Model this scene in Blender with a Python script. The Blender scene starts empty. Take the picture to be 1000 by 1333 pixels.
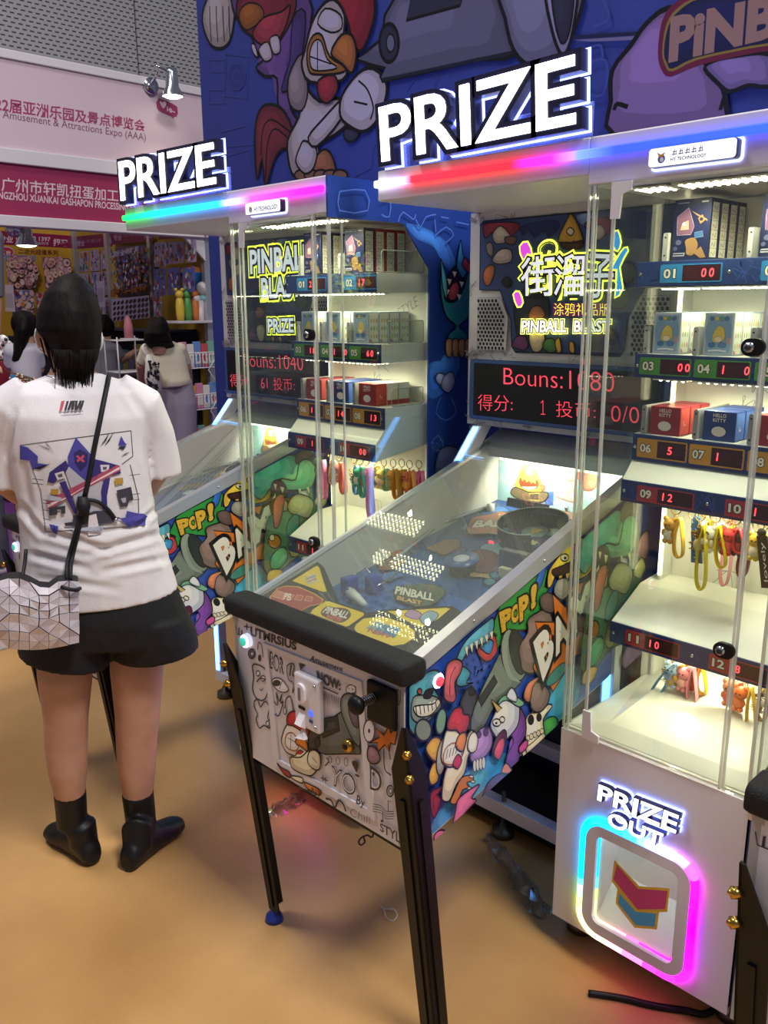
import bpy, bmesh, math, random
from mathutils import Vector, Matrix
from mathutils.geometry import tessellate_polygon
from mathutils.bvhtree import BVHTree

random.seed(7)
sc = bpy.context.scene
COL = sc.collection
PI = math.pi

# ------------------------------------------------------------------ camera
FPX, PITCH, ROLL, YAW = 1107.73, .237924517, -.00461188669, .792535314
CAM = Vector((0, 0, 1.5))
_fw = Vector((-math.sin(YAW)*math.cos(PITCH), math.cos(YAW)*math.cos(PITCH), -math.sin(PITCH)))
_rt = Vector((math.cos(YAW), math.sin(YAW), 0))
_up = _rt.cross(_fw)
RT = _rt*math.cos(ROLL) + _up*math.sin(ROLL)
UP = _up*math.cos(ROLL) - _rt*math.sin(ROLL)
FW = _fw
cd = bpy.data.cameras.new('camera')
cam = bpy.data.objects.new('camera', cd)
COL.objects.link(cam)
cam.matrix_world = Matrix(((RT.x, UP.x, -FW.x, CAM.x), (RT.y, UP.y, -FW.y, CAM.y), (RT.z, UP.z, -FW.z, CAM.z), (0, 0, 0, 1)))
cd.sensor_fit = 'VERTICAL'
cd.sensor_height = 36
cd.lens = FPX*36/1333
cd.clip_start = .05
sc.camera = cam

# ------------------------------------------------------------------ exposure, world, lights
sc.view_settings.view_transform = 'Standard'
sc.view_settings.look = 'None'
sc.view_settings.gamma = 1
sc.view_settings.exposure = 0.0
world = bpy.data.worlds.new('hall_air')
sc.world = world
world.use_nodes = True
wb = world.node_tree.nodes['Background']
wb.inputs[0].default_value = (.52, .52, .70, 1)
wb.inputs[1].default_value = .27
sc.cycles.max_bounces = 10
sc.cycles.transparent_max_bounces = 24
sc.cycles.sample_clamp_indirect = 4
sc.cycles.use_denoising = True

def area(name, loc, target, sx, sy, power, color=(1, 1, 1)):
    l = bpy.data.lights.new(name, 'AREA')
    l.shape = 'RECTANGLE'
    l.size, l.size_y, l.energy, l.color = sx, sy, power, color
    o = bpy.data.objects.new(name, l)
    COL.objects.link(o)
    o.location = loc
    d = Vector(target) - Vector(loc)
    o.rotation_euler = d.to_track_quat('-Z', 'Y').to_euler()
    return o
# high bay lights of the hall and an added fill, far above the aisle
area('overhead_light', (2.6, .8, 7.2), (-1.6, .5, 0), 1.6, 1.6, 450, (1, .95, .90))
area('overhead_light', (-3.6, -.6, 7.5), (-2.9, .5, 0), 1.5, 1.5, 230, (1, .95, .92))  # added fill from the left, no particular lamp of the hall
area('overhead_light', (-6.2, 1.0, 6.8), (-8.2, 4.5, 2.6), 1.2, 1.2, 45, (1, .9, .9))

# ------------------------------------------------------------------ materials
def lin(h):
    h = h.lstrip('#')
    out = []
    for i in (0, 2, 4):
        c = int(h[i:i+2], 16)/255
        out.append(c/12.92 if c <= .04045 else ((c+.055)/1.055)**2.4)
    return (*out, 1)
MATS = {}
def mat(hexc, rough=.45, metal=0, emit=0, spec=.4, key=None):
    k = key or (hexc, rough, metal, emit, spec)
    if k in MATS: return MATS[k]
    m = bpy.data.materials.new('paint_'+hexc.strip('#'))
    m.use_nodes = True
    b = m.node_tree.nodes['Principled BSDF']
    b.inputs['Base Color'].default_value = lin(hexc)
    b.inputs['Roughness'].default_value = rough
    b.inputs['Metallic'].default_value = metal
    b.inputs['Specular IOR Level'].default_value = spec
    if emit:
        b.inputs['Emission Color'].default_value = lin(hexc)
        b.inputs['Emission Strength'].default_value = emit
    MATS[k] = m
    return m
def noise_mat(name, c1, c2, scale, rough=.6, detail=6, bump=0, bscale=None, stretch=(1, 1, 1), lo=.35, hi=.65, metal=0, spec=.4):
    if name in MATS: return MATS[name]
    m = bpy.data.materials.new(name)
    m.use_nodes = True
    nt = m.node_tree; N = nt.nodes; L = nt.links
    b = N['Principled BSDF']
    tc = N.new('ShaderNodeTexCoord'); mp = N.new('ShaderNodeMapping')
    mp.inputs['Scale'].default_value = stretch
    L.new(tc.outputs['Object'], mp.inputs['Vector'])
    n = N.new('ShaderNodeTexNoise'); n.inputs['Scale'].default_value = scale; n.inputs['Detail'].default_value = detail
    L.new(mp.outputs['Vector'], n.inputs['Vector'])
    r = N.new('ShaderNodeValToRGB')
    r.color_ramp.elements[0].position = lo; r.color_ramp.elements[0].color = lin(c1)
    r.color_ramp.elements[1].position = hi; r.color_ramp.elements[1].color = lin(c2)
    L.new(n.outputs['Fac'], r.inputs['Fac']); L.new(r.outputs['Color'], b.inputs['Base Color'])
    b.inputs['Roughness'].default_value = rough
    b.inputs['Metallic'].default_value = metal; b.inputs['Specular IOR Level'].default_value = spec
    if bump:
        n2 = N.new('ShaderNodeTexNoise'); n2.inputs['Scale'].default_value = bscale or scale*4
        L.new(mp.outputs['Vector'], n2.inputs['Vector'])
        bp = N.new('ShaderNodeBump'); bp.inputs['Strength'].default_value = bump; bp.inputs['Distance'].default_value = .01
        L.new(n2.outputs['Fac'], bp.inputs['Height']); L.new(bp.outputs['Normal'], b.inputs['Normal'])
    MATS[name] = m
    return m
def glass_mat(name, tint='#f4f8f4', gloss=.06, rough=.02, haze=0., hazec='#dfe6e0'):
    """clear sheet: see-through with a Fresnel reflection and a little pale haze mixed in"""
    if name in MATS: return MATS[name]
    m = bpy.data.materials.new(name)
    m.use_nodes = True
    nt = m.node_tree; N = nt.nodes; L = nt.links
    for n in list(N): N.remove(n)
    out = N.new('ShaderNodeOutputMaterial')
    t = N.new('ShaderNodeBsdfTransparent'); t.inputs[0].default_value = lin(tint)
    g = N.new('ShaderNodeBsdfGlossy'); g.inputs['Roughness'].default_value = rough
    f = N.new('ShaderNodeFresnel'); ge = N.new('ShaderNodeNewGeometry'); mr = N.new('ShaderNodeMapRange')
    mr.inputs[3].default_value = 1.33; mr.inputs[4].default_value = 1/1.33
    L.new(ge.outputs['Backfacing'], mr.inputs[0]); L.new(mr.outputs[0], f.inputs['IOR'])
    a = N.new('ShaderNodeMath'); a.operation = 'ADD'; a.inputs[1].default_value = gloss; a.use_clamp = True
    L.new(f.outputs[0], a.inputs[0])
    mx = N.new('ShaderNodeMixShader')
    L.new(a.outputs[0], mx.inputs[0]); L.new(t.outputs[0], mx.inputs[1]); L.new(g.outputs[0], mx.inputs[2])
    last = mx
    if haze:
        d = N.new('ShaderNodeBsdfDiffuse'); d.inputs[0].default_value = lin(hazec)
        m2 = N.new('ShaderNodeMixShader'); m2.inputs[0].default_value = haze
        L.new(mx.outputs[0], m2.inputs[1]); L.new(d.outputs[0], m2.inputs[2])
        last = m2
    L.new(last.outputs[0], out.inputs[0])
    MATS[name] = m
    return m
def led_mat(name, stops, axis, a, b, strength):
    """light strip whose diodes change colour along its length"""
    if name in MATS: return MATS[name]
    m = bpy.data.materials.new(name)
    m.use_nodes = True
    nt = m.node_tree; N = nt.nodes; L = nt.links
    bs = N['Principled BSDF']
    tc = N.new('ShaderNodeTexCoord'); sp = N.new('ShaderNodeSeparateXYZ'); L.new(tc.outputs['Object'], sp.inputs[0])
    mr = N.new('ShaderNodeMapRange'); mr.inputs[1].default_value = a; mr.inputs[2].default_value = b
    L.new(sp.outputs[axis], mr.inputs[0])
    r = N.new('ShaderNodeValToRGB'); els = r.color_ramp.elements
    while len(els) < len(stops): els.new(.5)
    for e, (p, c) in zip(els, stops): e.position = p; e.color = lin(c)
    L.new(mr.outputs[0], r.inputs[0])
    L.new(r.outputs[0], bs.inputs['Emission Color']); bs.inputs['Emission Strength'].default_value = strength
    bs.inputs['Base Color'].default_value = (.02, .02, .02, 1)
    MATS[name] = m
    return m

WHITE_METAL = mat('#e4e2ea', .38)
WHITE_IN = mat('#f0efe6', .35)
BLACKP = noise_mat('black_textured_plastic', '#0e0f11', '#16181a', 240, .7, 2, .35, 420)
BLACK = mat('#0a0b0e', .45, spec=.3)
CHROME = mat('#c9ccd2', .18, 1)
GOLD = mat('#c9a24a', .25, 1)
ALU = mat('#c5c8d0', .33, .75)
ACRYL = glass_mat('clear_acrylic', '#f6faf6', .03, .015)
ACRYL_EDGE = glass_mat('acrylic_cut_edge', '#f2f6ee', .30, .10, .34, '#ffffff')
GLASS = glass_mat('pinball_glass', '#f2f6f2', .03, .01, .06, '#d4d8cc')  # haze puts the greyish veil of reflected light into the glass colour
SKIN = noise_mat('skin', '#b88c74', '#c4987f', 14, .55, 3, .05, 160)

# ------------------------------------------------------------------ objects
def tag(o, label, cat, group=None, kind=None):
    if label: o['label'] = label
    if cat: o['category'] = cat
    if group: o['group'] = group
    if kind: o['kind'] = kind
    return o
def thing(name, loc, label, cat, group=None):
    o = bpy.data.objects.new(name, None)
    COL.objects.link(o)
    o.location = loc
    o.empty_display_size = .05
    return tag(o, label, cat, group)
def link(name, me, parent=None, org=(0, 0, 0), loc=None):
    o = bpy.data.objects.new(name, me)
    COL.objects.link(o)
    if parent is not None: o.parent = parent
    elif loc is not None: o.location = loc
    return o
def box3(p, q): return (min(p[0], q[0]), max(p[0], q[0]), min(p[1], q[1]), max(p[1], q[1]), min(p[2], q[2]), max(p[2], q[2]))

def each(name, parent, fns, label=None):
    out = []
    for f in fns:
        b = MB(); f(b); out.append(b.build(name, parent, label=label))
    return out
class MB:
    """collects shapes; build() links them as one mesh object"""
    def __init__(self): self.v = []; self.f = []; self.m = []; self.mats = []; self.s = []
    def mi(self, m):
        if m not in self.mats: self.mats.append(m)
        return self.mats.index(m)
    def add(self, vs, fs, m, smooth=False):
        b = len(self.v); k = self.mi(m)
        self.v += [Vector(v) for v in vs]
        for f in fs:
            self.f.append([b+i for i in f]); self.m.append(k); self.s.append(smooth)
        return self
    def box(self, x0, x1, y0, y1, z0, z1, m, bev=0, rot=None, seg=2):
        bm = bmesh.new()
        bmesh.ops.create_cube(bm, size=1)
        cx, cy, cz = (x0+x1)/2, (y0+y1)/2, (z0+z1)/2
        for v in bm.verts: v.co = Vector((v.co.x*(x1-x0), v.co.y*(y1-y0), v.co.z*(z1-z0)))
        if bev: bmesh.ops.bevel(bm, geom=bm.edges[:], offset=bev, segments=seg, affect='EDGES', profile=.5)
        R = rot.to_4x4() if rot is not None else Matrix.Identity(4)
        bm.transform(Matrix.Translation((cx, cy, cz)) @ R)
        self.bm(bm, m, smooth=False)
        return self
    def bm(self, bm, m, smooth=False):
        bm.verts.index_update()
        self.add([v.co.copy() for v in bm.verts], [[v.index for v in f.verts] for f in bm.faces], m, smooth)
        bm.free()
    def prism(self, pts, vec, m, smooth=False):
        """planar polygon of 3D points swept along vec"""
        n = len(pts); vec = Vector(vec)
        a = [Vector(p) for p in pts]; c = [p+vec for p in a]
        tri = tessellate_polygon([a])
        fs = [list(t) for t in tri] + [[n+i for i in reversed(t)] for t in tri]
        fs += [[i, (i+1) % n, n+(i+1) % n, n+i] for i in range(n)]
        return self.add(a+c, fs, m, smooth)
    def ring_prism(self, outer, inner, vec, m):
        n = len(outer); vec = Vector(vec)
        o = [Vector(p) for p in outer]; i_ = [Vector(p) for p in inner]
        vs = o + i_ + [p+vec for p in o] + [p+vec for p in i_]
        fs = []
        for k in range(n):
            j = (k+1) % n
            fs += [[k, j, n+j, n+k], [2*n+k, 3*n+k, 3*n+j, 2*n+j], [k, 2*n+k, 2*n+j, j], [n+k, n+j, 3*n+j, 3*n+k]]
        return self.add(vs, fs, m)
    def tube(self, pts, r, m, n=8, closed=False, flat=None, caps=True):
        pts = [Vector(p) for p in pts]; N = len(pts)
        vs = []; up = None
        for i, p in enumerate(pts):
            a = pts[(i-1) % N] if (closed or i) else p
            b = pts[(i+1) % N] if (closed or i < N-1) else p
            t = (b-a)
            if t.length < 1e-9: t = Vector((0, 0, 1))
            t.normalize()
            if up is None:
                up = Vector((0, 0, 1)) if abs(t.z) < .9 else Vector((1, 0, 0))
                if flat is not None: up = Vector(flat)
            s = t.cross(up)
            if s.length < 1e-6: s = t.cross(Vector((.3, .8, .5)))
            s.normalize(); u = s.cross(t).normalized(); 
            if flat is None: up = u
            rr = r[i] if isinstance(r, list) else r
            ra, rb = rr if isinstance(rr, tuple) else (rr, rr)
            for k in range(n):
                an = 2*PI*k/n
                vs.append(p + s*math.cos(an)*ra + u*math.sin(an)*rb)
        fs = []
        for i in range(N if closed else N-1):
            j = (i+1) % N
            for k in range(n):
                l = (k+1) % n
                fs.append([i*n+k, i*n+l, j*n+l, j*n+k])
        if not closed and caps:
            fs.append(list(range(n))[::-1]); fs.append([(N-1)*n+k for k in range(n)])
        return self.add(vs, fs, m, True)
    def cyl(self, a, b, r, m, n=20, r2=None):
        return self.tube([a, b], [r, r if r2 is None else r2], m, n)
    def ball(self, c, r, m, sx=1, sy=1, sz=1, n=14, rot=None):
        bm = bmesh.new()
        bmesh.ops.create_uvsphere(bm, u_segments=n, v_segments=max(6, n*2//3), radius=r)
        bm.transform(Matrix.Translation(c) @ (rot.to_4x4() if rot is not None else Matrix.Identity(4)) @ Matrix.Diagonal((sx, sy, sz, 1)))
        self.bm(bm, m, True)
        return self
    def lathe(self, prof, m, c=(0, 0, 0), n=24):
        vs = []; fs = []
        for r, z in prof:
            for k in range(n): vs.append((c[0]+r*math.cos(2*PI*k/n), c[1]+r*math.sin(2*PI*k/n), c[2]+z))
        for i in range(len(prof)-1):
            for k in range(n):
                l = (k+1) % n
                fs.append([i*n+k, i*n+l, (i+1)*n+l, (i+1)*n+k])
        return self.add(vs, fs, m, True)
    def loft(self, rings, m, cap=True, smooth=True):
        """rings: lists of equal length of 3D points"""
        n = len(rings[0]); vs = [p for r in rings for p in r]; fs = []
        for i in range(len(rings)-1):
            for k in range(n):
                l = (k+1) % n
                fs.append([i*n+k, i*n+l, (i+1)*n+l, (i+1)*n+k])
        if cap: fs += [list(range(n))[::-1], [(len(rings)-1)*n+k for k in range(n)]]
        return self.add(vs, fs, m, smooth)
    def mesh(self, name, org=(0, 0, 0), fix=True):
        me = bpy.data.meshes.new(name)
        o = Vector(org)
        me.from_pydata([v-o for v in self.v], [], self.f)
        for m in self.mats: me.materials.append(m)
        me.polygons.foreach_set('material_index', self.m)
        me.polygons.foreach_set('use_smooth', self.s)
        if fix:
            bm = bmesh.new(); bm.from_mesh(me)
            bmesh.ops.recalc_face_normals(bm, faces=bm.faces)
            bm.to_mesh(me); bm.free()
        me.update()
        return me
    def build(self, name, parent=None, org=None, label=None, sub=0, fix=True):
        og = ORG if org is None else org
        o = link(name, self.mesh(name, og, fix), parent)
        if parent is None: o.location = og
        if label: o['label'] = label
        if sub:
            md = o.modifiers.new('sub', 'SUBSURF'); md.levels = sub; md.render_levels = sub
        return o
ORG = Vector((0, 0, 0))

# ------------------------------------------------------------------ flat printed artwork
def ray(px, py): return FW + RT*((px-500)/FPX) - UP*((py-666.5)/FPX)
class Plane:
    """a printed surface: a point, two axes lying in it; the normal points to the viewer's side"""
    def __init__(self, p, u, v, shift=(0, 0, 0)):
        self.p = Vector(p); self.u = Vector(u).normalized(); self.v = Vector(v).normalized(); self.n = self.u.cross(self.v).normalized()
        self.shift = Vector(shift)
    def hit(self, px, py):
        d = ray(px, py); q = self.p+self.shift
        return CAM + d*((q-CAM).dot(self.n)/d.dot(self.n)) - self.shift
    def uv(self, px, py):
        w = self.hit(px, py)-self.p
        return (w.dot(self.u), w.dot(self.v))
    def to3(self, u, v, h=0): return self.p + self.u*u + self.v*v + self.n*h
def smooth_closed(pts, k=4):
    n = len(pts); out = []
    for i in range(n):
        p0, p1, p2, p3 = (Vector(pts[(i+j-1) % n]) for j in range(4))
        for s in range(k):
            t = s/k
            out.append(.5*((2*p1)+(p2-p0)*t+(2*p0-5*p1+4*p2-p3)*t*t+(3*p1-p0-3*p2+p3)*t**3))
    return [tuple(p) for p in out]
def smooth_open(pts, k=4):
    P = [Vector(p) for p in pts]; P = [P[0]*2-P[1]]+P+[P[-1]*2-P[-2]]; out = []
    for i in range(len(P)-3):
        p0, p1, p2, p3 = P[i:i+4]
        for s in range(k):
            t = s/k
            out.append(.5*((2*p1)+(p2-p0)*t+(2*p0-5*p1+4*p2-p3)*t*t+(3*p1-p0-3*p2+p3)*t**3))
    out.append(P[-2])
    return [tuple(p) for p in out]
_TXT = {}
def text_geo(s, bold=0, shear=0, ref=None):
    k = (s, bold, shear, ref)
    if k in _TXT: return _TXT[k]
    c = bpy.data.curves.new('t', 'FONT'); c.body = s; c.size = 1; c.offset = bold; c.shear = shear
    c.resolution_u = 3; c.fill_mode = 'FRONT'
    o = bpy.data.objects.new('t', c); COL.objects.link(o)
    dg = bpy.context.evaluated_depsgraph_get()
    me = bpy.data.meshes.new_from_object(o.evaluated_get(dg))
    vs = [(v.co.x, v.co.y) for v in me.vertices]; fs = [list(p.vertices) for p in me.polygons]
    bpy.data.objects.remove(o); bpy.data.curves.remove(c); bpy.data.meshes.remove(me)
    x0 = min(v[0] for v in vs); x1 = max(v[0] for v in vs); y0 = min(v[1] for v in vs); y1 = max(v[1] for v in vs)
    box = (x0, x1, y0, y1)
    if ref is not None: x0, x1, y0, y1 = text_geo(s, ref, shear)[3]
    r = ([((x-x0)/(x1-x0), (y-y0)/(y1-y0)) for x, y in vs], fs, (x1-x0)/(y1-y0), box)
    _TXT[k] = r
    return r
def tone(c, k, r=1, g=1, b=1):
    v = [int(c[i:i+2], 16) for i in (1, 3, 5)]
    return '#%02x%02x%02x' % tuple(max(0, min(255, int(x*k*m))) for x, m in zip(v, (r, g, b)))
class Art:
    """printed shapes stacked in layers on one plane, built as one mesh"""
    def __init__(self, plane, h0=.0006, dh=.00004, rough=.4, crop=None):
        self.pl = plane; self.h = h0; self.dh = dh; self.mb = MB(); self.rough = rough; self.crop = crop; self.clip = None; self.ink = None; self.cel = False
    def emit(self, polys, h, m):
        # convex pieces in the plane; kept inside the (convex, counter-clockwise) clip outline
        vs = []; fs = []
        for P in polys:
            if self.clip:
                n = len(self.clip)
                for i in range(n):
                    a, b = self.clip[i], self.clip[(i+1) % n]; Q = []
                    def side(p): return (b[0]-a[0])*(p[1]-a[1])-(b[1]-a[1])*(p[0]-a[0])
                    for k in range(len(P)):
                        p, q = P[k], P[(k+1) % len(P)]; sp, sq = side(p), side(q)
                        if sp >= 0: Q.append(p)
                        if (sp > 0 and sq < 0) or (sp < 0 and sq > 0):
                            t = sp/(sp-sq); Q.append((p[0]+(q[0]-p[0])*t, p[1]+(q[1]-p[1])*t))
                    P = Q
                    if len(P) < 3: break
                if len(P) < 3: continue
            fs.append(list(range(len(vs), len(vs)+len(P)))); vs += [self.pl.to3(u, v, h) for u, v in P]
        if fs: self.mb.add(vs, fs, m)
    def C(self, x0, y0, s): self.crop = (x0, y0, s); return self
    def P(self, pts):
        if self.crop is None: return [tuple(p) for p in pts]
        x0, y0, s = self.crop
        return [self.pl.uv(x0+x/s, y0+y/s) for x, y in pts]
    def m(self, c, e=0): return c if not isinstance(c, str) else mat(tone(c, *self.ink) if self.ink else c, self.rough, 0, e)
    def lay(self): self.h += self.dh; return self.h
    def fill(self, uv, c, e=0):
        h = self.lay()
        tri = tessellate_polygon([[Vector((u, v, 0)) for u, v in uv]])
        out = []
        for t in tri:
            a, b, d = (uv[i] for i in t)
            ar = (b[0]-a[0])*(d[1]-a[1])-(b[1]-a[1])*(d[0]-a[0])
            out.append(list(t) if ar > 0 else list(t)[::-1])
        self.emit([[tuple(uv[i]) for i in t] for t in out], h, self.m(c, e))
    def stroke(self, uv, w, c, closed=False, e=0):
        h = self.lay(); n = len(uv); vs = []; fs = []
        P = [Vector(p) for p in uv]
        for i in range(n):
            a = P[(i-1) % n] if (closed or i) else P[i]
            b = P[(i+1) % n] if (closed or i < n-1) else P[i]
            t = b-a
            if t.length < 1e-9: t = Vector((1, 0))
            t.normalize(); nn = Vector((-t.y, t.x))*w/2
            ww = 1
            q1 = P[i]+nn*ww; q2 = P[i]-nn*ww
            vs += [(q1.x, q1.y), (q2.x, q2.y)]
        for i in range(n if closed else n-1):
            j = (i+1) % n
            fs.append([2*i, 2*i+1, 2*j+1, 2*j])
        self.emit([[vs[k] for k in f] for f in fs], h, self.m(c, e))
    def blob(self, pts, c, ol=.004, olc='#0b0b10', sm=3, e=0):
        uv = self.P(pts)
        if sm: uv = smooth_closed(uv, sm)
        self.fill(uv, c, e)
        if self.cel and sm and not e and isinstance(c, str): self.tint(uv, c)
        if ol: self.stroke(uv, ol, olc, True)
    def tint(self, uv, c):
        # shading drawn into the printed cartoon: lighter highlight patches inside rounded shapes
        P = sorted(set((round(x, 6), round(y, 6)) for x, y in uv)); hull = []
        if len(P) < 5: return
        for seq in (P, P[::-1]):
            h = []
            for p in seq:
                while len(h) > 1 and (h[-1][0]-h[-2][0])*(p[1]-h[-2][1])-(h[-1][1]-h[-2][1])*(p[0]-h[-2][0]) <= 0: h.pop()
                h.append(p)
            hull += h[:-1]
        ar = lambda q: abs(sum(q[i][0]*q[(i+1) % len(q)][1]-q[(i+1) % len(q)][0]*q[i][1] for i in range(len(q))))/2
        a = ar(uv)
        if a < 1e-9 or a/ar(hull) < .80: return
        n = len(uv); cx = sum(p[0] for p in uv)/n; cy = sum(p[1] for p in uv)/n; r = math.sqrt(a)
        L = [(cx+(x-cx)*.74-.05*r, cy+(y-cy)*.74+.07*r) for x, y in uv]
        self.fill(L, tone(c, 1.16)); 
        if r > .03: self.fill([(cx+(x-cx)*.42-.13*r, cy+(y-cy)*.42+.17*r) for x, y in uv], tone(c, 1.28))
    def poly(self, pts, c, ol=0, olc='#0b0b10', e=0): self.blob(pts, c, ol, olc, 0, e)
    def line(self, pts, w, c='#0b0b10', sm=3, e=0):
        uv = self.P(pts)
        if sm and len(uv) > 2: uv = smooth_open(uv, sm)
        self.stroke(uv, w, c, False, e)
    def oval(self, cx, cy, rx, ry, c, ol=.003, olc='#0b0b10', n=20, rot=0, e=0):
        pts = []
        for i in range(n):
            a = 2*PI*i/n; x = rx*math.cos(a); y = ry*math.sin(a)
            pts.append((cx+x*math.cos(rot)-y*math.sin(rot), cy+x*math.sin(rot)+y*math.cos(rot)))
        uv = self.P(pts); self.fill(uv, c, e)
        if ol: self.stroke(uv, ol, olc, True)
    def text(self, s, quad, c, bold=.02, e=0, ol=0, olc='#0b0b10', shear=0, ole=0):
        """quad: baseline start, baseline end, top over the end, top over the start"""
        Q = [Vector(p) for p in self.P(quad)]
        for pss in ((1, 0) if ol else (0,)):
            vs, fs, ar, _ = text_geo(s, bold+(ol if pss else 0), shear, bold)
            h = self.lay(); W = []
            for x, y in vs:
                p = Q[0]*(1-x)*(1-y)+Q[1]*x*(1-y)+Q[2]*x*y+Q[3]*(1-x)*y
                W.append((p.x, p.y))
            flip = (Q[1]-Q[0]).cross(Q[3]-Q[0]) < 0
            self.emit([[W[k] for k in (f[::-1] if flip else f)] for f in fs], h, self.m(olc if pss else c, ole if pss else e))
    def build(self, name, parent=None, org=None, label=None):
        og = ORG if org is None else org
        o = link(name, self.mb.mesh(name, og, fix=False), parent)
        if parent is None: o.location = og
        if label: o['label'] = label
        return o
def rrect(x0, x1, y0, y1, r, n=5):
    out = []
    for cx, cy, a0 in ((x1-r, y1-r, 0), (x0+r, y1-r, 90), (x0+r, y0+r, 180), (x1-r, y0+r, 270)):
        for i in range(n+1):
            a = math.radians(a0+90*i/n); out.append((cx+r*math.cos(a), cy+r*math.sin(a)))
    return out
# ================================================================== the hall
def structure(o): o['kind'] = 'structure'; return o
ORG = Vector((0, 0, 0))
FLOOR_M = noise_mat('brown_floor_covering', '#ae824c', '#cb9f64', 1.5, .45, 8, .12, 60)
b = MB(); b.add([(-3.76, -3, 0), (3, -3, 0), (3, 2.4, 0), (-3.76, 2.4, 0)], [[0, 1, 2, 3]], FLOOR_M)
structure(b.build('floor', fix=False))
b = MB(); b.add([(-13, -3, .0), (-3.80, -3, .0), (-3.80, 8, .0), (-13, 8, .0)], [[0, 1, 2, 3]], noise_mat('purple_carpet', '#5a2a6e', '#6b3580', 60, .95, 4, .4, 300))
b.add([(-3.80, 2.4, -.002), (3, 2.4, -.002), (3, 8, -.002), (-3.80, 8, -.002)], [[0, 1, 2, 3]], mat('#4a4650', .8))
structure(b.build('floor_aisle', fix=False))
b = MB(); b.box(-3.80, -3.755, -3, 2.4, 0, .012, mat('#b9b2b4', .4, .3), .003)
structure(b.build('trim_1'))

# the grey wall of the hall: plain paint with rows of short slots, big sheets with joints
def slots_mat():
    m = bpy.data.materials.new('slotted_sheet'); m.use_nodes = True
    nt = m.node_tree; N = nt.nodes; L = nt.links; bs = N['Principled BSDF']
    tc = N.new('ShaderNodeTexCoord'); mp = N.new('ShaderNodeMapping'); mp.inputs['Rotation'].default_value = (0, math.radians(90), math.radians(90))
    br = N.new('ShaderNodeTexBrick')
    sep = N.new('ShaderNodeSeparateXYZ'); cmb = N.new('ShaderNodeCombineXYZ')
    L.new(tc.outputs['Object'], sep.inputs[0]); L.new(sep.outputs['Y'], cmb.inputs['X']); L.new(sep.outputs['Z'], cmb.inputs['Y'])
    br.inputs['Scale'].default_value = 1; br.inputs['Brick Width'].default_value = .085; br.inputs['Row Height'].default_value = .05
    br.inputs['Mortar Size'].default_value = .017; br.inputs['Mortar Smooth'].default_value = 0
    br.inputs['Color1'].default_value = br.inputs['Color2'].default_value = lin('#4a4b4c'); br.inputs['Mortar'].default_value = lin('#c2c2c0')
    L.new(cmb.outputs[0], br.inputs['Vector']); L.new(br.outputs['Color'], bs.inputs['Base Color']); bs.inputs['Roughness'].default_value = .6
    return m
SLOT = slots_mat()
b = MB()
for i in range(5):
    for j in range(5):
        y0 = -3.1+i*3.05; z0 = .0+j*2.42-1.02
        b.box(-10.56, -10.5, y0+.012, y0+3.038, max(0, z0+.012), z0+2.408, SLOT)
b.box(-10.66, -10.57, -4, 13, 0, 12, mat('#3a3b3d', .8))
structure(b.build('wall_left'))

# ================================================================== printed wall behind the machines
BY = 2.30
wall = thing('printed_wall', (-1, BY, 0), 'tall blue printed graffiti wall with big rooster and cannon behind the machines', 'display wall')
ORG = Vector((-1, BY, 0))
b = MB(); b.box(-3.475, 1.8, BY, BY+.08, 0, 3.9, mat('#26337c', .5), .004); b.build('panel', wall)
A = Art(Plane((0, BY, 0), (1, 0, 0), (0, 0, 1)), .001, .00006); A.ink = (.62, .95, .92, 1.06); A.cel = True  # print colours darkened and blued to stand for the weak bluish light
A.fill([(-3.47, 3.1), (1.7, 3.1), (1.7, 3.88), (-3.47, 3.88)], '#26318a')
A.C(250, 0, 2.564)
LB = '#4a63bb'
for x, y in ((60, 190), (110, 190)): pass
for q in ([(60, 240), (110, 240), (110, 200), (60, 200), (60, 240)], [(115, 180), (190, 190), (185, 330), (110, 320), (115, 180)], [(60, 300), (110, 300), (110, 345), (60, 345), (60, 300)], [(180, 420), (100, 440), (110, 490), (230, 480)], [(540, 590), (600, 560), (610, 480), (660, 470)], [(610, 440), (650, 360), (700, 400)], [(120, 520), (190, 500), (200, 560)], [(720, 300), (760, 240), (830, 250), (800, 310)]):
    A.line(q, .006, LB, 0)
A.oval(150, 255, 30, 45, '#3a4cb0', .006, LB)
A.oval(150, 255, 12, 20, '#3a4cb0', .006, LB)
# long-toothed purple creature, upper left
A.blob([(35, 70), (50, 0), (90, -60), (140, 0), (140, 80), (125, 140), (95, 162), (60, 145)], '#cfc6b4', .012)
for x in (60, 82, 104, 124): A.line([(x, 20), (x+2, 80), (x+6, 140)], .006)
A.blob([(200, 120), (150, 60), (150, -20), (385, -30), (380, 190), (345, 300), (330, 360), (372, 430), (330, 440), (290, 360), (285, 262), (245, 255), (215, 225), (240, 200), (215, 170)], '#7d5a9d', .012)
A.blob([(150, 30), (175, -20), (330, -20), (345, 40), (300, 130), (255, 160), (200, 120), (165, 90)], '#8a2c3c', .01)
A.blob([(160, 40), (190, 10), (230, 20), (240, 60), (190, 100), (165, 80)], '#b06a2c', .006)
A.blob([(205, 110), (240, 60), (300, 40), (330, 20), (310, 100), (270, 150), (225, 145)], '#b8434f', .008)
for q in ([(200, 150), (212, 150), (222, 190), (208, 180)], [(225, 165), (255, 140), (270, 190), (245, 205)], [(262, 130), (290, 120), (297, 170), (275, 180)]): A.blob(q, '#e6dfd2', .006)
A.blob([(340, 60), (380, 40), (370, 180), (330, 290), (300, 300), (330, 200)], '#54407f', .006)
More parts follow.
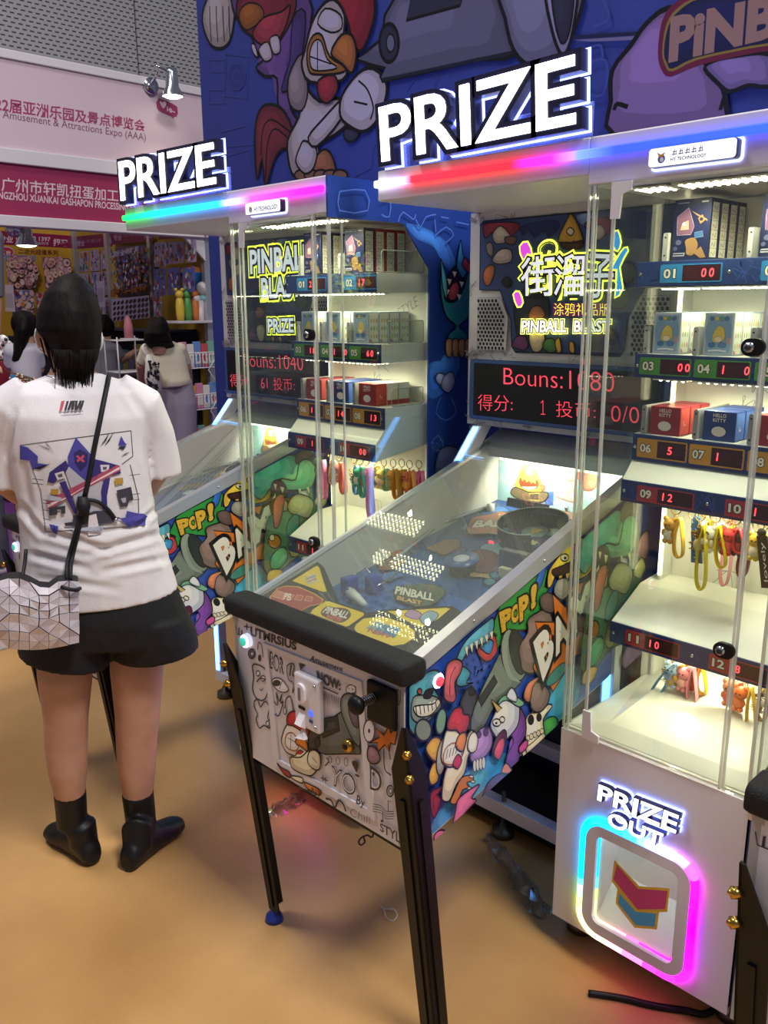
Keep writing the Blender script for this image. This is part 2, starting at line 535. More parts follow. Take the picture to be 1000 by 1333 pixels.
# rooster tail, body, fist
A.blob([(335, 425), (300, 362), (250, 350), (222, 385), (212, 470), (220, 600), (236, 530), (248, 622), (275, 540), (300, 500), (332, 490)], '#8c3340', .012)
A.line([(330, 440), (270, 400), (240, 430), (232, 520)], .007)
A.line([(328, 465), (280, 430), (255, 480), (248, 600)], .007)
A.blob([(330, 560), (322, 470), (360, 390), (380, 300), (430, 340), (500, 330), (530, 400), (480, 450), (425, 490), (440, 550), (400, 600), (350, 590)], '#d9d0c0', .012)
A.blob([(330, 350), (325, 260), (370, 180), (390, 300), (370, 370)], '#a79c94', .009)
A.blob([(395, 560), (440, 500), (470, 520), (480, 580), (430, 600)], '#b0744a', .008)
for i in range(5): A.oval(370+i*32, 585, 24, 18, '#b08560', .008)
A.blob([(380, 470), (420, 500), (410, 560), (380, 580), (350, 540), (365, 490)], '#e0d8cc', .008)
A.blob([(500, 400), (420, 490), (392, 460), (440, 400), (510, 330)], '#e0d8cc', .01)
A.blob([(500, 390), (505, 320), (560, 245), (610, 230), (652, 275), (648, 340), (615, 412), (575, 440), (535, 425)], '#e6e0d8', .012)
A.line([(560, 270), (590, 300), (610, 360), (600, 400)], .007); A.line([(545, 340), (590, 350)], .007)
A.blob([(510, 450), (520, 430), (560, 445), (545, 470), (520, 470)], '#3a3c50', .006)
# cannon
A.blob([(555, 200), (640, 130), (690, -20), (1100, -60), (1100, 175), (960, 200), (640, 272), (650, 230)], '#77798c', .012, sm=2)
A.poly([(720, 70), (740, -20), (920, -40), (900, 20)], '#3d4056', .01)
A.poly([(640, 272), (640, 262), (1100, 165), (1100, 180)], '#23263c')
A.oval(663, 145, 32, 64, '#3b3e56', .012); A.oval(668, 145, 14, 30, '#8f93a8', .006)
# rooster head
A.blob([(450, -40), (590, -40), (616, 30), (600, 110), (568, 172), (540, 140), (520, 60), (470, 10)], '#a02836', .012)
A.blob([(382, 170), (405, 80), (440, 20), (480, 0), (515, 50), (512, 130), (525, 210), (505, 270), (400, 275), (372, 220)], '#e0d9c6', .012)
A.blob([(425, 80), (450, 30), (500, 50), (505, 95), (470, 110)], '#f0ece0', .007)
A.blob([(395, 235), (390, 170), (410, 120), (440, 120), (465, 190), (520, 225), (500, 245), (420, 250)], '#c8873c', .008)
A.blob([(403, 225), (400, 175), (415, 138), (437, 140), (458, 200), (490, 228), (430, 238)], '#f2efe6', .006)
A.line([(400, 190), (470, 215)], .005); A.line([(425, 140), (425, 240)], .005)
A.blob([(470, 180), (505, 118), (540, 120), (555, 180), (540, 245), (510, 218)], '#c87f3c', .01)
A.blob([(428, 270), (480, 252), (492, 300), (460, 345), (430, 325)], '#b03440', .008)
# right half: cannon mouth, smoke, title
A.C(600, 0, 2.5)
A.blob([(140, -40), (150, 60), (178, 165), (235, 216), (320, 190), (370, 110), (388, -40)], '#8a8ca0', .012)
A.blob([(285, -40), (298, 80), (328, 172), (355, 160), (378, 60), (380, -40)], '#b7b4cc', .01)
A.blob([(305, -40), (312, 70), (332, 140), (352, 130), (368, 60), (370, -40)], '#35374a', .006)
A.poly([(372, 118), (720, 96), (720, 108), (372, 130)], '#252a5a'); A.poly([(372, 133), (720, 110), (720, 126), (430, 138)], '#a9a4c4')
A.blob([(505, 440), (495, 330), (500, 230), (560, 150), (610, 80), (680, 30), (760, 60), (800, 200), (850, 270), (868, 340), (840, 440)], '#a586b4', .014)
A.line([(505, 360), (515, 340), (550, 350)], .012); A.line([(850, 360), (868, 300)], .01)
A.blob([(800, 225), (830, 200), (900, 185), (1010, 180), (1040, 270), (990, 285), (940, 280), (880, 300), (840, 270)], '#9c88b8', .01)
A.blob([(648, 175), (662, 70), (705, 12), (800, -30), (1150, -60), (1150, 130), (960, 175), (780, 215), (690, 252), (660, 230)], '#98284a', 0)
A.blob([(662, 172), (675, 85), (715, 28), (810, -12), (1150, -40), (1150, 115), (950, 160), (775, 198), (695, 235), (672, 215)], '#c8ac48', 0)
A.blob([(668, 172), (682, 90), (720, 36), (812, -6), (1150, -30), (1150, 108), (948, 152), (772, 190), (695, 226), (678, 208)], '#1f2458', 0)
A.text('PiNB', [(682, 208), (1040, 122), (1030, -14), (672, 62)], '#dcae92', .05, shear=.15)
A.text('PiNB', [(690, 150), (1036, 78), (1030, -14), (676, 62)], '#d8cfdc', .01, shear=.15) if False else None
for q in ([(400, 300), (470, 310), (480, 200), (410, 210)], [(440, 90), (490, 60), (470, 0)], [(420, 160), (460, 150), (470, 190)]): A.line(q, .007, '#5070c8')
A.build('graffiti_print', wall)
# ================================================================== pink booth across the aisle
FX = -6.5
booth = thing('exhibition_booth', (FX, 2.4, 0), 'pink and maroon exhibition booth with yellow poster walls across the aisle', 'booth')
ORG = Vector((FX, 2.4, 0))
WPAINT = mat('#dcd8dc', .45)
b = MB(); b.box(FX-.10, FX, .3, 4.36, 2.60, 3.19, mat('#d8c2cc', .6), .004); b.build('header_board', booth)
each('frame_rail', booth, [lambda b, z0=z0, z1=z1: b.box(FX-.12, FX+.02, .3, 4.38, z0, z1, WPAINT, .006) for z0, z1 in ((3.19, 3.25), (2.50, 2.60), (2.07, 2.145))])
b = MB(); b.box(FX-.09, FX-.01, .3, 4.36, 2.145, 2.50, mat('#9b2f58', .5)); b.build('fascia', booth)
BX, SY = -9.0, 4.30
b = MB(); b.box(BX-.05, BX, .3, SY+.05, 0, 2.35, mat('#c89a30', .6)); b.build('back_wall', booth)
b = MB(); b.box(BX, FX-.1, SY, SY+.05, 0, 2.35, mat('#a8862c', .6)); b.build('side_wall', booth)
each('post', booth, [lambda b, x=x: b.box(x-.025, x+.025, SY-.05, SY, 0, 2.34, ALU, .004) for x in (BX+.03, -8.25, -7.42)]+[lambda b: b.box(FX-.1, FX-.04, SY-.02, SY+.05, 0, 2.1, ALU, .004)])
b = MB(); b.prism([(FX-.02, SY-.02, 2.07), (FX-.02, SY-.22, 2.07), (FX-.02, SY-.02, 1.88)], (-.03, 0, 0), WPAINT); b.build('corner_bracket', booth)
H = Art(Plane((FX, 0, 0), (0, 1, 0), (0, 0, 1)), .001, .0002, crop=(0, 0, 3.03))
H.text('22届亚洲乐园及景点博览会', [(-20, 437), (572, 520), (572, 474), (-20, 378)], '#a3426a', .018)
H.text('ia Amusement & Attractions Expo (AAA)', [(-25, 468), (575, 564), (575, 527), (-25, 428)], '#8d5a74', .0)
H.blob([(618, 425), (625, 388), (690, 415), (700, 430), (695, 462), (640, 445)], '#a3426a', 0, sm=2)
H.poly([(670, 455), (685, 470), (685, 455)], '#a3426a')
H.blob([(640, 405), (648, 400), (656, 410), (644, 428), (630, 405), (634, 398)], '#e9d3da', 0)
H.text('Hi~', [(658, 440), (690, 450), (690, 432), (658, 420)], '#f0e0e6', .03)
H.build('header_lettering', booth)
H = Art(Plane((FX-.01, 0, 0), (0, 1, 0), (0, 0, 1)), .001, .0002, crop=(0, 0, 3.03))
H.text('广州市轩凯扭蛋加工厂', [(5, 754), (512, 803), (512, 752), (5, 698)], '#e2c8d2', .012)
H.text('GUANGZHOU XUANKAI GASHAPON PROCESSING FACTORY', [(-66, 778), (610, 842), (610, 815), (-66, 748)], '#e2c8d2', .02)
H.build('fascia_lettering', booth)

def scatter(A, quad, n, cols, r, seed, bg=None, ol=0):
    rnd = random.Random(seed); Q = [Vector(p) for p in A.P(quad)]
    if bg: A.fill([tuple(p) for p in Q], bg)
    crop, A.crop = A.crop, None
    for i in range(n):
        x, y = rnd.uniform(.08, .92), rnd.uniform(.1, .92)
        p = Q[0]*(1-x)*(1-y)+Q[1]*x*(1-y)+Q[2]*x*y+Q[3]*(1-x)*y
        k = r*rnd.uniform(.7, 1.2)
        A.oval(p.x, p.y, k, k*rnd.uniform(.8, 1.3), rnd.choice(cols), ol, n=9)
        if r > .0335: A.oval(p.x+k*.2, p.y, k*.4, k*.4, rnd.choice(('#b8705c', '#f3ead8', '#7a5a50')), 0, n=7)
    A.crop = crop
PK = ['#e7b8b4', '#efd0c4', '#f0dfb8', '#dba7ae', '#e8c9a8']
MX = ['#b8485a', '#5a78b8', '#d8a048', '#6a9a78', '#e0c8b8', '#6a3a58', '#ece4dc']
B_ = Art(Plane((BX, 0, 0), (0, 1, 0), (0, 0, 1)), .002, .0002, crop=(0, 290, 6.25)); B_.ink = (.95, 1, .94, .98)
B_.poly([(-200, 50), (588, 106), (588, 206), (-200, 165)], '#8f1f48')
B_.text('专业', [(-10, 160), (106, 166), (106, 108), (-10, 100)], '#e9d9de', .03)
B_.text('135 780 1397', [(128, 138), (410, 154), (410, 118), (128, 102)], '#e9d9de', .02)
B_.text('手机号与微信同号', [(150, 170), (395, 182), (395, 160), (150, 148)], '#e9d9de', .0)
B_.text('扭蛋', [(432, 192), (552, 196), (552, 138), (432, 128)], '#e9d9de', .04)
B_.oval(45, 240, 66, 44, '#c43a4a', .01, '#e9d9de')
B_.text('新款', [(5, 265), (90, 270), (90, 228), (5, 222)], '#f0e0e0', .03)
B_.text('二次元扭蛋系列', [(148, 250), (470, 266), (470, 224), (148, 210)], '#7a3038', .01)
scatter(B_, [(65, 540), (297, 536), (284, 268), (38, 262)], 120, PK, .034, 1, '#8a9cc8', .003)
scatter(B_, [(345, 538), (548, 545), (535, 290), (318, 282)], 110, PK, .038, 2, '#7a6a78', .003)
scatter(B_, [(58, 768), (235, 766), (216, 548), (42, 546)], 150, MX+PK, .022, 3, '#9a9cb8')
scatter(B_, [(250, 760), (400, 760), (400, 570), (230, 570)], 100, MX+PK, .022, 4, '#8a80a0')
B_.poly([(-20, 720), (64, 724), (45, 512), (-20, 505)], '#e6e2de'); B_.poly([(-20, 690), (50, 692), (38, 580), (-20, 575)], '#c9c5c2')
B_.build('poster_print', booth)
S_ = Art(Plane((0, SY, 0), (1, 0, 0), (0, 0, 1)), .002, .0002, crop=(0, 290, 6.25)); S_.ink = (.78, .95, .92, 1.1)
S_.poly([(618, 212), (918, 190), (918, 82), (618, 112)], '#8f1f48')
S_.text('专业', [(630, 196), (690, 190), (690, 140), (630, 146)], '#d8b9c4', .03); S_.text('135 780 1397', [(700, 165), (830, 156), (830, 128), (700, 138)], '#c89aac', 0); S_.text('礼品', [(842, 175), (908, 170), (908, 112), (842, 120)], '#d8b9c4', .03)
for k, (x0, y0, x1, y1) in enumerate(((650, 235, 722, 400), (742, 222, 818, 395), (832, 212, 912, 380), (660, 415, 735, 590), (752, 405, 830, 590), (845, 400, 925, 590), (772, 615, 850, 760), (860, 610, 940, 790))):
    scatter(S_, [(x0, y1), (x1, y1-4), (x1, y0-6), (x0, y0)], 26, MX, .016 if k % 2 else .022, 10+k, ('#d8c8c8', '#cdb9c0', '#b8a4b8')[k % 3])
S_.C(140, 290, 6.25)
S_.poly([(72, 180), (412, 150), (412, 72), (72, 86)], '#7d1c44'); S_.text('专业', [(85, 150), (150, 144), (150, 96), (85, 100)], '#c8a0b0', .02); S_.text('135 780 1397', [(165, 118), (315, 108), (315, 88), (165, 96)], '#b07a90', 0); S_.text('礼品', [(330, 135), (402, 128), (402, 90), (330, 95)], '#c8a0b0', .02)
S_.poly([(452, 140), (850, 108), (850, 74), (452, 100)], '#7d1c44')
Q = [(118, 610), (430, 572), (418, 178), (98, 202)]
scatter(S_, Q, 420, MX, .015, 30, '#6a5a60')
S_.text('6-8折全场批发', [(120, 300), (360, 232), (360, 190), (120, 245)], '#d8cfd4', .02)
S_.text('直接销售一小时包邮', [(128, 605), (428, 560), (428, 505), (128, 548)], '#c87830', .06, ol=.05)
S_.poly([(135, 800), (446, 772), (440, 590), (128, 622)], '#d6d0d2')
for i in range(9):
    for j in range(4): S_.oval(158+i*32+(i//3)*6, 655+j*42-i*4, 11, 19, '#4a3038', 0, n=8, rot=.5)
for k, (x0, y0, x1, y1) in enumerate(((492, 168, 580, 365), (585, 172, 612, 355), (620, 165, 742, 340), (758, 150, 850, 330), (502, 380, 602, 600), (624, 375, 722, 590), (748, 370, 852, 570), (515, 605, 582, 720), (520, 720, 582, 850))):
    scatter(S_, [(x0, y1), (x1, y1-8), (x1, y0-8), (x0, y0)], 26, MX, .018, 40+k, '#6a74b0' if 3 < k < 7 else '#b8a8b8')
S_.poly([(75, 690), (124, 684), (116, 474), (48, 480)], '#dcd8d4'); S_.poly([(72, 645), (114, 640), (108, 530), (60, 535)], '#bdb9b8')
S_.build('poster_print', booth)
# spot lamps of the booth
def spot(px, py, X, label, top):
    pl = Plane((X, 0, 0), (0, 1, 0), (0, 0, 1)); c = pl.hit(px, py)
    t = thing('spot_lamp', c, label, 'lamp')
    global ORG
    ORG = Vector((0, 0, 0)); L0 = Vector((0, 0, 0))
    b = MB(); b.lathe([(.0, .20), (.04, .20), (.045, .17), (.05, .07), (.075, .03), (.085, 0)], CHROME, n=18); b.build('lamp_head', t)
    b = MB(); b.lathe([(0, -.012), (.05, -.008), (.075, .004)], mat('#fff2dc', .4, 0, 9), n=18); b.build('bulb', t)
    a = top-c
    b = MB(); b.tube(smooth_open([(0, 0, .17), (-.02, -.12, .20), (a.x*.6, a.y*.8, .16+a.z*.3), tuple(a)], 4), .012, CHROME, 8); b.build('arm', t)
    b = MB(); b.tube([a+Vector((-.02, 0, 0)), a+Vector((.02, 0, 0))], .06, CHROME, 20); b.build('clamp', t)
    l = bpy.data.lights.new('lamp_bulb', 'SPOT'); l.energy = 14; l.color = (1, .83, .66); l.spot_size = 2.4; l.spot_blend = .8; l.shadow_soft_size = .05
    lo = bpy.data.objects.new('lamp_light', l); COL.objects.link(lo); lo.parent = t; lo.location = (0, 0, -.03); lo.rotation_euler = (0, math.radians(-18), 0)
spot(225, 126, FX+.28, 'chrome spot lamp clamped above the pink header board', Plane((FX+.02, 0, 0), (0, 1, 0), (0, 0, 1)).hit(196, 112))
spot(35, 320, -6.75, 'chrome spot lamp under the maroon fascia lighting the yellow posters', Plane((-6.62, 0, 0), (0, 1, 0), (0, 0, 1)).hit(18, 298))
# ================================================================== pinball tables
M1U = Vector((-1.197, -.055, 0))
M1 = M1U*.948
M3 = -M1+Vector((.012, .0, 0))
PB = Vector((-1.26, 1.50, 0))                       # base of the middle table
XR, XL, YF = -.995, -1.53, 1.03
def z_rail(y): return .841+.313*(y-1.077)
def z_top(y): return .866+.312*(y-1.08)
def z_bot(y): return .476+.202*(y-1.096)
def z_field(y): return .825+.179*(y-1.307)
YB = 1.98
CARD_Y = '#e8c62c'
_cache = {}
def side_art():
    pl = Plane((XR, 0, 0), (0, 1, 0), (0, 0, 1))
    A = Art(pl, .0008, .00004, .32); A.ink = (.92, 1, 1, .94); A.cel = True
    A.clip = [(YF+.003, .489), (YF+.061, z_bot(YF+.06)+.003), (YB, z_bot(YB)+.003), (YB, z_rail(YB)), (YF+.004, z_rail(YF))]
    A.fill(A.clip, '#2f58c4')
    A.C(510, 680, 3.1)
    # backs: light blue sweeps, dots
    A.blob([(150, 1260), (200, 1150), (330, 1000), (420, 930), (520, 960), (400, 1060), (300, 1180), (180, 1290)], '#3f95d8', 0)
    A.blob([(250, 1060), (350, 980), (390, 1030), (330, 1110)], '#5fb4e6', 0)
    A.blob([(600, 640), (720, 560), (760, 660), (700, 800), (620, 820)], '#3c9ad0', 0)
    for i in range(7):
        for j in range(6):
            A.oval(270+i*26+j*6, 560+j*30-i*18, 5, 7, '#16307e', 0, n=8)
    A.text('M', [(330, 620), (370, 590), (375, 560), (335, 590)], '#3d66c8', .02)
    # green splash and POP!
    A.blob([(352, 552), (385, 500), (420, 455), (390, 440), (372, 400), (398, 420), (420, 370), (440, 330), (520, 262), (590, 205), (625, 190), (612, 260), (640, 250), (600, 320), (632, 330), (570, 390), (560, 430), (480, 440), (430, 500), (400, 540)], '#2f9a44', .004)
    A.blob([(340, 520), (365, 480), (410, 455), (420, 520), (380, 560)], '#c23c48', .003); A.blob([(350, 500), (375, 470), (405, 480), (390, 530)], '#3f8fd0', .003)
    A.blob([(560, 300), (590, 200), (620, 170), (600, 250)], '#2c62c0', .003)
    A.text('P', [(440, 445), (480, 415), (482, 335), (428, 362)], '#e3b83c', .06, ol=.07); A.text('O', [(478, 412), (512, 392), (512, 318), (476, 340)], '#e3b83c', .06, ol=.07)
    A.text('P', [(512, 402), (545, 375), (548, 280), (506, 305)], '#e3b83c', .06, ol=.07); A.text('!', [(556, 352), (575, 340), (582, 240), (556, 256)], '#e3b83c', .05, ol=.07)
    for i in range(26):
        x = 440+(i % 9)*15; A.oval(x, 425-(x-440)*.62-(i//9)*22+(i % 2)*6, 2.4, 3, '#b06a24', 0, n=6)
    # drip pizza monster beside the rail
    A.blob([(622, 260), (628, 190), (680, 120), (722, 70), (760, 60), (800, 100), (800, 190), (740, 230), (722, 180), (700, 240), (690, 190), (672, 250), (660, 195), (640, 250)], '#e0b840', .004)
    A.blob([(640, 190), (690, 170), (730, 150), (740, 185), (690, 205), (650, 215)], '#3a1c1c', .003); A.oval(690, 140, 16, 15, '#f0e8d8', .003); A.oval(692, 142, 6, 6, '#201010', 0)
    A.oval(735, 105, 18, 20, '#b03a30', .003)
    # grey cannon
    A.blob([(270, 720), (300, 665), (330, 680), (380, 850), (290, 830), (275, 770)], '#3d3f44', .004)
    A.oval(315, 680, 12, 16, '#26282c', .003); A.oval(325, 785, 13, 20, '#26282c', .003)
    A.blob([(310, 830), (325, 740), (400, 580), (445, 520), (515, 640), (420, 720), (380, 790), (345, 850)], '#6d7a74', .004, sm=2)
    A.poly([(340, 712), (405, 612), (418, 640), (352, 742)], '#34383a', .003)
    A.oval(484, 534, 50, 106, '#7f8f86', .004, rot=-.18); A.oval(500, 520, 32, 92, '#2a2e30', .003, rot=-.18)
    A.blob([(436, 520), (445, 450), (470, 432), (456, 500), (470, 600), (510, 640), (470, 630), (445, 580)], '#94a49a', 0)
    # smoke, star, BAM!
    SM = '#7d6a66'
    A.blob([(512, 560), (505, 500), (540, 440), (540, 390), (580, 360), (620, 348), (640, 400), (620, 470), (600, 560), (560, 605), (520, 595)], SM, .004)
    A.blob([(600, 350), (590, 300), (625, 280), (650, 310), (640, 360)], '#5c4a48', .003); A.blob([(645, 280), (660, 230), (700, 225), (712, 270), (680, 310)], '#8f8c88', .003)
    A.blob([(548, 720), (530, 680), (560, 640), (600, 650), (630, 690), (600, 760), (560, 755)], SM, .004); A.blob([(522, 700), (540, 645), (585, 620), (560, 660), (545, 720)], '#c07858', .003)
    A.poly([(560, 585), (590, 470), (568, 398), (650, 400), (640, 288), (690, 340), (722, 250), (790, 230), (800, 330), (870, 300), (840, 400), (880, 440), (800, 450), (780, 520), (720, 540), (690, 600), (640, 680), (616, 630), (600, 640)], '#e0791f', .004)
    A.oval(655, 610, 20, 60, '#3a8f8a', .003, rot=.7)
    A.text('B', [(600, 640), (650, 520), (620, 400), (560, 480)], '#efeee8', .05, ol=.10); A.text('A', [(652, 540), (712, 462), (678, 345), (634, 410)], '#efeee8', .05, ol=.10)
    A.text('M', [(716, 462), (800, 368), (790, 230), (704, 310)], '#efeee8', .05, ol=.10); A.text('!', [(812, 372), (850, 332), (862, 190), (820, 220)], '#efeee8', .05, ol=.10)
    # skull with green brain
    A.blob([(598, 830), (606, 795), (640, 778), (662, 800), (655, 850), (620, 868)], '#3f9146', .003)
    A.blob([(524, 830), (540, 770), (590, 760), (620, 730), (636, 740), (600, 790), (606, 850), (590, 900), (545, 945), (514, 930), (530, 880)], '#e6dcc4', .004)
    A.oval(550, 792, 12, 20, '#1c1614', .002); A.oval(583, 782, 10, 16, '#1c1614', .002)
    for k in range(5): A.oval(538+k*14, 866-k*7, 8, 12, '#efe6c8', .002)
    A.blob([(530, 905), (560, 880), (600, 845), (605, 870), (570, 910), (540, 930)], '#d8cdb0', .003)
    # unicorn
    A.blob([(470, 770), (500, 740), (525, 780), (528, 850), (500, 900), (530, 880), (505, 930), (488, 990), (450, 985), (455, 930), (480, 880), (460, 830)], '#6f3f96', .004)
    A.blob([(385, 815), (400, 770), (430, 715), (470, 690), (500, 720), (500, 800), (470, 850), (430, 880), (400, 850)], '#c9cfe6', .004)
    A.blob([(415, 730), (450, 712), (500, 740), (520, 720), (470, 690), (430, 700)], '#7cc0a0', .003)
    A.poly([(388, 708), (432, 745), (412, 762)], '#d2b878', .003); A.blob([(450, 700), (470, 662), (490, 690), (488, 720)], '#c9cfe6', .003)
    A.oval(410, 802, 16, 15, '#f4f4ec', .003); A.oval(408, 804, 5, 5, '#1a1a20', 0); A.oval(432, 790, 10, 12, '#f4f4ec', .003)
    A.blob([(392, 920), (410, 860), (440, 830), (450, 860), (430, 920), (410, 950)], '#5a1c30', .003); A.blob([(398, 930), (415, 880), (438, 862), (440, 900), (420, 950)], '#c84a60', .003)
    A.blob([(303, 950), (310, 880), (345, 825), (380, 825), (392, 880), (370, 930), (330, 960)], '#a57cc0', .004); A.oval(365, 840, 10, 16, '#5c3a70', .002); A.oval(338, 850, 8, 13, '#5c3a70', .002)
    for k in range(4): A.oval(320+k*12, 975-k*4, 7, 25, '#e8e4d8', .002)
    A.blob([(500, 900), (530, 870), (532, 900), (505, 925)], '#c0488c', .003)
    # blue wolf with tongue
    A.blob([(50, 800), (52, 660), (80, 640), (105, 610), (150, 590), (175, 600), (150, 650), (165, 680), (185, 720), (160, 760), (130, 800), (80, 850)], '#4a9ab0', .004)
    A.blob([(62, 770), (70, 700), (110, 690), (170, 700), (180, 740), (120, 790), (85, 800)], '#8d9c9c', .003); A.blob([(112, 700), (120, 672), (150, 665), (140, 700)], '#201c20', .003)
    A.blob([(70, 740), (100, 730), (150, 725), (170, 705), (178, 725), (140, 770), (90, 775)], '#eceadc', .003)
    for k in range(6): A.line([(80+k*16, 735-k*3), (84+k*16, 772-k*5)], .0022, sm=0)
    A.oval(95, 675, 9, 12, '#c04848', .003)
    A.oval(182, 795, 20, 52, '#7fae9c', .004, rot=.15); A.oval(110, 830, 32, 44, '#8a9a8c', .004)
    A.blob([(240, 560), (262, 500), (300, 450), (360, 400), (392, 380), (392, 430), (360, 480), (300, 500), (262, 560)], '#58a8c4', .004)
    for k in range(6): A.poly([(275+k*20, 500-k*12), (291+k*20, 490-k*12), (287+k*20, 535-k*13)], '#eceadc', .002)
    A.blob([(242, 640), (262, 575), (300, 600), (282, 640), (310, 640), (262, 655)], '#3f8fae', .003)
    A.blob([(192, 700), (195, 620), (205, 565), (240, 545), (265, 560), (258, 600), (236, 640), (240, 700), (222, 720)], '#c85f70', .004); A.line([(215, 690), (218, 620), (238, 575)], .002)
    # gold stacks, rooster, hand, drain
    A.blob([(118, 900), (150, 858), (182, 870), (180, 930), (160, 955), (135, 940)], '#d0a03c', .004); A.blob([(130, 1010), (150, 960), (170, 970), (168, 1030), (140, 1050)], '#d0a03c', .004)
    A.blob([(140, 1160), (138, 1080), (185, 1058), (165, 1090), (180, 1110), (155, 1180)], '#8c2430', .004); A.line([(150, 1150), (150, 1100), (180, 1075)], .002)
    A.blob([(182, 1090), (195, 1000), (230, 930), (270, 880), (300, 830), (322, 850), (320, 900), (290, 930), (275, 1000), (240, 1050), (215, 1110), (190, 1115)], '#ddd2b8', .004)
    A.blob([(160, 980), (168, 900), (195, 860), (195, 960), (175, 1010)], '#9a9a8c', .003)
    A.blob([(178, 940), (190, 860), (205, 828), (240, 830), (280, 850), (268, 920), (240, 970), (200, 975)], '#e6dcc6', .004)
    A.blob([(208, 828), (205, 795), (230, 745), (262, 738), (270, 765), (292, 770), (288, 815), (262, 850), (240, 830)], '#b8303a', .004)
    A.blob([(190, 960), (195, 905), (235, 880), (262, 930), (236, 965)], '#f2efe4', .003, '#a8622c')
    A.blob([(236, 895), (250, 850), (275, 838), (280, 870), (264, 915)], '#d88030', .004); A.blob([(225, 965), (245, 925), (262, 950), (245, 985)], '#b82c38', .003)
    for k in range(4): A.line([(197+k*13, 945-k*7), (205+k*13, 905-k*5)], .0018, sm=0)
    A.blob([(285, 900), (292, 855), (312, 835), (326, 860), (320, 905), (300, 920)], '#eae4d6', .003)
    A.blob([(215, 1120), (235, 1070), (260, 1020), (300, 1010), (308, 1030), (280, 1040), (292, 1060), (262, 1070), (245, 1120)], '#d8822c', .003)
    for x, y in ((300, 1015), (306, 1035), (292, 1062)): A.oval(x, y, 9, 6, '#eae4d0', .002)
    A.blob([(225, 1215), (235, 1150), (250, 1100), (320, 1050), (330, 1055), (300, 1100), (320, 1110), (275, 1160), (255, 1210)], '#d06a98', .004)
    A.blob([(150, 1285), (150, 1250), (170, 1230), (195, 1235), (170, 1275)], '#d06a98', .004)
    A.blob([(345, 1110), (365, 1040), (420, 1000), (480, 1000), (420, 1060)], '#54405a', .004); A.blob([(420, 1000), (440, 960), (465, 1000)], '#c87840', .003)
    # farther part, as seen on the left table through the clear case
    A.pl = Plane((XR, 0, 0), (0, 1, 0), (0, 0, 1), M1)
    A.C(180, 520, 2.94)
    TEAL = '#5fa890'
    A.blob([(470, 640), (480, 470), (520, 430), (590, 420), (660, 400), (690, 300), (700, 560), (600, 600), (520, 660)], '#4a7a5c', .004)
    A.blob([(420, 340), (440, 260), (520, 220), (590, 215), (600, 290), (540, 320), (500, 330), (460, 380)], '#3f9a94', .004)
    A.blob([(590, 240), (600, 200), (640, 190), (660, 215), (640, 250)], '#4a4038', .003)
    A.blob([(510, 320), (540, 300), (590, 305), (605, 240), (640, 228), (668, 262), (662, 310), (640, 340), (580, 345), (540, 340)], TEAL, .005)
    A.blob([(498, 360), (505, 310), (540, 310), (560, 350), (545, 385)], '#3a2028', .003)
    for q in ([(505, 320), (520, 322), (514, 345)], [(530, 330), (548, 334), (540, 358)], [(600, 340), (612, 338), (608, 368)], [(630, 336), (642, 330), (645, 360)], [(500, 380), (515, 372), (512, 355)]): A.poly(q, '#f0ead0', .002)
    A.blob([(505, 460), (505, 400), (520, 365), (545, 362), (545, 400), (530, 470), (512, 490)], '#c86a5a', .004)
    A.blob([(560, 400), (590, 360), (640, 370), (660, 400), (640, 450), (600, 440), (570, 430)], '#b9b48c', .004)
    A.oval(580, 480, 22, 46, '#3f9a94', .004, rot=.3); A.oval(590, 560, 26, 40, '#a8a070', .004, rot=.2)
    A.oval(510, 540, 24, 26, '#d88a34', .004); A.oval(500, 525, 10, 12, '#efe6cc', .003)
    A.blob([(495, 640), (500, 590), (545, 560), (560, 600), (530, 640)], '#4aa07c', .004); A.blob([(480, 690), (490, 650), (540, 650), (520, 690)], '#d8a848', .004)
    A.blob([(668, 330), (680, 290), (710, 280), (720, 340), (690, 360)], '#a77890', .003); A.blob([(660, 390), (690, 350), (712, 380), (690, 410)], '#c8bc8c', .003)
    A.blob([(640, 640), (700, 560), (800, 500), (800, 650), (700, 680)], '#7a5aa0', .004)
    return A
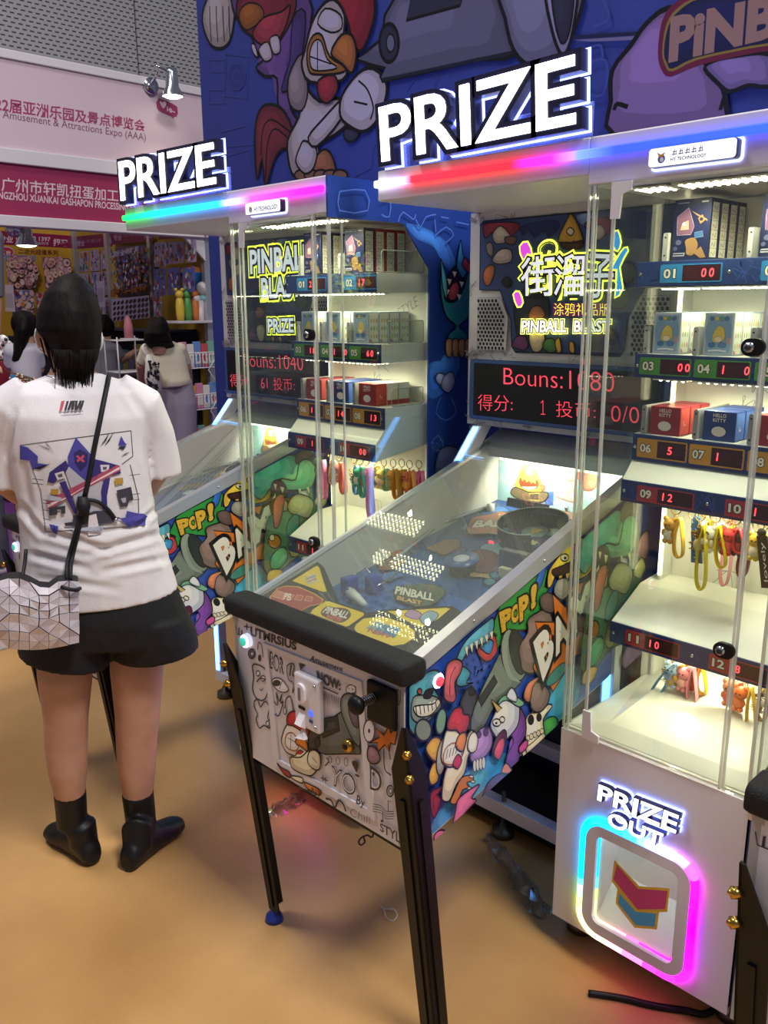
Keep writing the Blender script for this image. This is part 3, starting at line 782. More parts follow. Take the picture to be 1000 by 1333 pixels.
def front_art():
    A = Art(Plane((0, YF, 0), (1, 0, 0), (0, 0, 1)), .0008, .00004, .4, (300, 800, 4.1667))
    A.clip = [(XL+.002, .489), (XR-.002, .489), (XR-.002, .83), (XL+.002, .83)]
    K = '#3a3a40'
    A.cel = True
    def L(p, w=.0032, sm=3): A.line(p, w, K, sm)
    A.text('+', [(75, 80), (105, 85), (105, 52), (75, 48)], K, 0); A.text('UTMRSIUS', [(110, 115), (360, 195), (360, 150), (110, 62)], K, .035); A.text('Amusement', [(430, 250), (610, 310), (612, 285), (440, 220)], K, .01)
    A.text('BOR', [(215, 290), (290, 325), (290, 240), (215, 195)], K, .01); A.text('BOR', [(222, 282), (284, 316), (284, 252), (222, 208)], '#d8d4dc', .0)
    L([(30, 60), (38, 105), (90, 125)], .002, 1); A.poly([(45, 72), (50, 70), (52, 108), (46, 106)], K); A.poly([(60, 85), (66, 85), (68, 112), (62, 112)], K)
    A.oval(118, 212, 18, 26, '#77757c', .003, K); A.oval(120, 212, 8, 12, '#e8e6ea', .002, K)
    L([(150, 190), (155, 150), (172, 170), (178, 230)], .002); A.oval(160, 235, 8, 18, K, 0)
    L([(120, 280), (135, 268), (180, 285), (210, 330), (205, 420), (180, 465), (140, 450), (122, 400), (128, 340), (120, 280)]); A.oval(152, 318, 10, 14, '#f0eef2', .0025, K); A.oval(180, 345, 12, 14, '#f0eef2', .0025, K); L([(145, 365), (165, 345), (190, 350)]); L([(160, 400), (172, 412), (178, 398)], .002)
    L([(132, 470), (150, 460), (165, 500), (190, 470), (215, 500), (205, 560), (225, 580), (215, 615), (185, 600), (160, 615), (142, 570), (150, 540), (132, 500), (132, 470)]); A.oval(205, 590, 9, 14, '#e8e6ea', .0025, K)
    A.blob([(310, 280), (335, 265), (350, 280), (340, 330), (368, 345), (340, 425), (345, 370), (318, 350)], '#b9b6be', .0025, K); A.poly([(330, 270), (338, 272), (330, 330), (322, 330)], K)
    A.blob([(230, 370), (240, 345), (280, 350), (318, 400), (300, 420), (262, 410)], '#f0eef2', .0025, K); A.oval(255, 370, 22, 18, K, 0); L([(270, 400), (285, 360)], .0015)
    L([(240, 470), (260, 490), (252, 420), (268, 470), (282, 430), (276, 480), (290, 470), (268, 545), (245, 540)])
    L([(300, 520), (305, 460), (330, 445), (345, 520)]); A.oval(300, 520, 7, 20, '#d8d4dc', .002, K); A.oval(372, 490, 12, 36, '#9a98a0', .0025, K)
    A.poly([(375, 262), (412, 270), (385, 300)], K)
    A.text('NOW:', [(480, 368), (602, 412), (602, 360), (470, 300)], K, .04)
    L([(490, 385), (590, 430)], .003, 1)
    for k in range(11): L([(500+k*9, 408+k*4), (504+k*9, 478+k*4), (509+k*9, 412+k*4)], .0014, 1)
    A.oval(660, 405, 26, 26, '#efedf0', .002, K); L([(645, 395), (652, 402)], .002, 1); L([(665, 400), (675, 405)], .002, 1); L([(645, 418), (660, 426), (675, 420)], .002)
    # cannon and rooster of the coin door
    A.blob([(420, 690), (440, 610), (470, 590), (500, 740), (450, 745)], '#3d3f42', .003)
    A.blob([(490, 660), (500, 600), (600, 530), (690, 470), (712, 755), (640, 752), (520, 755), (480, 740)], '#5e6460', .003, sm=1)
    A.blob([(608, 520), (610, 450), (640, 425), (680, 440), (700, 520), (712, 700), (680, 690), (640, 610)], '#77807a', .003)
    A.blob([(648, 520), (655, 480), (680, 468), (700, 560), (700, 610), (670, 590)], '#6a5a66', .002)
    A.poly([(498, 640), (520, 560), (590, 545), (600, 625), (510, 665)], '#2f3234', .003); A.poly([(520, 635), (535, 580), (575, 572), (582, 615)], '#45494a', .002)
    A.oval(478, 690, 16, 26, '#2c2e30', .003)
    A.blob([(285, 690), (290, 650), (310, 600), (340, 590), (420, 640), (425, 720), (400, 770), (350, 760), (310, 740)], '#e2dac6', .003)
    A.blob([(315, 590), (320, 540), (350, 520), (385, 530), (395, 570), (430, 610), (425, 655), (380, 620), (345, 600)], '#b02a34', .003)
    A.blob([(310, 710), (312, 650), (350, 640), (380, 700), (360, 735)], '#f2efe6', .003, '#a8622c'); A.line([(320, 665), (365, 690)], .0016, K, 1); A.line([(338, 645), (335, 720)], .0016, K, 1)
    A.blob([(360, 690), (385, 655), (420, 680), (428, 735), (395, 715)], '#cc7a30', .003); A.blob([(362, 760), (385, 730), (410, 750), (395, 780)], '#a82834', .002)
    A.blob([(340, 820), (335, 770), (390, 770), (440, 730), (490, 750), (500, 800), (470, 850), (440, 870), (380, 850)], '#d6cfae', .003)
    A.blob([(430, 800), (435, 745), (465, 730), (495, 760), (495, 830), (465, 835)], '#e0dabd', .003); A.line([(455, 770), (480, 800)], .0018, K, 1)
    A.blob([(262, 800), (285, 825), (330, 850), (335, 880), (300, 860)], '#98303a', .003); A.blob([(340, 870), (400, 880), (400, 910), (355, 890)], '#d8d0b4', .003); A.blob([(410, 905), (450, 920), (500, 950), (490, 975), (430, 940)], '#cc7a30', .003)
    L([(530, 770), (545, 790), (525, 815)]); A.text('0 0 0', [(540, 800), (650, 820), (650, 770), (540, 760)], K, -.02)
    A.text('YO', [(545, 910), (690, 990), (690, 870), (560, 810)], K, .015); A.text('YO', [(552, 905), (684, 978), (684, 880), (566, 822)], '#eae7ec', -.02)
    A.text('!', [(690, 870), (712, 880), (705, 790), (665, 785)], K, .0)
    for x, y in ((500, 880), (515, 890)): A.text('+', [(x, y+15), (x+26, y+22), (x+26, y-12), (x, y-16)], K, 0)
    A.text('By', [(690, 1035), (740, 1050), (740, 1000), (700, 970)], K, .01)
    # right margin: burst, letters, notes
    A.poly([(765, 690), (820, 660), (800, 610), (845, 650), (870, 600), (880, 640), (918, 590), (915, 640), (905, 700), (880, 690), (875, 740), (850, 700), (815, 735), (810, 690)], '#d8722a', .003)
    A.blob([(755, 770), (762, 710), (800, 720), (825, 770), (810, 800), (775, 800)], '#8a6a78', .003); A.oval(765, 625, 30, 60, '#efedf0', .003, K); A.oval(765, 625, 6, 12, K, 0)
    A.text('D', [(770, 940), (830, 960), (835, 850), (770, 810)], K, .0); A.text('D', [(778, 930), (820, 945), (824, 868), (778, 832)], '#e6e3e8', -.01); A.text('★', [(778, 870), (800, 876), (800, 840), (778, 835)], K, 0)
    L([(845, 720), (850, 830), (885, 865)]); L([(870, 700), (880, 780)]); L([(900, 400), (935, 410), (930, 480), (905, 470), (915, 440)], .002)
    A.oval(880, 950, 18, 30, '#b8b4bc', .003, K); A.oval(882, 950, 8, 14, '#efedf0', .002, K)
    for k in range(4): L([(785, 1020+k*13), (830, 1030+k*13), (860, 1060+k*13), (900, 1060+k*13)], .0015)
    L([(840, 1110), (840, 1060)], .002, 1); A.oval(836, 1112, 8, 7, K, 0); L([(870, 1060), (870, 1000), (885, 1010)], .002, 1)
    A.text('STYLE', [(825, 1165), (960, 1250), (960, 1190), (825, 1120)], K, .02)
    L([(530, 990), (560, 1000), (580, 1040), (600, 1000), (625, 1020), (640, 1060)], .005); A.text('Chill', [(660, 1080), (770, 1130), (770, 1090), (670, 1040)], K, -.02)
    L([(380, 930), (440, 950), (480, 970)], .004); A.text('NY', [(450, 970), (505, 990), (510, 950), (455, 930)], K, 0)
    return A
def pinball(shift, label, front_only=False):
    global ORG
    t = thing('pinball_table', PB+shift, label, 'pinball table')
    ORG = PB
    W = mat('#e6e3e6', .4); IN = mat('#d9d8d0', .35)
    shared = _cache
    def put(name, maker, parent=t, lab=None):
        if name not in shared: shared[name] = maker()
        mb = shared[name]
        if isinstance(mb, Art): me = shared.setdefault(name+'_me', None) or mb.mb.mesh(name, ORG, fix=False)
        else: me = shared.setdefault(name+'_me', None) or mb.mesh(name, ORG)
        shared[name+'_me'] = me
        base = name.split('|')[0]
        o = link(base, me, parent)
        if lab: o['label'] = lab
        return o
    def side(x0, x1):
        return MB().prism([(x0, YF, .487), (x0, YF+.06, z_bot(YF+.06)), (x0, YB+.01, z_bot(YB+.01)), (x0, YB+.01, z_rail(YB+.01)), (x0, YF, z_rail(YF))], (x1-x0, 0, 0), IN)
    pr = put('side_panel|r', lambda: side(XR-.014, XR), lab='side panel printed with a colourful graffiti collage')
    put('side_panel|l', lambda: side(XL, XL+.014))
    put('graffiti_print|side', side_art, pr)
    pf = put('front_panel', lambda: MB().box(XL, XR, YF, YF+.014, .487, .832, mat('#e3e0e4', .4)), lab='white front panel with black doodles')
    put('doodle_print', front_art, pf)
    put('bottom_panel', lambda: MB().prism([(XL+.014, YF+.014, z_bot(YF)+.004), (XL+.014, YB, z_bot(YB)+.004), (XL+.014, YB, z_bot(YB)+.018), (XL+.014, YF+.014, z_bot(YF)+.018)], (XR-XL-.028, 0, 0), BLACK))
    def rail(x0, x1, lo, hi):
        return MB().prism([(x0, 1.03, lo(1.03)), (x0, 1.925, lo(1.925)), (x0, 1.925, hi(1.925)), (x0, 1.03, hi(1.03))], (x1-x0, 0, 0), ALU)
    put('side_rail|r', lambda: rail(XR-.018, XR+.006, z_rail, lambda y: .870+.324*(y-1.07))); put('side_rail|l', lambda: rail(XL-.006, XL+.018, lambda y: .830+.306*(y-1.089), lambda y: .860+.306*(y-1.089)))
    put('screw', lambda: MB().ball((XR+.006, 1.22, z_rail(1.22)+.016), .004, CHROME).ball((XR+.006, 1.45, z_rail(1.45)+.017), .004, CHROME))
    # rounded black lockbar
    def lockbar():
        pts = [(a+1.044, c+.852) for a, c in rrect(-.036, .036, -.023, .021, .014, 4)]
        b = MB(); rings = []
        for x, k in ((XL-.008, .75), (XL-.006, .93), (XL+.002, 1), (XR-.01, 1), (XR+.004, 1), (XR+.011, .93), (XR+.014, .75)):
            rings.append([(x, 1.044+(y-1.044)*k, .852+(z-.852)*k) for y, z in pts])
        return b.loft(rings, BLACKP)
    put('lock_bar', lockbar, lab='rounded black textured front bar')
    # coin door, plunger, buttons
    fp = Plane((0, YF, 0), (1, 0, 0), (0, 0, 1))
    def q(px, py, y=YF): 
        h = Plane((0, y, 0), (1, 0, 0), (0, 0, 1)).hit(300+px/4.1667, 800+py/4.1667); return h
    def door_frame():
        o = [q(*p) for p in ((183, 150), (718, 362), (792, 1118), (245, 812))]; i_ = [q(*p) for p in ((207, 178), (690, 386), (750, 1052), (270, 786))]
        return MB().ring_prism(o, i_, (0, -.004, 0), W)
    put('coin_door_frame', door_frame)
    def coin_mech():
        a, c = q(378, 318), q(512, 610)
        b = MB(); b.box(a.x, c.x+.002, YF-.018, YF, c.z-.012, a.z+.010, mat('#e9e7ec', .3), .005)
        cx = (a.x+c.x)/2; 
        b.prism([(x+cx-.012, YF-.024, z+a.z-.030) for x, z in rrect(-.015, .015, -.022, .022, .0145, 5)], (0, .007, 0), mat('#f3f1f5', .3))
        b.box(cx-.015, cx-.009, YF-.026, YF-.02, a.z-.044, a.z-.016, mat('#77757d', .4))
        b.box(cx-.022, cx-.002, YF-.020, YF-.015, a.z-.066, a.z-.060, BLACK)
        b.prism([(cx-.022, YF-.018, a.z-.076), (cx-.022, YF-.032, a.z-.098), (cx-.022, YF-.018, a.z-.108)], (.020, 0, 0), mat('#f3f1f5', .3))
        b.prism([(cx-.014, YF-.018, a.z-.112), (cx-.024, YF-.030, a.z-.132), (cx+.004, YF-.026, a.z-.128)], (0, .008, 0), mat('#f3f1f5', .3))
        b.box(cx+.010, cx+.022, YF-.020, YF-.016, a.z-.072, a.z-.060, mat('#3f5ad8', .3, 0, 1.5)); b.box(cx+.012, cx+.022, YF-.020, YF-.016, a.z-.086, a.z-.080, mat('#3a4a80', .3))
        for zz in (a.z-.002, c.z+.002): b.ball((c.x-.008, YF-.018, zz), .004, CHROME)
        return b
    put('coin_slot', coin_mech, lab='white plastic coin slot with blue light')
    put('door_lock', lambda: MB().cyl(q(657, 702)+Vector((0, -.016, 0)), q(657, 702), .0125, GOLD).cyl(q(657, 702)+Vector((0, -.018, 0)), q(657, 702)+Vector((0, -.015, 0)), .006, BLACK), lab='brass door lock')
    def plunger():
        a, c = q(765, 372), q(912, 600); b = MB()
        b.box(a.x-.004, c.x+.002, YF-.012, YF, c.z-.012, a.z+.012, BLACK, .006)
        k = q(800, 440); b.cyl((k.x, YF-.050, k.z), (k.x, YF, k.z), .005, mat('#3a3b40', .3, .8))
        for i in range(6): b.tube([(k.x+.009*math.cos(u), YF-.014-.005*i-.005*u/6.28, k.z+.009*math.sin(u)) for u in [j*.785 for j in range(9)]], .0013, mat('#5a5b60', .3, .8), 5)
        b.ball((k.x, YF-.056, k.z), .019, BLACK, 1, .7, 1)
        return b
    put('plunger', plunger, lab='black ball plunger on a square plate')
    def button(c, d, col, core):
        b = MB(); d = Vector(d)
        b.cyl(c, c+d*.010, .016, mat('#dfe2f4', .3, 0, .8)); b.tube([c+d*.010, c+d*.013], .0145, mat(col, .2, 0, 5.0)); b.cyl(c+d*.012, c+d*.017, .010, mat(core, .3, 0, .9), 18)
        return b
    put('flipper_button|l', lambda: button(q(98, 138), (0, -1, 0), '#c8ccff', '#38b8a0'), lab='lit flipper button with green centre')
    put('flipper_button|r', lambda: button(Plane((XR, 0, 0), (0, 1, 0), (0, 0, 1)).hit(565, 884), (1, 0, 0), '#e8d8ff', '#e04858'), lab='lit flipper button with red centre')
    # legs: folded black angle, pointed top, gold bolts, levelling foot
    def leg(sx, cx):
        b = MB(); w = .048; th = .004
        top = Vector((cx+(.026 if sx > 0 else .010), YF-.034, .765)); foot = Vector((cx+(.030 if sx > 0 else .020), YF+.055, .03))
        ax = Vector((-sx, 0, 0)); ay = Vector((0, 1, 0))
        for d, o in ((ax, ay), (ay, ax)):
            dn = (foot-top)/(top.z-foot.z)
            P = [top, top+d*.008, top+d*w*.95+dn*.10, foot+d*w*.85, foot]
            b.prism(P, o*th, BLACK)
            P = [top+d*w*.35+dn*.16, top+d*w*.60+dn*.16, foot+d*w*.52-dn*.02, foot+d*w*.32-dn*.02]
            b.prism(P, o*(-.004), BLACK)
        return b
    for nm, sx, cx in (('r', 1, XR+.008), ('l', -1, XL-.008)):
        lg = put('leg|'+nm, lambda: leg(sx, cx))
        d = Vector((sx, -1, 0)).normalized()
        for z in (.715, .664):
            f = (.765-z)/.735; c = Vector((cx+(.026+.004*f if sx > 0 else .010+.010*f), YF-.034+.089*f, z))
            put('bolt|%s%d' % (nm, z*1000), lambda: MB().cyl(c-d*.004, c+d*.010, .0085, GOLD, 6).ball(c+d*.010, .005, GOLD), lg)
        put('levelling_foot|'+nm, lambda: MB().lathe([(0, .04), (.007, .04), (.007, .018), (.02, .014), (.024, 0), (0, 0)], mat('#2a3f9a', .3) if sx < 0 else BLACK, (cx+(.0 if sx > 0 else .030), YF+.062, 0), 16), lg)
    if front_only: return t
    # table interior
    put('inner_wall|l', lambda: MB().prism([(XL+.015, 1.1, z_field(1.1)-.02), (XL+.015, 1.97, z_field(1.97)-.02), (XL+.015, 1.97, z_top(1.92)-.012), (XL+.015, 1.1, z_top(1.1)-.012)], (.004, 0, 0), mat('#cfcdc2', .3)))
    fld = Plane((-1.3, 1.307, .825), (1, 0, 0), (0, 1, .179))
    def field():
        return MB().prism([(XL+.016, 1.06, z_field(1.06)-.012), (XL+.016, 1.97, z_field(1.97)-.012), (XL+.016, 1.97, z_field(1.97)), (XL+.016, 1.06, z_field(1.06))], (XR-XL-.032, 0, 0), mat('#2b4f86', .25))
    pf_ = put('playfield', field)
    def field_art():
        A = Art(fld, .0008, .00005, .25)
        hw = (XR-XL)/2-.018; cx = (XR+XL)/2+1.3
        A.clip = [(cx-hw, -.24), (cx+hw, -.24), (cx+hw, .66), (cx-hw, .66)]
        rnd = random.Random(5)
        A.fill([(cx-hw, -.23), (cx+hw, -.23), (cx+hw, .12), (cx-hw, .12)], '#3a63a8')
        for i in range(13):
            for j in range(7): A.oval(cx-.2+i*.034+(j % 2)*.017, -.12+j*.03, .010, .010, '#274a8a', 0, n=8)
        for i in range(26):
            x, y = cx+rnd.uniform(-hw, hw), rnd.uniform(.1, .68); r = rnd.uniform(.02, .05)
            pts = [(x+r*rnd.uniform(.6, 1.3)*math.cos(a), y+r*rnd.uniform(.6, 1.3)*math.sin(a)) for a in [k*PI/4 for k in range(8)]]
            A.crop = None; A.blob(pts, rnd.choice(['#3f6fa8', '#5a8ab8', '#7a5a48', '#3a6a78', '#a8643c', '#5a4a7a', '#88a8b8', '#b09868', '#24406e']), .002)
        A.C(310, 720, 3.333)
        A.blob([(680, 200), (690, 160), (760, 150), (850, 150), (900, 180), (860, 230), (780, 245), (700, 220)], '#4a5a48', .003)
        A.text('PINBALL', [(680, 190), (850, 222), (855, 190), (690, 155)], '#e0dcc8', .04, ol=.06); A.text('BLAST', [(690, 215), (800, 240), (800, 222), (695, 198)], '#d8a870', .04, ol=.06)
        A.C(500, 620, 3.846)
        A.blob([(420, 300), (440, 225), (520, 205), (600, 190), (640, 230), (610, 300), (520, 300)], '#a86a4a', .003)
        A.text('BAM', [(440, 270), (612, 268), (625, 225), (465, 236)], '#efe8dc', .05, ol=.06)
        A.blob([(400, 420), (480, 380), (560, 400), (600, 460), (520, 500), (430, 480)], '#7a4a40', .002); A.blob([(330, 420), (380, 390), (400, 420), (360, 450)], '#c8b8b0', .002)
        for x, y in ((560, 510), (530, 545), (600, 500)): A.oval(x, y, 30, 16, '#4a7a78', .003)
        return A
    put('field_print', field_art, pf_)
    # apron with cards
    n = Vector((0, -.312, 1)).normalized(); ap_p = Vector((-1.3, 1.08, .866-.014))
    apl = Plane(ap_p, (1, 0, 0), (0, 1, .312))
    def apron():
        pts = [(75, 190), (345, 38), (372, 60), (440, 215), (560, 258), (640, 244), (930, 228), (968, 255), (800, 470), (500, 400), (200, 270)]
        P = [apl.hit(310+x/3.333, 720+y/3.333) for x, y in pts]
        P[0].x = max(P[0].x, XL+.02)
        return MB().prism(P, -n*.012, BLACKP)
    apo = put('apron', apron)
    def cards():
        A = Art(apl, .0010, .00006, .3, (310, 720, 3.333))
        A.blob([(235, 122), (342, 56), (352, 62), (385, 168), (370, 170)], CARD_Y, 0, sm=0); A.poly([(290, 105), (335, 90), (345, 125), (300, 140)], '#c9b8a8'); A.line([(295, 115), (340, 98)], .003, '#5a4a9a'); A.line([(298, 128), (342, 112)], .003, '#c04a3a')
        A.poly([(140, 192), (172, 155), (205, 145), (262, 148), (330, 178), (370, 205), (360, 222), (310, 232), (268, 256), (200, 232), (142, 208)], '#a83a2c', .003, '#e0b040')
        for k in range(3): A.poly([(200+k*45, 200-k*-4), (230+k*45, 205+k*4), (245+k*40, 185+k*5), (215+k*42, 178+k*5)], '#c85a44', .0015, '#e8d8b0')
        A.poly([(150, 190), (195, 205), (212, 180), (172, 165)], '#d07a68', .001, '#f0e0d0'); A.text('PB', [(196, 205), (228, 210), (235, 180), (205, 175)], '#f0e4d4', .02)
        A.poly([(315, 264), (325, 248), (380, 212), (395, 212), (545, 262), (548, 272), (480, 320), (468, 322)], CARD_Y, 0)
        A.blob([(360, 265), (385, 235), (420, 240), (470, 245), (490, 275), (450, 305), (400, 290)], '#6a3a2c', .001)
        A.text('PINBALL', [(365, 262), (470, 288), (490, 260), (390, 235)], '#f0e4dc', .03, ol=.05); A.text('MASTER', [(380, 285), (445, 303), (458, 288), (392, 268)], '#d86a4a', .03, ol=.04)
        A.poly([(505, 332), (512, 315), (545, 288), (600, 282), (655, 286), (720, 308), (768, 342), (768, 372), (720, 400), (660, 408), (600, 390), (520, 352)], CARD_Y, 0)
        A.poly([(555, 330), (600, 300), (710, 330), (665, 365)], '#88a0a0'); A.text('BONUS', [(590, 352), (680, 372), (705, 335), (615, 312)], '#3a8ac0', .04, ol=.04); A.text('NEW', [(560, 345), (660, 378), (668, 360), (575, 328)], '#c0604a', .04)
        A.poly([(650, 257), (905, 242), (922, 246), (870, 290), (800, 325), (780, 322)], CARD_Y, 0)
        A.blob([(725, 275), (750, 250), (790, 262), (800, 285), (770, 292)], '#b080b0', .002); A.blob([(790, 285), (830, 255), (870, 270), (850, 300), (810, 315)], '#7a9ab8', .002)
        return A
    put('instruction_card', cards, apo, 'yellow instruction cards set into the black apron')
    put('apron_slot', lambda: MB().prism([apl.hit(310+x/3.333, 720+y/3.333)+n*.001 for x, y in ((765, 432), (832, 385), (845, 392), (785, 440))], n*.003, BLACK), apo)
    # flippers, posts, bumpers, upper ring
    fp_ = lambda x, y, s=3.333, ox=310, oy=720, h=0: fld.hit(ox+x/s, oy+y/s)+fld.n*h
    def flipper(a, c):
        b = MB(); a, c = fp_(*a, h=.022), fp_(*c, h=.022); b.tube([a, a*.5+c*.5, c], [.013, .011, .007], mat('#dfe0dc', .3), 12); b.cyl(a-fld.n*.02, a+fld.n*.012, .009, mat('#3348a0', .3))
        return b
    def fpost(p):
        b = MB(); p0 = fp_(*p, h=0); b.box(p0.x-.014, p0.x+.014, p0.y-.02, p0.y+.02, p0.z, p0.z+.045, mat('#2f4aa8', .25), .006); return b
    put('flipper|l', lambda: flipper((492, 205), (556, 262)), lab='white flipper bat')
    put('flipper|r', lambda: flipper((700, 330), (620, 315)))
    put('flipper_post|l', lambda: fpost((484, 178))); put('flipper_post|r', lambda: fpost((590, 170)))
    for gi, P in enumerate(([(395, 225), (372, 120), (385, 60)], [(520, 120), (560, 95), (590, 130)], [(570, 190), (640, 160), (700, 110)])):
        put('wire_guide|%d' % gi, lambda: MB().tube([fp_(x, y, h=.02) for x, y in P], .0022, CHROME, 6))
    put('ball_lane', lambda: MB().tube([fp_(x, y, 3.846, 500, 620, .012) for x, y in ((60, 440), (260, 270), (330, 240), (560, 160))], .006, mat('#8d9298', .4, .4), 8))
    def bumper():
        b = MB(); c = fp_(395, 480, 3.846, 500, 620)
        b.cyl(c, c+fld.n*.03, .032, BLACK, 24, .034); b.cyl(c+fld.n*.03, c+fld.n*.036, .043, mat('#3a5f98', .25), 28); b.cyl(c+fld.n*.036, c+fld.n*.038, .02, mat('#c8d0d8', .3), 20)
        return b
    put('bumper', bumper, lab='round blue bumper')
    def ring():
        b = MB(); c = fp_(752, 330, 3.846, 500, 620); r = .092; u, v = fld.u, fld.v; pts = []
        for i in range(33):
            a = math.radians(-20+300*i/32)+.4; pts.append(c+u*r*math.cos(a)+v*r*math.sin(a))
        o = [p for p in pts]; k = .004
        vs = o+[p+fld.n*.06 for p in o]; m = len(o)
        b.add(vs, [[i, i+1, m+i+1, m+i] for i in range(m-1)], mat('#24282a', .25)); b.tube([p+fld.n*.06 for p in o], .0015, mat('#c8ccc4', .3), 6)
        for (x, y, rr, cc) in ((757, 290, .036, '#8fb0a8'), (740, 350, .042, '#2c3a68')):
            q_ = fp_(x, y, 3.846, 500, 620, .004); b.cyl(q_, q_+fld.n*.004, rr, mat(cc, .3), 28)
        q_ = fp_(757, 290, 3.846, 500, 620, .009); b.prism([q_+u*-.02+v*.016, q_+u*.02+v*.014, q_+u*.004-v*.022], fld.n*.001, mat('#e0c050', .3))
        q_ = fp_(740, 350, 3.846, 500, 620, .009); b.prism([q_+(u*math.cos(a)+v*math.sin(a))*(.02 if i % 2 else .011) for i, a in enumerate([i*PI/8 for i in range(16)])], fld.n*.001, mat('#d8c890', .3))
        q_ = fp_(610, 325, 3.846, 500, 620); b.cyl(q_, q_+fld.n*.035, .009, mat('#5f86a0', .2))
        return b
    put('ring_wall', ring, lab='curved black wall around printed discs')
    for k, (x, y) in enumerate(((578, 205), (625, 210), (672, 216), (716, 220))): put('field_lamp|o%d' % k, lambda: MB().ball(fp_(x, y, 3.846, 500, 620, .004), .005, mat('#ffb890', .3, 0, 6)))
    for k, (x, y) in enumerate(((535, 338), (520, 408), (590, 394))): put('field_lamp|r%d' % k, lambda: MB().tube([fp_(x, y, 3.846, 500, 620, .004)+Vector((.006*(j-1), .003*(j % 2), 0)) for j in range(3)], .004, mat('#ff3040', .3, 0, 3.5), 8))
    fq = lambda x, y: fp_(x, y, 3.846, 500, 620)
    put('rubber_post', lambda: MB().lathe([(0, 0), (.012, 0), (.012, .012), (.011, .026), (0, .03)], mat('#e8e6e0', .3), fq(533, 185)))
    for k, (x, y) in enumerate(((912, 185), (785, 202), (876, 212))): put('steel_post|%d' % k, lambda: MB().lathe([(0, 0), (.004, 0), (.004, .011), (.006, .016), (.003, .021), (0, .021)], CHROME, fq(x, y)))
    def blk(x, y, w0, w1, d, z0, z1, c): q_ = fq(x, y); return MB().box(q_.x-w0, q_.x+w1, q_.y-d, q_.y+d, q_.z+z0, q_.z+z1, mat(c, .3), .003)
    put('ramp_cover', lambda: blk(640, 470, .03, .05, .015, 0, .05, '#4a463c')); put('light_target', lambda: blk(600, 515, .012, .02, .008, .0, .03, '#d8d0a0'))
    def comb():
        q_ = fq(690, 185); P = [(q_.x-.075, q_.y+.025, q_.z)]
        for k in range(16): P += [(q_.x-.07+k*.009, q_.y+.025, q_.z+.03), (q_.x-.065+k*.009, q_.y+.025, q_.z+.03), (q_.x-.065+k*.009, q_.y+.025, q_.z+.006), (q_.x-.061+k*.009, q_.y+.025, q_.z+.006)]
        P.append((q_.x+.085, q_.y+.025, q_.z)); return MB().prism(P, (0, .006, 0), BLACK)
    put('target_bank', comb)
    bp = put('back_panel', lambda: MB().box(XL+.02, XR-.016, 1.96, 1.968, z_field(1.96)-.005, 1.08, mat('#a9cfd0', .35)))
    def back_art():
        A = Art(Plane((0, 1.96, 0), (1, 0, 0), (0, 0, 1)), .0006, .00004, .35, (640, 560, 7.143))
        A.crop = (640, 560, 7.143)
        for k in range(9): A.line([(170+k*70, 230), (200+k*70, 260), (180+k*70, 300), (215+k*70, 330)], .0018, '#dcecea')
        A.poly([(500, 570), (578, 570), (578, 700), (500, 690)], '#3d5f98')
        A.blob([(345, 212), (360, 240), (495, 560), (450, 580), (350, 575), (225, 525), (215, 515)], '#e2a83a', .0025, sm=1); A.oval(368, 298, 24, 34, '#c8503a', .002); A.oval(282, 390, 20, 28, '#e08a3a', .0018); A.oval(478, 535, 22, 30, '#d0603a', .0018)
        A.oval(355, 385, 34, 40, '#f2ead0', .002); A.oval(350, 388, 8, 10, '#6a5a48', 0)
        A.blob([(262, 480), (275, 440), (290, 480), (310, 455), (330, 490), (350, 470), (372, 500), (390, 480), (412, 505), (420, 460), (440, 500), (410, 545), (340, 550), (285, 530)], '#7a2f18', .002); A.blob([(280, 520), (340, 525), (420, 520), (400, 548), (330, 552)], '#f0e4c0', .0015)
        A.blob([(185, 560), (230, 530), (350, 575), (460, 575), (520, 580), (530, 620), (480, 665), (380, 675), (260, 640), (190, 600)], '#6a5a40', .003); A.poly([(355, 590), (445, 585), (445, 655), (355, 645)], '#4a4030', .002, '#c8a850')
        A.blob([(585, 600), (600, 500), (640, 440), (740, 440), (780, 500), (790, 660), (700, 650)], '#e8b0a0', .0025, '#b86048'); A.line([(620, 450), (700, 470), (760, 470)], .003, '#b86048'); A.blob([(720, 620), (745, 570), (780, 600), (770, 660)], '#f2e4d8', .002, '#b86048')
        A.blob([(800, 420), (860, 350), (950, 380), (990, 450), (960, 540), (890, 560), (840, 500)], '#dd7f68', .003, '#a84838')
        return A
    put('backdrop_print', back_art, bp)
    hd = put('hood', lambda: MB().prism([(XL-.008, 1.915, 1.078), (XL-.008, 1.912, 1.106), (XL-.008, 1.93, 1.120), (XL-.008, 2.0, 1.146), (XL-.008, 2.0, 1.078)], (XR-XL+.016, 0, 0), W))
    put('glass_sheet', lambda: MB().prism([(XL+.016, 1.07, z_top(1.07)-.006), (XL+.016, 1.914, z_top(1.914)-.006), (XL+.016, 1.914, z_top(1.914)-.002), (XL+.016, 1.07, z_top(1.07)-.002)], (XR-XL-.032, 0, 0), GLASS))
    put('hood_lamp', lambda: MB().box(XL+.05, XR-.05, 1.925, 1.935, 1.070, 1.078, mat('#fff4dc', .4, 0, 6)), hd)
    put('rear_panel', lambda: MB().box(XL+.015, XR-.015, 1.972, YB+.008, z_bot(YB), z_rail(1.96), BLACK))
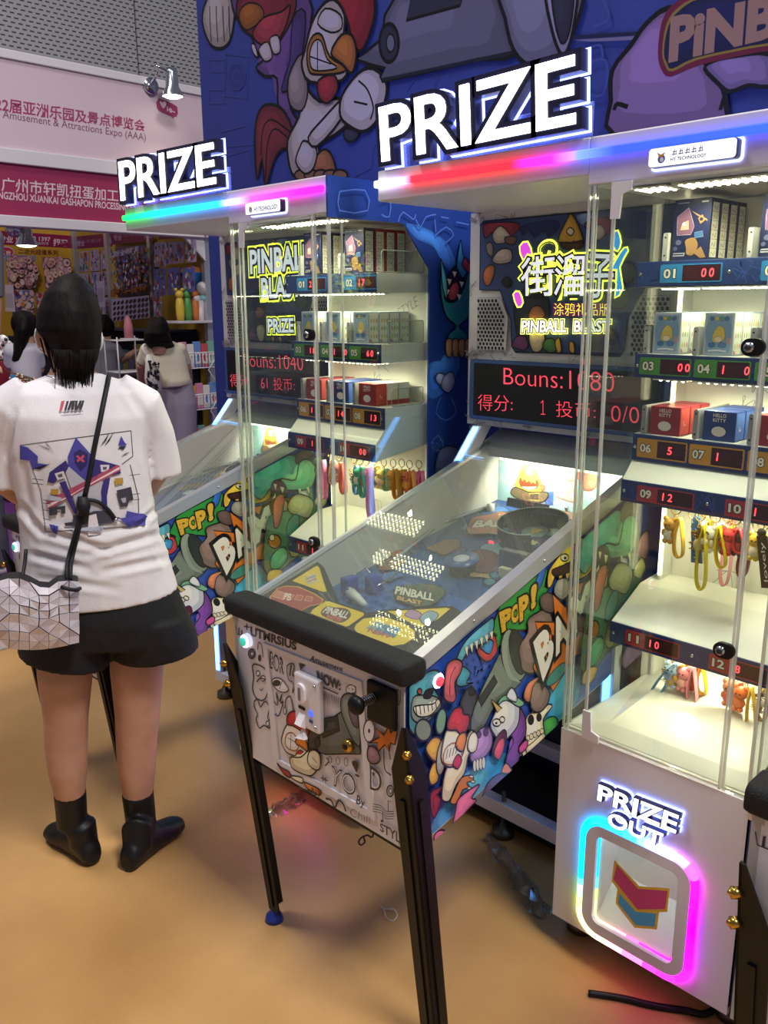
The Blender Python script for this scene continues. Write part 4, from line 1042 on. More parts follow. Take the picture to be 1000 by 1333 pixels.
    # two small lamps under the hood light the backdrop
    for k, x in enumerate((-1.37, -1.12)):
        l = bpy.data.lights.new('backdrop_lamp', 'AREA'); l.shape = 'RECTANGLE'; l.size = .14; l.size_y = .02; l.energy = 1.5; l.color = (1, .95, .82)
        lo = bpy.data.objects.new('backdrop_lamp', l); COL.objects.link(lo); lo.parent = t; lo.location = Vector((x, 1.905, 1.055))-PB; lo.rotation_euler = (math.radians(48), 0, 0)
    return t
pinball(Vector((0, 0, 0)), 'white graffiti pinball table in the middle with black front bar and no player')
pinball(M1, 'graffiti pinball table that the woman in the white shirt plays at')
pinball(M3, 'pinball table at the right picture edge, only its black corner and leg in view')
# ================================================================== prize cabinets with header, score panel and shelves
CB = Vector((-1.023, 1.60, 0))
CX0, CX1, CY, CBK = -1.023, -.574, 1.60, 2.02
_T3 = {}
SCB = .948          # the cabinets stand a little nearer, on feet
def near(p): return CAM+(Vector(p)-CAM)*SCB
def text3(s, bold, shear=0, ref=None):
    k = (s, bold, shear, ref)
    if k in _T3: return _T3[k]
    c = bpy.data.curves.new('t', 'FONT'); c.body = s; c.size = 1; c.offset = bold; c.shear = shear; c.extrude = .5; c.resolution_u = 4
    o = bpy.data.objects.new('t', c); COL.objects.link(o)
    me = bpy.data.meshes.new_from_object(o.evaluated_get(bpy.context.evaluated_depsgraph_get()))
    vs = [tuple(v.co) for v in me.vertices]; fs = [list(p.vertices) for p in me.polygons]
    bpy.data.objects.remove(o); bpy.data.curves.remove(c); bpy.data.meshes.remove(me)
    x0 = min(v[0] for v in vs); x1 = max(v[0] for v in vs); y0 = min(v[1] for v in vs); y1 = max(v[1] for v in vs)
    box = (x0, x1, y0, y1)
    if ref is not None: x0, x1, y0, y1 = text3(s, ref, shear)[3]
    _T3[k] = ([((x-x0)/(x1-x0), (y-y0)/(y1-y0), z+.5) for x, y, z in vs], fs, (x1-x0)/(y1-y0), box); return _T3[k]
def letters(mb, pl, Q, s, bold, grow, h0, h1, m):
    """solid letters standing on a plane; Q in plane units"""
    vs, fs, ar, _ = text3(s, bold+grow, 0, bold); Q = [Vector(p) for p in Q]; W = []
    for x, y, z in vs:
        p = Q[0]*(1-x)*(1-y)+Q[1]*x*(1-y)+Q[2]*x*y+Q[3]*(1-x)*y
        W.append(pl.to3(p.x, p.y, h0+(h1-h0)*z))
    mb.add(W, fs, m)
def lit_sign(name, parent, pl, words, depth, face=8, label=None, bold=.035, grow=.055):
    """block letters: dark body, white lit face, blue-white light behind"""
    body, fc, halo = MB(), MB(), MB()
    for s, Q in words:
        letters(body, pl, Q, s, bold, grow, .006, depth, mat('#23233f', .35))
        letters(fc, pl, Q, s, bold, .0, depth-.001, depth+.002, mat('#f6f7ff', .4, 0, face))
        letters(halo, pl, Q, s, bold, grow+.02, .002, .005, mat('#8c9cff', .4, 0, 5))
    o = body.build(name, parent, label=label); fc.build('letter_face', o); halo.build('back_light', o)
    return o
def digits(A, x0, x1, z0, z1, s, c='#ff3b46', e=2.2):
    A.text(s, [(x0, z0), (x1, z0), (x1, z1), (x0, z1)], c, .0, e=e)
def cabinet(shift, label, P):
    global ORG
    t = thing('prize_cabinet', near(CB+shift), label, 'prize cabinet')
    t.scale = (SCB, SCB, SCB)
    ORG = CB
    W = WHITE_METAL
    # ---- carcass
    b = MB()
    wx0, wx1, wz0, wz1 = -.917, -.690, .045, .302
    for x0, x1, z0, z1 in ((CX0, wx0, .0, .52), (wx1, CX1, .0, .52), (wx0, wx1, wz1, .52), (wx0, wx1, .0, wz0)): b.box(x0, x1, CY, CY+.012, z0+.004, z1, W)
    b.box(CX0, CX0+.012, CY+.012, 2.2, .02, .52, W)
    b.build('lower_panel', t)
    b = MB(); b.box(CX0+.012, CX1-.012, 1.72, 1.73, .02, .5, WHITE_IN); b.prism([(CX0+.012, 1.613, .02), (CX0+.012, 1.72, .12), (CX0+.012, 1.72, .02)], (CX1-CX0-.024, 0, 0), WHITE_IN); b.box(CX0+.012, wx0, 1.612, 1.72, .02, .5, WHITE_IN); b.build('prize_chute', t)
    b = MB()
    X = CX1-.006
    for poly in ([(1.6, 1.727), (2.22, 1.727), (2.22, 1.83), (1.6, 1.83)], [(1.995, 0.02), (2.22, .02), (2.22, 1.727), (1.995, 1.727)], [(1.6, .02), (1.995, .02), (1.995, .525), (1.6, .525)], [(1.885, 1.727), (1.995, 1.605), (1.995, 1.727)]):
        b.prism([(X, y, z) for y, z in poly], (.006, 0, 0), mat('#27489c', .4))
    sp = b.build('side_panel', t, label='blue printed side panel')
    if P.get('fish'):
        A = Art(Plane((CX1, 0, 0), (0, 1, 0), (0, 0, 1), M1U), .0008, .00005, .4, (380, 220, 3.03))
        A.cel = True
        A.clip = [(1.6, .6), (2.22, .6), (2.22, 1.83), (1.6, 1.83)]
        A.blob([(450, 215), (520, 230), (600, 280), (640, 350), (650, 420), (600, 380), (560, 310), (500, 280), (478, 262)], '#3f78d0', 0)
        A.blob([(540, 770), (600, 760), (640, 700), (660, 780), (600, 880), (540, 900)], '#3f78d0', 0)
        for i in range(7):
            for j in range(22): A.oval(553+i*10, 410+j*15, 3.4, 4, '#1f3c98', 0, n=6)
        for q in ([(180, 90), (280, 85), (290, 165), (180, 165), (180, 90)], [(340, 130), (380, 120), (375, 190), (345, 180)], [(410, 210), (430, 170), (470, 200), (480, 180)], [(480, 200), (500, 230), (520, 190), (560, 180)], [(560, 260), (600, 230), (630, 260), (600, 290)], [(640, 210), (690, 220)], [(580, 900), (560, 960), (600, 990), (640, 960), (620, 900)], [(540, 1080), (570, 1050), (590, 1100), (560, 1110)], [(555, 200), (560, 250)], [(580, 190), (610, 195)]): A.line(q, .0035, '#5f86e0', 2)
        A.blob([(580, 500), (578, 420), (585, 370), (590, 400), (605, 470), (640, 500), (670, 470), (690, 400), (700, 500), (690, 580), (650, 620), (670, 640), (690, 680), (610, 690), (612, 650), (640, 620), (600, 580)], '#2f8a92', .004)
        A.blob([(592, 500), (600, 440), (625, 395), (655, 370), (670, 400), (668, 470), (640, 520), (605, 525)], '#251c2c', .003)
        A.blob([(610, 510), (615, 470), (640, 445), (650, 480), (632, 515)], '#b04a50', .002)
        for x, y in ((612, 440), (632, 410), (655, 395), (603, 480), (660, 450), (650, 500)): A.poly([(x-10, y-8), (x+10, y-4), (x, y+20)], '#ece6d2', .002)
        A.blob([(640, 380), (650, 310), (657, 280), (664, 330), (680, 400), (664, 430), (650, 410)], '#3a86b0', .004); A.blob([(660, 380), (675, 350), (698, 390), (690, 410)], '#a83a4c', .003)
        A.blob([(578, 380), (578, 355), (600, 440), (600, 510), (585, 470)], '#5fb0b8', .003)
        for k in range(4): A.blob([(596+k*25, 700), (600+k*25, 672), (620+k*25, 672), (622+k*25, 720), (615+k*25, 742), (600+k*25, 735)], '#a87c54', .003)
        A.blob([(556, 830), (565, 805), (590, 810), (600, 835), (575, 850)], '#9aa0c0', .003); A.blob([(578, 850), (590, 815), (620, 800), (632, 840), (610, 880), (585, 870)], '#8a8ca8', .003)
        A.blob([(560, 1140), (575, 1105), (610, 1090), (645, 1110), (640, 1180), (560, 1200)], '#5a6490', .003)
        A.text('Rock', [(545, 1120), (590, 1080), (586, 1040), (540, 1080)], '#5f86e0', -.02)
        A.build('graffiti_print', sp)
    b = MB(); b.box(-.99, CX1-.006, CBK, CBK+.012, .525, 1.735, WHITE_IN); b.box(CX0, CX1-.006, 1.612, CBK, .512, .525, WHITE_IN)
    b.box(-.99, -.982, 1.96, CBK, .525, 1.735, WHITE_IN)
    b.box(CX0, -.99, 1.97, 2.0, .525, .62, WHITE_IN)
    inn = b.build('inner_wall', t)
    A = Art(Plane((0, CBK, 0), (1, 0, 0), (0, 0, 1)), .0006, .00003, .4)
    rnd = random.Random(3)
    for i in range(26):
        x, z = rnd.uniform(-.96, -.62), rnd.uniform(.62, 1.7); r = .035
        A.line([(x+rnd.uniform(-r, r), z+rnd.uniform(-r, r)) for k in range(6)], .0016, '#9a9a92', 4)
    A.text('STYLE', [(-.72, 1.46), (-.64, 1.50), (-.65, 1.53), (-.73, 1.49)], '#8a8a84', -.02)
    A.build('doodle_print', inn)
    # sloping tray at the bottom
    b = MB(); b.prism([(-.93, 1.66, .545), (-.585, 1.66, .545), (-.585, 2.01, .60), (-.905, 2.01, .60)], (0, 0, -.004), WHITE_IN)
    b.prism([(-1.01, 1.62, .527), (-.93, 1.66, .545), (-.905, 2.01, .60), (-1.01, 2.01, .545)], (0, 0, -.002), WHITE_IN)
    b.prism([(-.585, 1.62, .527), (-1.01, 1.62, .527), (-.93, 1.66, .545), (-.585, 1.66, .545)], (0, 0, -.002), WHITE_IN); b.build('prize_tray', t)
    # ---- shelves
    SH = [(1.805, 1.538, 1.592), (1.822, 1.336, 1.390), (1.836, 1.140, 1.203), (1.795, 1.046, 1.098), (1.785, .690, .743)]
    SX0, SX1 = -1.013, -.602
    strip_y = []
    for i, (y, z0, z1) in enumerate(SH):
        b = MB()
        if i in (0, 1): b.box(SX0, SX1, y, CBK, z0, z1, WHITE_IN, .002)
        elif i == 2: b.prism([(SX0, y, z1), (SX0, CBK, z1), (SX0, CBK, 1.075), (SX0, 1.795, 1.046), (SX0, 1.795, 1.098), (SX0, y, z0)], (SX1-SX0, 0, 0), WHITE_IN)
        elif i == 4: b.prism([(SX0, y, z1), (SX0, 1.915, .810), (SX0, CBK, .818), (SX0, CBK, .775), (SX0, y, z0)], (SX1-SX0, 0, 0), WHITE_IN)
        if i != 3: sh = b.build('shelf', t)
        b = MB(); b.box(SX0, SX1, y-.006, y-.0005, z0, z1, mat('#26386f', .35), .0015)
        st = b.build('label_strip', t if i != 3 else t)
        A = Art(Plane((0, y-.006, 0), (1, 0, 0), (0, 0, 1)), .0004, .00003, .35)
        rnd = random.Random(20+i); zc = (z0+z1)/2; hh = (z1-z0)
        for k in range(14):
            x = SX0+.02+rnd.random()*.37; A.line([(x+rnd.uniform(-.02, .02), zc+rnd.uniform(-.022, .022)) for _ in range(5)], .0014, '#3a55a0', 3)
        slots = {0: [(-.955, 'a'), (-.735, 'a')], 1: [(-1.000, 'b'), (-.868, 'b'), (-.735, 'b')], 2: [(-1.000, 'c'), (-.870, 'c'), (-.738, 'c')], 3: [(-.970, 'd'), (-.760, 'd')], 4: [(-.970, 'd'), (-.760, 'd')]}[i]
        bg = {'a': '#2f7fc0', 'b': '#4a8a3a', 'c': '#c08a34', 'd': '#a8303c'}
        first = [1, 3, 6, 9, 11][i]
        for k, (x, cc) in enumerate(slots):
            w = .125 if len(slots) == 3 else .14; lw = .052
            A.poly(rrect(x, x+w, zc-hh*.36, zc+hh*.36, .004), bg[cc]); A.text('%02d' % (first+k), [(x+.008, zc-.010), (x+.036, zc-.010), (x+.036, zc+.010), (x+.008, zc+.010)], '#e8e4d8', .03, ol=.06, olc='#2a2a30')
            A.poly([(x+lw, zc-hh*.30), (x+w-.004, zc-hh*.30), (x+w-.004, zc+hh*.30), (x+lw, zc+hh*.30)], '#38141a', .0012, '#15090c')
            for q in range(4): A.text('8', [(x+lw+.008+q*.017, zc-.009), (x+lw+.019+q*.017, zc-.009), (x+lw+.020+q*.017, zc+.009), (x+lw+.009+q*.017, zc+.009)], '#4a1a20', -.02)
            v = P['digits'][first+k-1]
            for q, ch in enumerate(v):
                if ch != ' ': A.text(ch, [(x+lw+(.008 if ch != '1' else .012)+q*.017, zc-.009), (x+lw+(.019 if ch != '1' else .015)+q*.017, zc-.009), (x+lw+(.020 if ch != '1' else .016)+q*.017, zc+.009), (x+lw+(.009 if ch != '1' else .013)+q*.017, zc+.009)], '#ff4450', .01, e=2.5)
        A.build('slot_label', st)
        for x in ((SX0+.010, -.80) if i in (0, 3, 4) else (SX0+.008, SX1-.008)): b = MB(); b.ball((x, y-.007, zc), .0042, CHROME, 1, .6, 1, 10); b.build('screw', st)
    # little grey plates that guide the stacks
    b = MB()
    for y, z, h, xs in ((1.812, 1.592, .060, (-.954, -.767)), (1.826, 1.390, .062, (-.992, -.874, -.748)), (1.840, 1.203, .068, (-.992, -.865, -.741))):
        for x in xs:
            b.prism([(x, y, z), (x+.004, y+.0, z), (x+.004, y, z+h), (x, y, z+h)], (0, .16, 0), mat('#b9b9bb', .4))
            b.prism([(x+px_, y-.003, z+pz_) for px_, pz_ in rrect(-.0055, .0055, 0, h, .005, 4)], (0, .003, 0), mat('#9a9ba2', .4))
            for zz in (.012, h-.010): b.ball((x, y-.0032, z+zz), .0022, BLACK, 1, .3, 1, 8)
            b.build('stack_guide', t); b = MB()
    for y0_, z_, h_ in ((1.822, 1.592, .062), (1.845, 1.390, .066), (1.862, 1.203, .054)):
        b = MB(); b.prism([(-.600, y, z) for y, z in rrect(y0_, 2.0, z_+.002, z_+h_, .008, 4)], (-.002, 0, 0), ACRYL); gd = b.build('clear_guard', t)
        b = MB(); b.tube([(-.601, y, z) for y, z in rrect(y0_, 2.0, z_+.002, z_+h_, .008, 4)], .0014, ACRYL_EDGE, 6, True); b.build('guard_edge', gd)
    # ---- clear case
    b = MB()
    b.box(CX0+.004, -.962, CY+.002, CY+.007, .523, 1.737, ACRYL); b.box(-.957, -.637, CY-.004, CY+.001, .532, 1.728, ACRYL)
    b.box(-.634, CX1-.002, CY+.002, CY+.007, .523, 1.737, ACRYL)
    b.box(CX0+.001, CX0+.006, CY+.008, 1.995, .526, 1.735, ACRYL)
    b.prism([(CX1-.011, CY+.008, .526), (CX1-.011, 1.99, .526), (CX1-.011, 1.99, 1.605), (CX1-.011, 1.885, 1.728), (CX1-.011, CY+.008, 1.728)], (.004, 0, 0), ACRYL)
    b.build('clear_case', t)
    b = MB()
    for x, y in ((CX0+.003, CY+.004), (CX0+.016, CY+.002), (-.963, CY+.004), (-.957, CY-.002), (-.637, CY-.002), (-.6325, CY+.004), (CX1-.006, CY+.004), (CX1-.009, CY+.012), (CX1-.009, CY+.055), (CX0+.004, CY+.03)):
        b = MB(); b.box(x-.0024, x+.0024, y-.0024, y+.0024, .525, 1.736, ACRYL_EDGE); b.build('case_edge', t)
    b = MB(); b.box(-.957, -.637, CY-.004, CY+.001, .529, .534, ACRYL_EDGE); b.build('case_edge', t); b = MB(); b.box(-.957, -.637, CY-.004, CY+.001, 1.726, 1.731, ACRYL_EDGE); b.build('case_edge', t)
    for zz, s in ((1.737, -1), (.521, 1)):
        pts = [(-.962, zz), (-.918, zz), (-.918, zz+s*.018), (-.938, zz+s*.024), (-.942, zz+s*.07), (-.962, zz+s*.07)]
        b = MB(); b.prism([(x, CY-.010, z) for x, z in pts], (0, .005, 0), WHITE_METAL); b.build('door_hinge', t)
    for zz in P['locks']:
        b = MB(); pts = [(x-.652, z+zz) for x, z in rrect(-.020, .022, -.016, .016, .0155, 6)]
        b.prism([(x, CY-.014, z) for x, z in pts], (0, .010, 0), BLACK); b.cyl((-.656, CY-.019, zz), (-.656, CY-.012, zz), .0095, CHROME, 20); b.cyl((-.656, CY-.0205, zz), (-.656, CY-.018, zz), .006, mat('#4a4c52', .3, .8), 16)
        b.build('door_lock', t)
    # ---- prize door: light frame, bezel, window, sticker
    b = MB(); cx, cz = -.8035, .1735
    ring = rrect(-.943, -.664, .020, .327, .052, 8)
    n = len(ring)
    hue = [(0, '#c800ff'), (.10, '#ff08d8'), (.18, '#c0a8ff'), (.27, '#28a0ff'), (.38, '#00b4ff'), (.50, '#00b0ff'), (.58, '#b8d860'), (.68, '#f0a888'), (.80, '#ff28b8'), (.92, '#e008ff'), (1, '#c800ff')]
    led = MB()
    P3 = [(x, CY-.006, z) for x, z in ring]
    # densify the straight runs so that the colours flow
    D = []
    for i in range(n):
        a, c = Vector(P3[i]), Vector(P3[(i+1) % n]); k = max(1, int((c-a).length/.016))
        D += [a.lerp(c, j/k) for j in range(k)]
    m = len(D)
    def hcol(f):
        for (f0, c0), (f1, c1) in zip(hue, hue[1:]):
            if f0 <= f <= f1:
                u = round((f-f0)/(f1-f0)*3)/3
                a = [int(c0[k:k+2], 16) for k in (1, 3, 5)]; d = [int(c1[k:k+2], 16) for k in (1, 3, 5)]
                return '#%02x%02x%02x' % tuple(int(p+(q-p)*u) for p, q in zip(a, d))
    for i in range(m):
        a, c = D[i], D[(i+1) % m]; an = (math.atan2((a.z+c.z)/2-cz, (a.x+c.x)/2-cx)/(2*PI)) % 1
        led.tube([a, c], .0085, mat(hcol(an), .4, 0, 6), 8, caps=False)
    led.build('light_frame', t, label='rounded colour-changing light frame')
    b.ring_prism([(x, CY-.012, z) for x, z in rrect(-.934, -.673, .029, .318, .046, 8)], [(x, CY-.012, z) for x, z in rrect(-.906, -.701, .057, .291, .018, 8)], (0, .012, 0), W); b.build('door_bezel', t)
    led = MB()
    R2 = rrect(-.905, -.702, .058, .290, .017, 8); P3 = [(x, CY+.002, z) for x, z in R2]
    for i in range(len(P3)):
        a, c = Vector(P3[i]), Vector(P3[(i+1) % len(P3)]); k = max(1, int((c-a).length/.03))
        for j in range(k):
            p, q = a.lerp(c, j/k), a.lerp(c, (j+1)/k); an = (math.atan2((p.z+q.z)/2-cz, (p.x+q.x)/2-cx)/(2*PI)) % 1
            if .3 < an < .95: led.tube([p, q], .003, mat(hcol(an), .4, 0, 4.2), 6, caps=False)
    led.build('inner_light', t)
    b = MB(); b.prism([(x, CY+.005, z) for x, z in rrect(-.905, -.702, .058, .290, .017, 5)], (0, .003, 0), ACRYL); wd = b.build('door_window', t)
    A = Art(Plane((0, CY+.0045, 0), (1, 0, 0), (0, 0, 1)), .0006, .0003, .4, (620, 940, 2.63))
    for q, c in (([(474, 470), (480, 478), (560, 562), (664, 568), (655, 650), (550, 650), (464, 545)], '#f4cc4c'), ([(482, 488), (555, 570), (656, 577), (648, 640), (553, 640), (471, 538)], '#d8488a'), ([(485, 568), (550, 640), (628, 645), (620, 709), (543, 703), (478, 620)], '#f4cc4c'), ([(492, 585), (548, 648), (618, 654), (612, 699), (548, 694), (487, 618)], '#50b4ec')): A.poly(q, c)
    A.build('chevron_sticker', wd)
    fpl = Plane((0, CY, 0), (1, 0, 0), (0, 0, 1))
    pq = lambda L: [fpl.uv(620+x/2.63, 940+y/2.63) for x, y in L]
    s1 = pq([(430, 254), (698, 368), (710, 308), (436, 202)]); s2 = pq([(464, 340), (648, 416), (657, 370), (470, 294)])
    lit_sign('prize_out_sign', t, fpl, [('PRIZE', s1), ('OUT', s2)], .019, 1.5, 'lit block letters reading PRIZE OUT', .02, .03)
    # ---- header with light strip and signs
    b = MB(); b.box(-1.640, CX0, CY, 2.2, 1.757, 1.83, W, .003); b.box(CX0, CX1-.0065, CY, 2.2, 1.737, 1.83, W, .003); hd = b.build('header', t)
    b = MB(); b.box(-1.643, CX1-.010, CY-.012, CY-.001, 1.789, 1.806, led_mat('strip_'+P['key'], P['strip'], 0, -1.64+1.023, CX1+1.023, 5.0), .003); b.build('light_strip', hd, label='colour-changing light strip along the header')
    spl = Plane((0, CY-.0, 0), (1, 0, 0), (0, 0, 1), shift)
    if P['key'] == 'mid': Q = [spl.uv(x, y) for x, y in ((505, 212), (757, 163), (757, 73), (501, 142))]
    else: Q = [spl.uv(150+x/2.857, 160+y/2.857) for x, y in ((42, 292), (397, 228), (388, 75), (33, 148))]
    spl2 = Plane((0, CY+.012, 0), (1, 0, 0), (0, 0, 1))
    lit_sign('prize_sign', hd, spl2, [('PRIZE', Q)], .032, 5, 'large lit block letters reading PRIZE', .012, .06)
    b = MB(); b.box(-1.615, -1.03, CY+.014, CY+.02, 1.83, 1.90, glass_mat('sign_backing', '#e8ecff', .05, .1, .12, '#c8d0f0')); b.build('sign_backing', hd)
    # maker's plate
    b = MB(); x0, x1, z0, z1 = P['plate']
    b.prism([(x, CY-.022, z) for x, z in rrect(x0, x1, z0, z1, .006, 3)], (0, .018, 0), mat('#23233f', .35)); pl_ = b.build('maker_plate', hd)
    b = MB(); b.prism([(x, CY-.0235, z) for x, z in rrect(x0+.001, x1-.001, z0+.001, z1-.001, .006, 3)], (0, .0015, 0), mat('#f4f6ff', .4, 0, 1.0)); b.build('plate_face', pl_)
    b = MB(); b.prism([(x, CY-.0035, z) for x, z in rrect(x0-.004, x1+.004, z0-.004, z1+.004, .008, 3)], (0, .0025, 0), mat('#b4c0ff', .4, 0, 2.5)); b.build('back_light', pl_)
    A = Art(Plane((0, CY-.0235, 0), (1, 0, 0), (0, 0, 1)), .0003, .00003)
    w, h = x1-x0, z1-z0
    A.text('HY TECHNOLOGY', [(x0+w*.27, z0+h*.22), (x0+w*.68 if P['key'] == 'mid' else x1-w*.06, z0+h*.22), (x0+w*.68 if P['key'] == 'mid' else x1-w*.06, z0+h*(.40 if P['key'] == 'mid' else .58)), (x0+w*.27, z0+h*(.40 if P['key'] == 'mid' else .58))], '#34346a', .02)
    A.oval(x0+w*.16, z0+h*.40, w*.045, h*.22, '#5a7ad0', 0); A.oval(x0+w*.165, z0+h*.36, w*.022, h*.12, '#eef0ff', 0); A.poly([(x0+w*.10, z0+h*.78), (x0+w*.15, z0+h*.62), (x0+w*.21, z0+h*.74), (x0+w*.17, z0+h*.5), (x0+w*.13, z0+h*.5)], '#e09a50')
    if P['key'] == 'mid':
        for k in range(5):
            xx = x0+w*(.28+k*.075)
            A.line([(xx, z0+h*.55), (xx+w*.06, z0+h*.55)], .0015, '#5a5a88', 0); A.line([(xx+w*.01, z0+h*.68), (xx+w*.055, z0+h*.68)], .0015, '#5a5a88', 0); A.line([(xx+w*.03, z0+h*.8), (xx+w*.02, z0+h*.5)], .0015, '#5a5a88', 0); A.line([(xx+w*.05, z0+h*.78), (xx+w*.05, z0+h*.52)], .001, '#5a5a88', 0)
    A.build('plate_lettering', pl_)
    # ---- score panel
    b = MB(); b.prism([(-1.665, 2.0, 1.15), (-.992, 2.0, 1.15), (-.992, 2.0, 1.757), (-1.665, 2.0, 1.757)], (0, .03, 0), mat('#c9c8cc', .4)); scp = b.build('score_panel', t, label='grey score panel with printed art and red display')
    b = MB(); b.box(-1.66, CX0, 2.03, 2.20, 1.16, 1.757, mat('#26407e', .45)); b.build('back_box', t)
    A = Art(Plane((0, 2.0, 0), (1, 0, 0), (0, 0, 1)), .001, .00005, .4); A.ink = (.85, 1, .98, 1); A.cel = True
    cxm = -1.324; rnd = random.Random(9)
    for i in range(60):
        x, z = rnd.choice((rnd.uniform(-1.66, -1.0), rnd.uniform(-1.66, -1.63), rnd.uniform(-1.66, -1.5))), rnd.choice((rnd.uniform(1.15, 1.17), rnd.uniform(1.345, 1.37), rnd.uniform(1.73, 1.75), rnd.uniform(1.16, 1.75)))
        A.line([(x+rnd.uniform(-.02, .02), z+rnd.uniform(-.014, .014)) for _ in range(5)], .0016, '#a5a4aa', 3)
    half = [(0, 1.372), (-.165, 1.370), (-.178, 1.385), (-.184, 1.46), (-.215, 1.52), (-.226, 1.541), (-.30, 1.543), (-.302, 1.725), (-.29, 1.732), (0, 1.732)]
    out = [(cxm+x, z) for x, z in half] + [(cxm-x, z) for x, z in half[::-1][1:-1]]
    A.poly(out, '#3d5490', .004, '#1c2038')
    # collage
    def cc(L): return [Art(Plane((0, 2.0, 0), (1, 0, 0), (0, 0, 1)), crop=(590, 240, 3.704)).P([p])[0] for p in L]
    def bl(L, c, ol=.003): A.blob(cc(L), c, ol, '#15151c')
    bl([(330, 200), (480, 170), (520, 200), (470, 260), (440, 230), (400, 260), (370, 230), (340, 250)], '#1c2a60', 0); bl([(600, 150), (700, 140), (640, 200)], '#7a9ac8', 0)
    bl([(150, 200), (190, 185), (310, 185), (320, 220), (260, 260), (200, 230), (160, 260)], '#9a3040')
    bl([(195, 240), (230, 200), (265, 225), (285, 260), (260, 280), (210, 285)], '#cfc4b0'); bl([(255, 255), (310, 255), (300, 290), (262, 285)], '#7a5a48')
    bl([(215, 330), (250, 310), (285, 320), (285, 370), (230, 385), (195, 370)], '#c4bcae'); bl([(165, 290), (190, 280), (200, 320), (190, 350), (170, 330)], '#8f8a88')
    bl([(150, 440), (165, 400), (200, 390), (205, 430), (180, 485), (158, 480)], '#b0643c'); bl([(240, 470), (265, 445), (290, 470), (270, 500)], '#23242c')
    bl([(512, 270), (560, 160), (578, 145), (610, 200), (635, 285), (600, 290), (560, 300)], '#c8a040'); bl([(552, 230), (570, 208), (590, 225), (575, 248)], '#e0d8c0'); bl([(520, 280), (580, 285), (630, 270), (620, 310), (540, 310)], '#4a3424')
    bl([(640, 200), (670, 170), (750, 160), (790, 200), (760, 240), (690, 240)], '#8a3040'); bl([(680, 210), (720, 195), (740, 240), (700, 270)], '#c8c0b8')
    bl([(300, 600), (330, 520), (430, 480), (470, 600), (440, 720), (330, 760)], '#2c3440'); bl([(370, 640), (390, 590), (430, 590), (450, 630), (410, 660)], '#9a6848'); bl([(290, 780), (310, 735), (350, 730), (370, 770), (350, 800), (310, 790)], '#6a3a68')
    bl([(375, 760), (380, 710), (430, 700), (450, 740), (430, 800), (395, 805)], '#c8bc98'); bl([(440, 790), (450, 750), (490, 745), (510, 790), (480, 812)], '#4a7a44')
    bl([(500, 760), (520, 740), (530, 800), (510, 810)], '#c8a034'); bl([(570, 760), (590, 765), (592, 812), (570, 805)], '#c8a034'); bl([(620, 780), (680, 690), (740, 680), (800, 740), (790, 810), (640, 815)], '#4a4454'); bl([(730, 450), (780, 430), (830, 470), (860, 560), (800, 600), (750, 560)], '#4f6a58'); bl([(810, 380), (870, 380), (890, 430), (850, 480), (815, 440)], '#68706a')
    # grilles of round holes
    for sgn in (-1, 1):
        g = [(.302, 1.373), (.196, 1.374), (.192, 1.467), (.221, 1.521), (.301, 1.522)]
        pts = [(cxm+sgn*x, z) for x, z in g]
        A.poly(pts, '#dededf', .002, '#a8a8ac')
        for r in range(14):
            for c in range(14):
                x = .296-c*.0128-(r % 2)*.0064; z = 1.379+r*.0111
                xm = .200 if z < 1.467 else .200+(z-1.467)*.53
                if x > xm and z < 1.518: A.oval(cxm+sgn*x, z, .0048, .0053, '#15151a', 0, n=6, rot=PI/6)
    A.poly(rrect(cxm-.318, cxm+.318, 1.170, 1.345, .010), '#4668a8', .002, '#2c4680')
    A.poly(rrect(cxm-.304, cxm+.304, 1.180, 1.335, .006), '#14151b')
    RED = '#ff4a5c'
    def tx(s, L, c=RED, bold=-.012, e=1.3, **k): A.text(s, cc(L), c, bold, e=e, **k)
    tx(P['bonus'], [(262, 962), (795, 1000), (795, 905), (262, 882)])
    tx('得分:', [(138, 1088), (305, 1092), (305, 1015), (138, 1010)])
    if len(P['score']) == 1:
        for L in ([(452, 1040), (452, 1104)], [(441, 1052), (452, 1040)], [(441, 1105), (463, 1106)]): A.line(cc(L), .0022, RED, 0, 1.3)
    else: tx(P['score'], [(405, 1105), (462, 1106), (462, 1040), (405, 1039)])
    tx('投币:', [(515, 1118), (705, 1130), (705, 1052), (515, 1040)]); tx('0/0', [(780, 1140), (915, 1150), (915, 1072), (780, 1062)])
    A.build('panel_print', scp)
    # neon title
    A = Art(Plane((0, 2.0, 0), (1, 0, 0), (0, 0, 1)), .006, .0004, .4)
    YG = '#e6f04a'
    def nx(s, L, c, bold, e, **k): A.text(s, cc(L) if isinstance(L[0][0], int) else L, c, bold, e=e, **k)
    if P['key'] == 'mid':
        def nb(L, c, e=1.2, w=.004): 
            p = smooth_closed(cc(L), 2); A.stroke(p, w*2.2, YG, True, 2.2); A.fill(p, c, e)
        nb([(330, 300), (365, 280), (385, 345), (345, 360)], '#c040c0'); nb([(300, 530), (325, 520), (342, 570), (320, 590)], '#c040c0'); nb([(780, 250), (800, 225), (815, 280), (800, 320), (785, 300)], '#3090e0'); nb([(775, 420), (800, 360), (835, 310), (850, 320), (810, 400), (825, 500), (790, 545), (800, 480)], '#3090e0')
        A.line(cc([(430, 350), (425, 310), (450, 280), (485, 275), (508, 300), (500, 345), (470, 350), (475, 320)]), .010, YG, 4, 2.2); A.line(cc([(430, 350), (427, 310), (452, 284), (485, 280), (503, 302), (497, 340)]), .004, '#6a7a20', 4)
        CH = (('街', [(340, 538), (505, 538), (505, 338), (340, 357)]), ('溜', [(496, 540), (645, 538), (650, 333), (510, 338)]), ('子', [(646, 552), (785, 543), (794, 338), (660, 333)]))
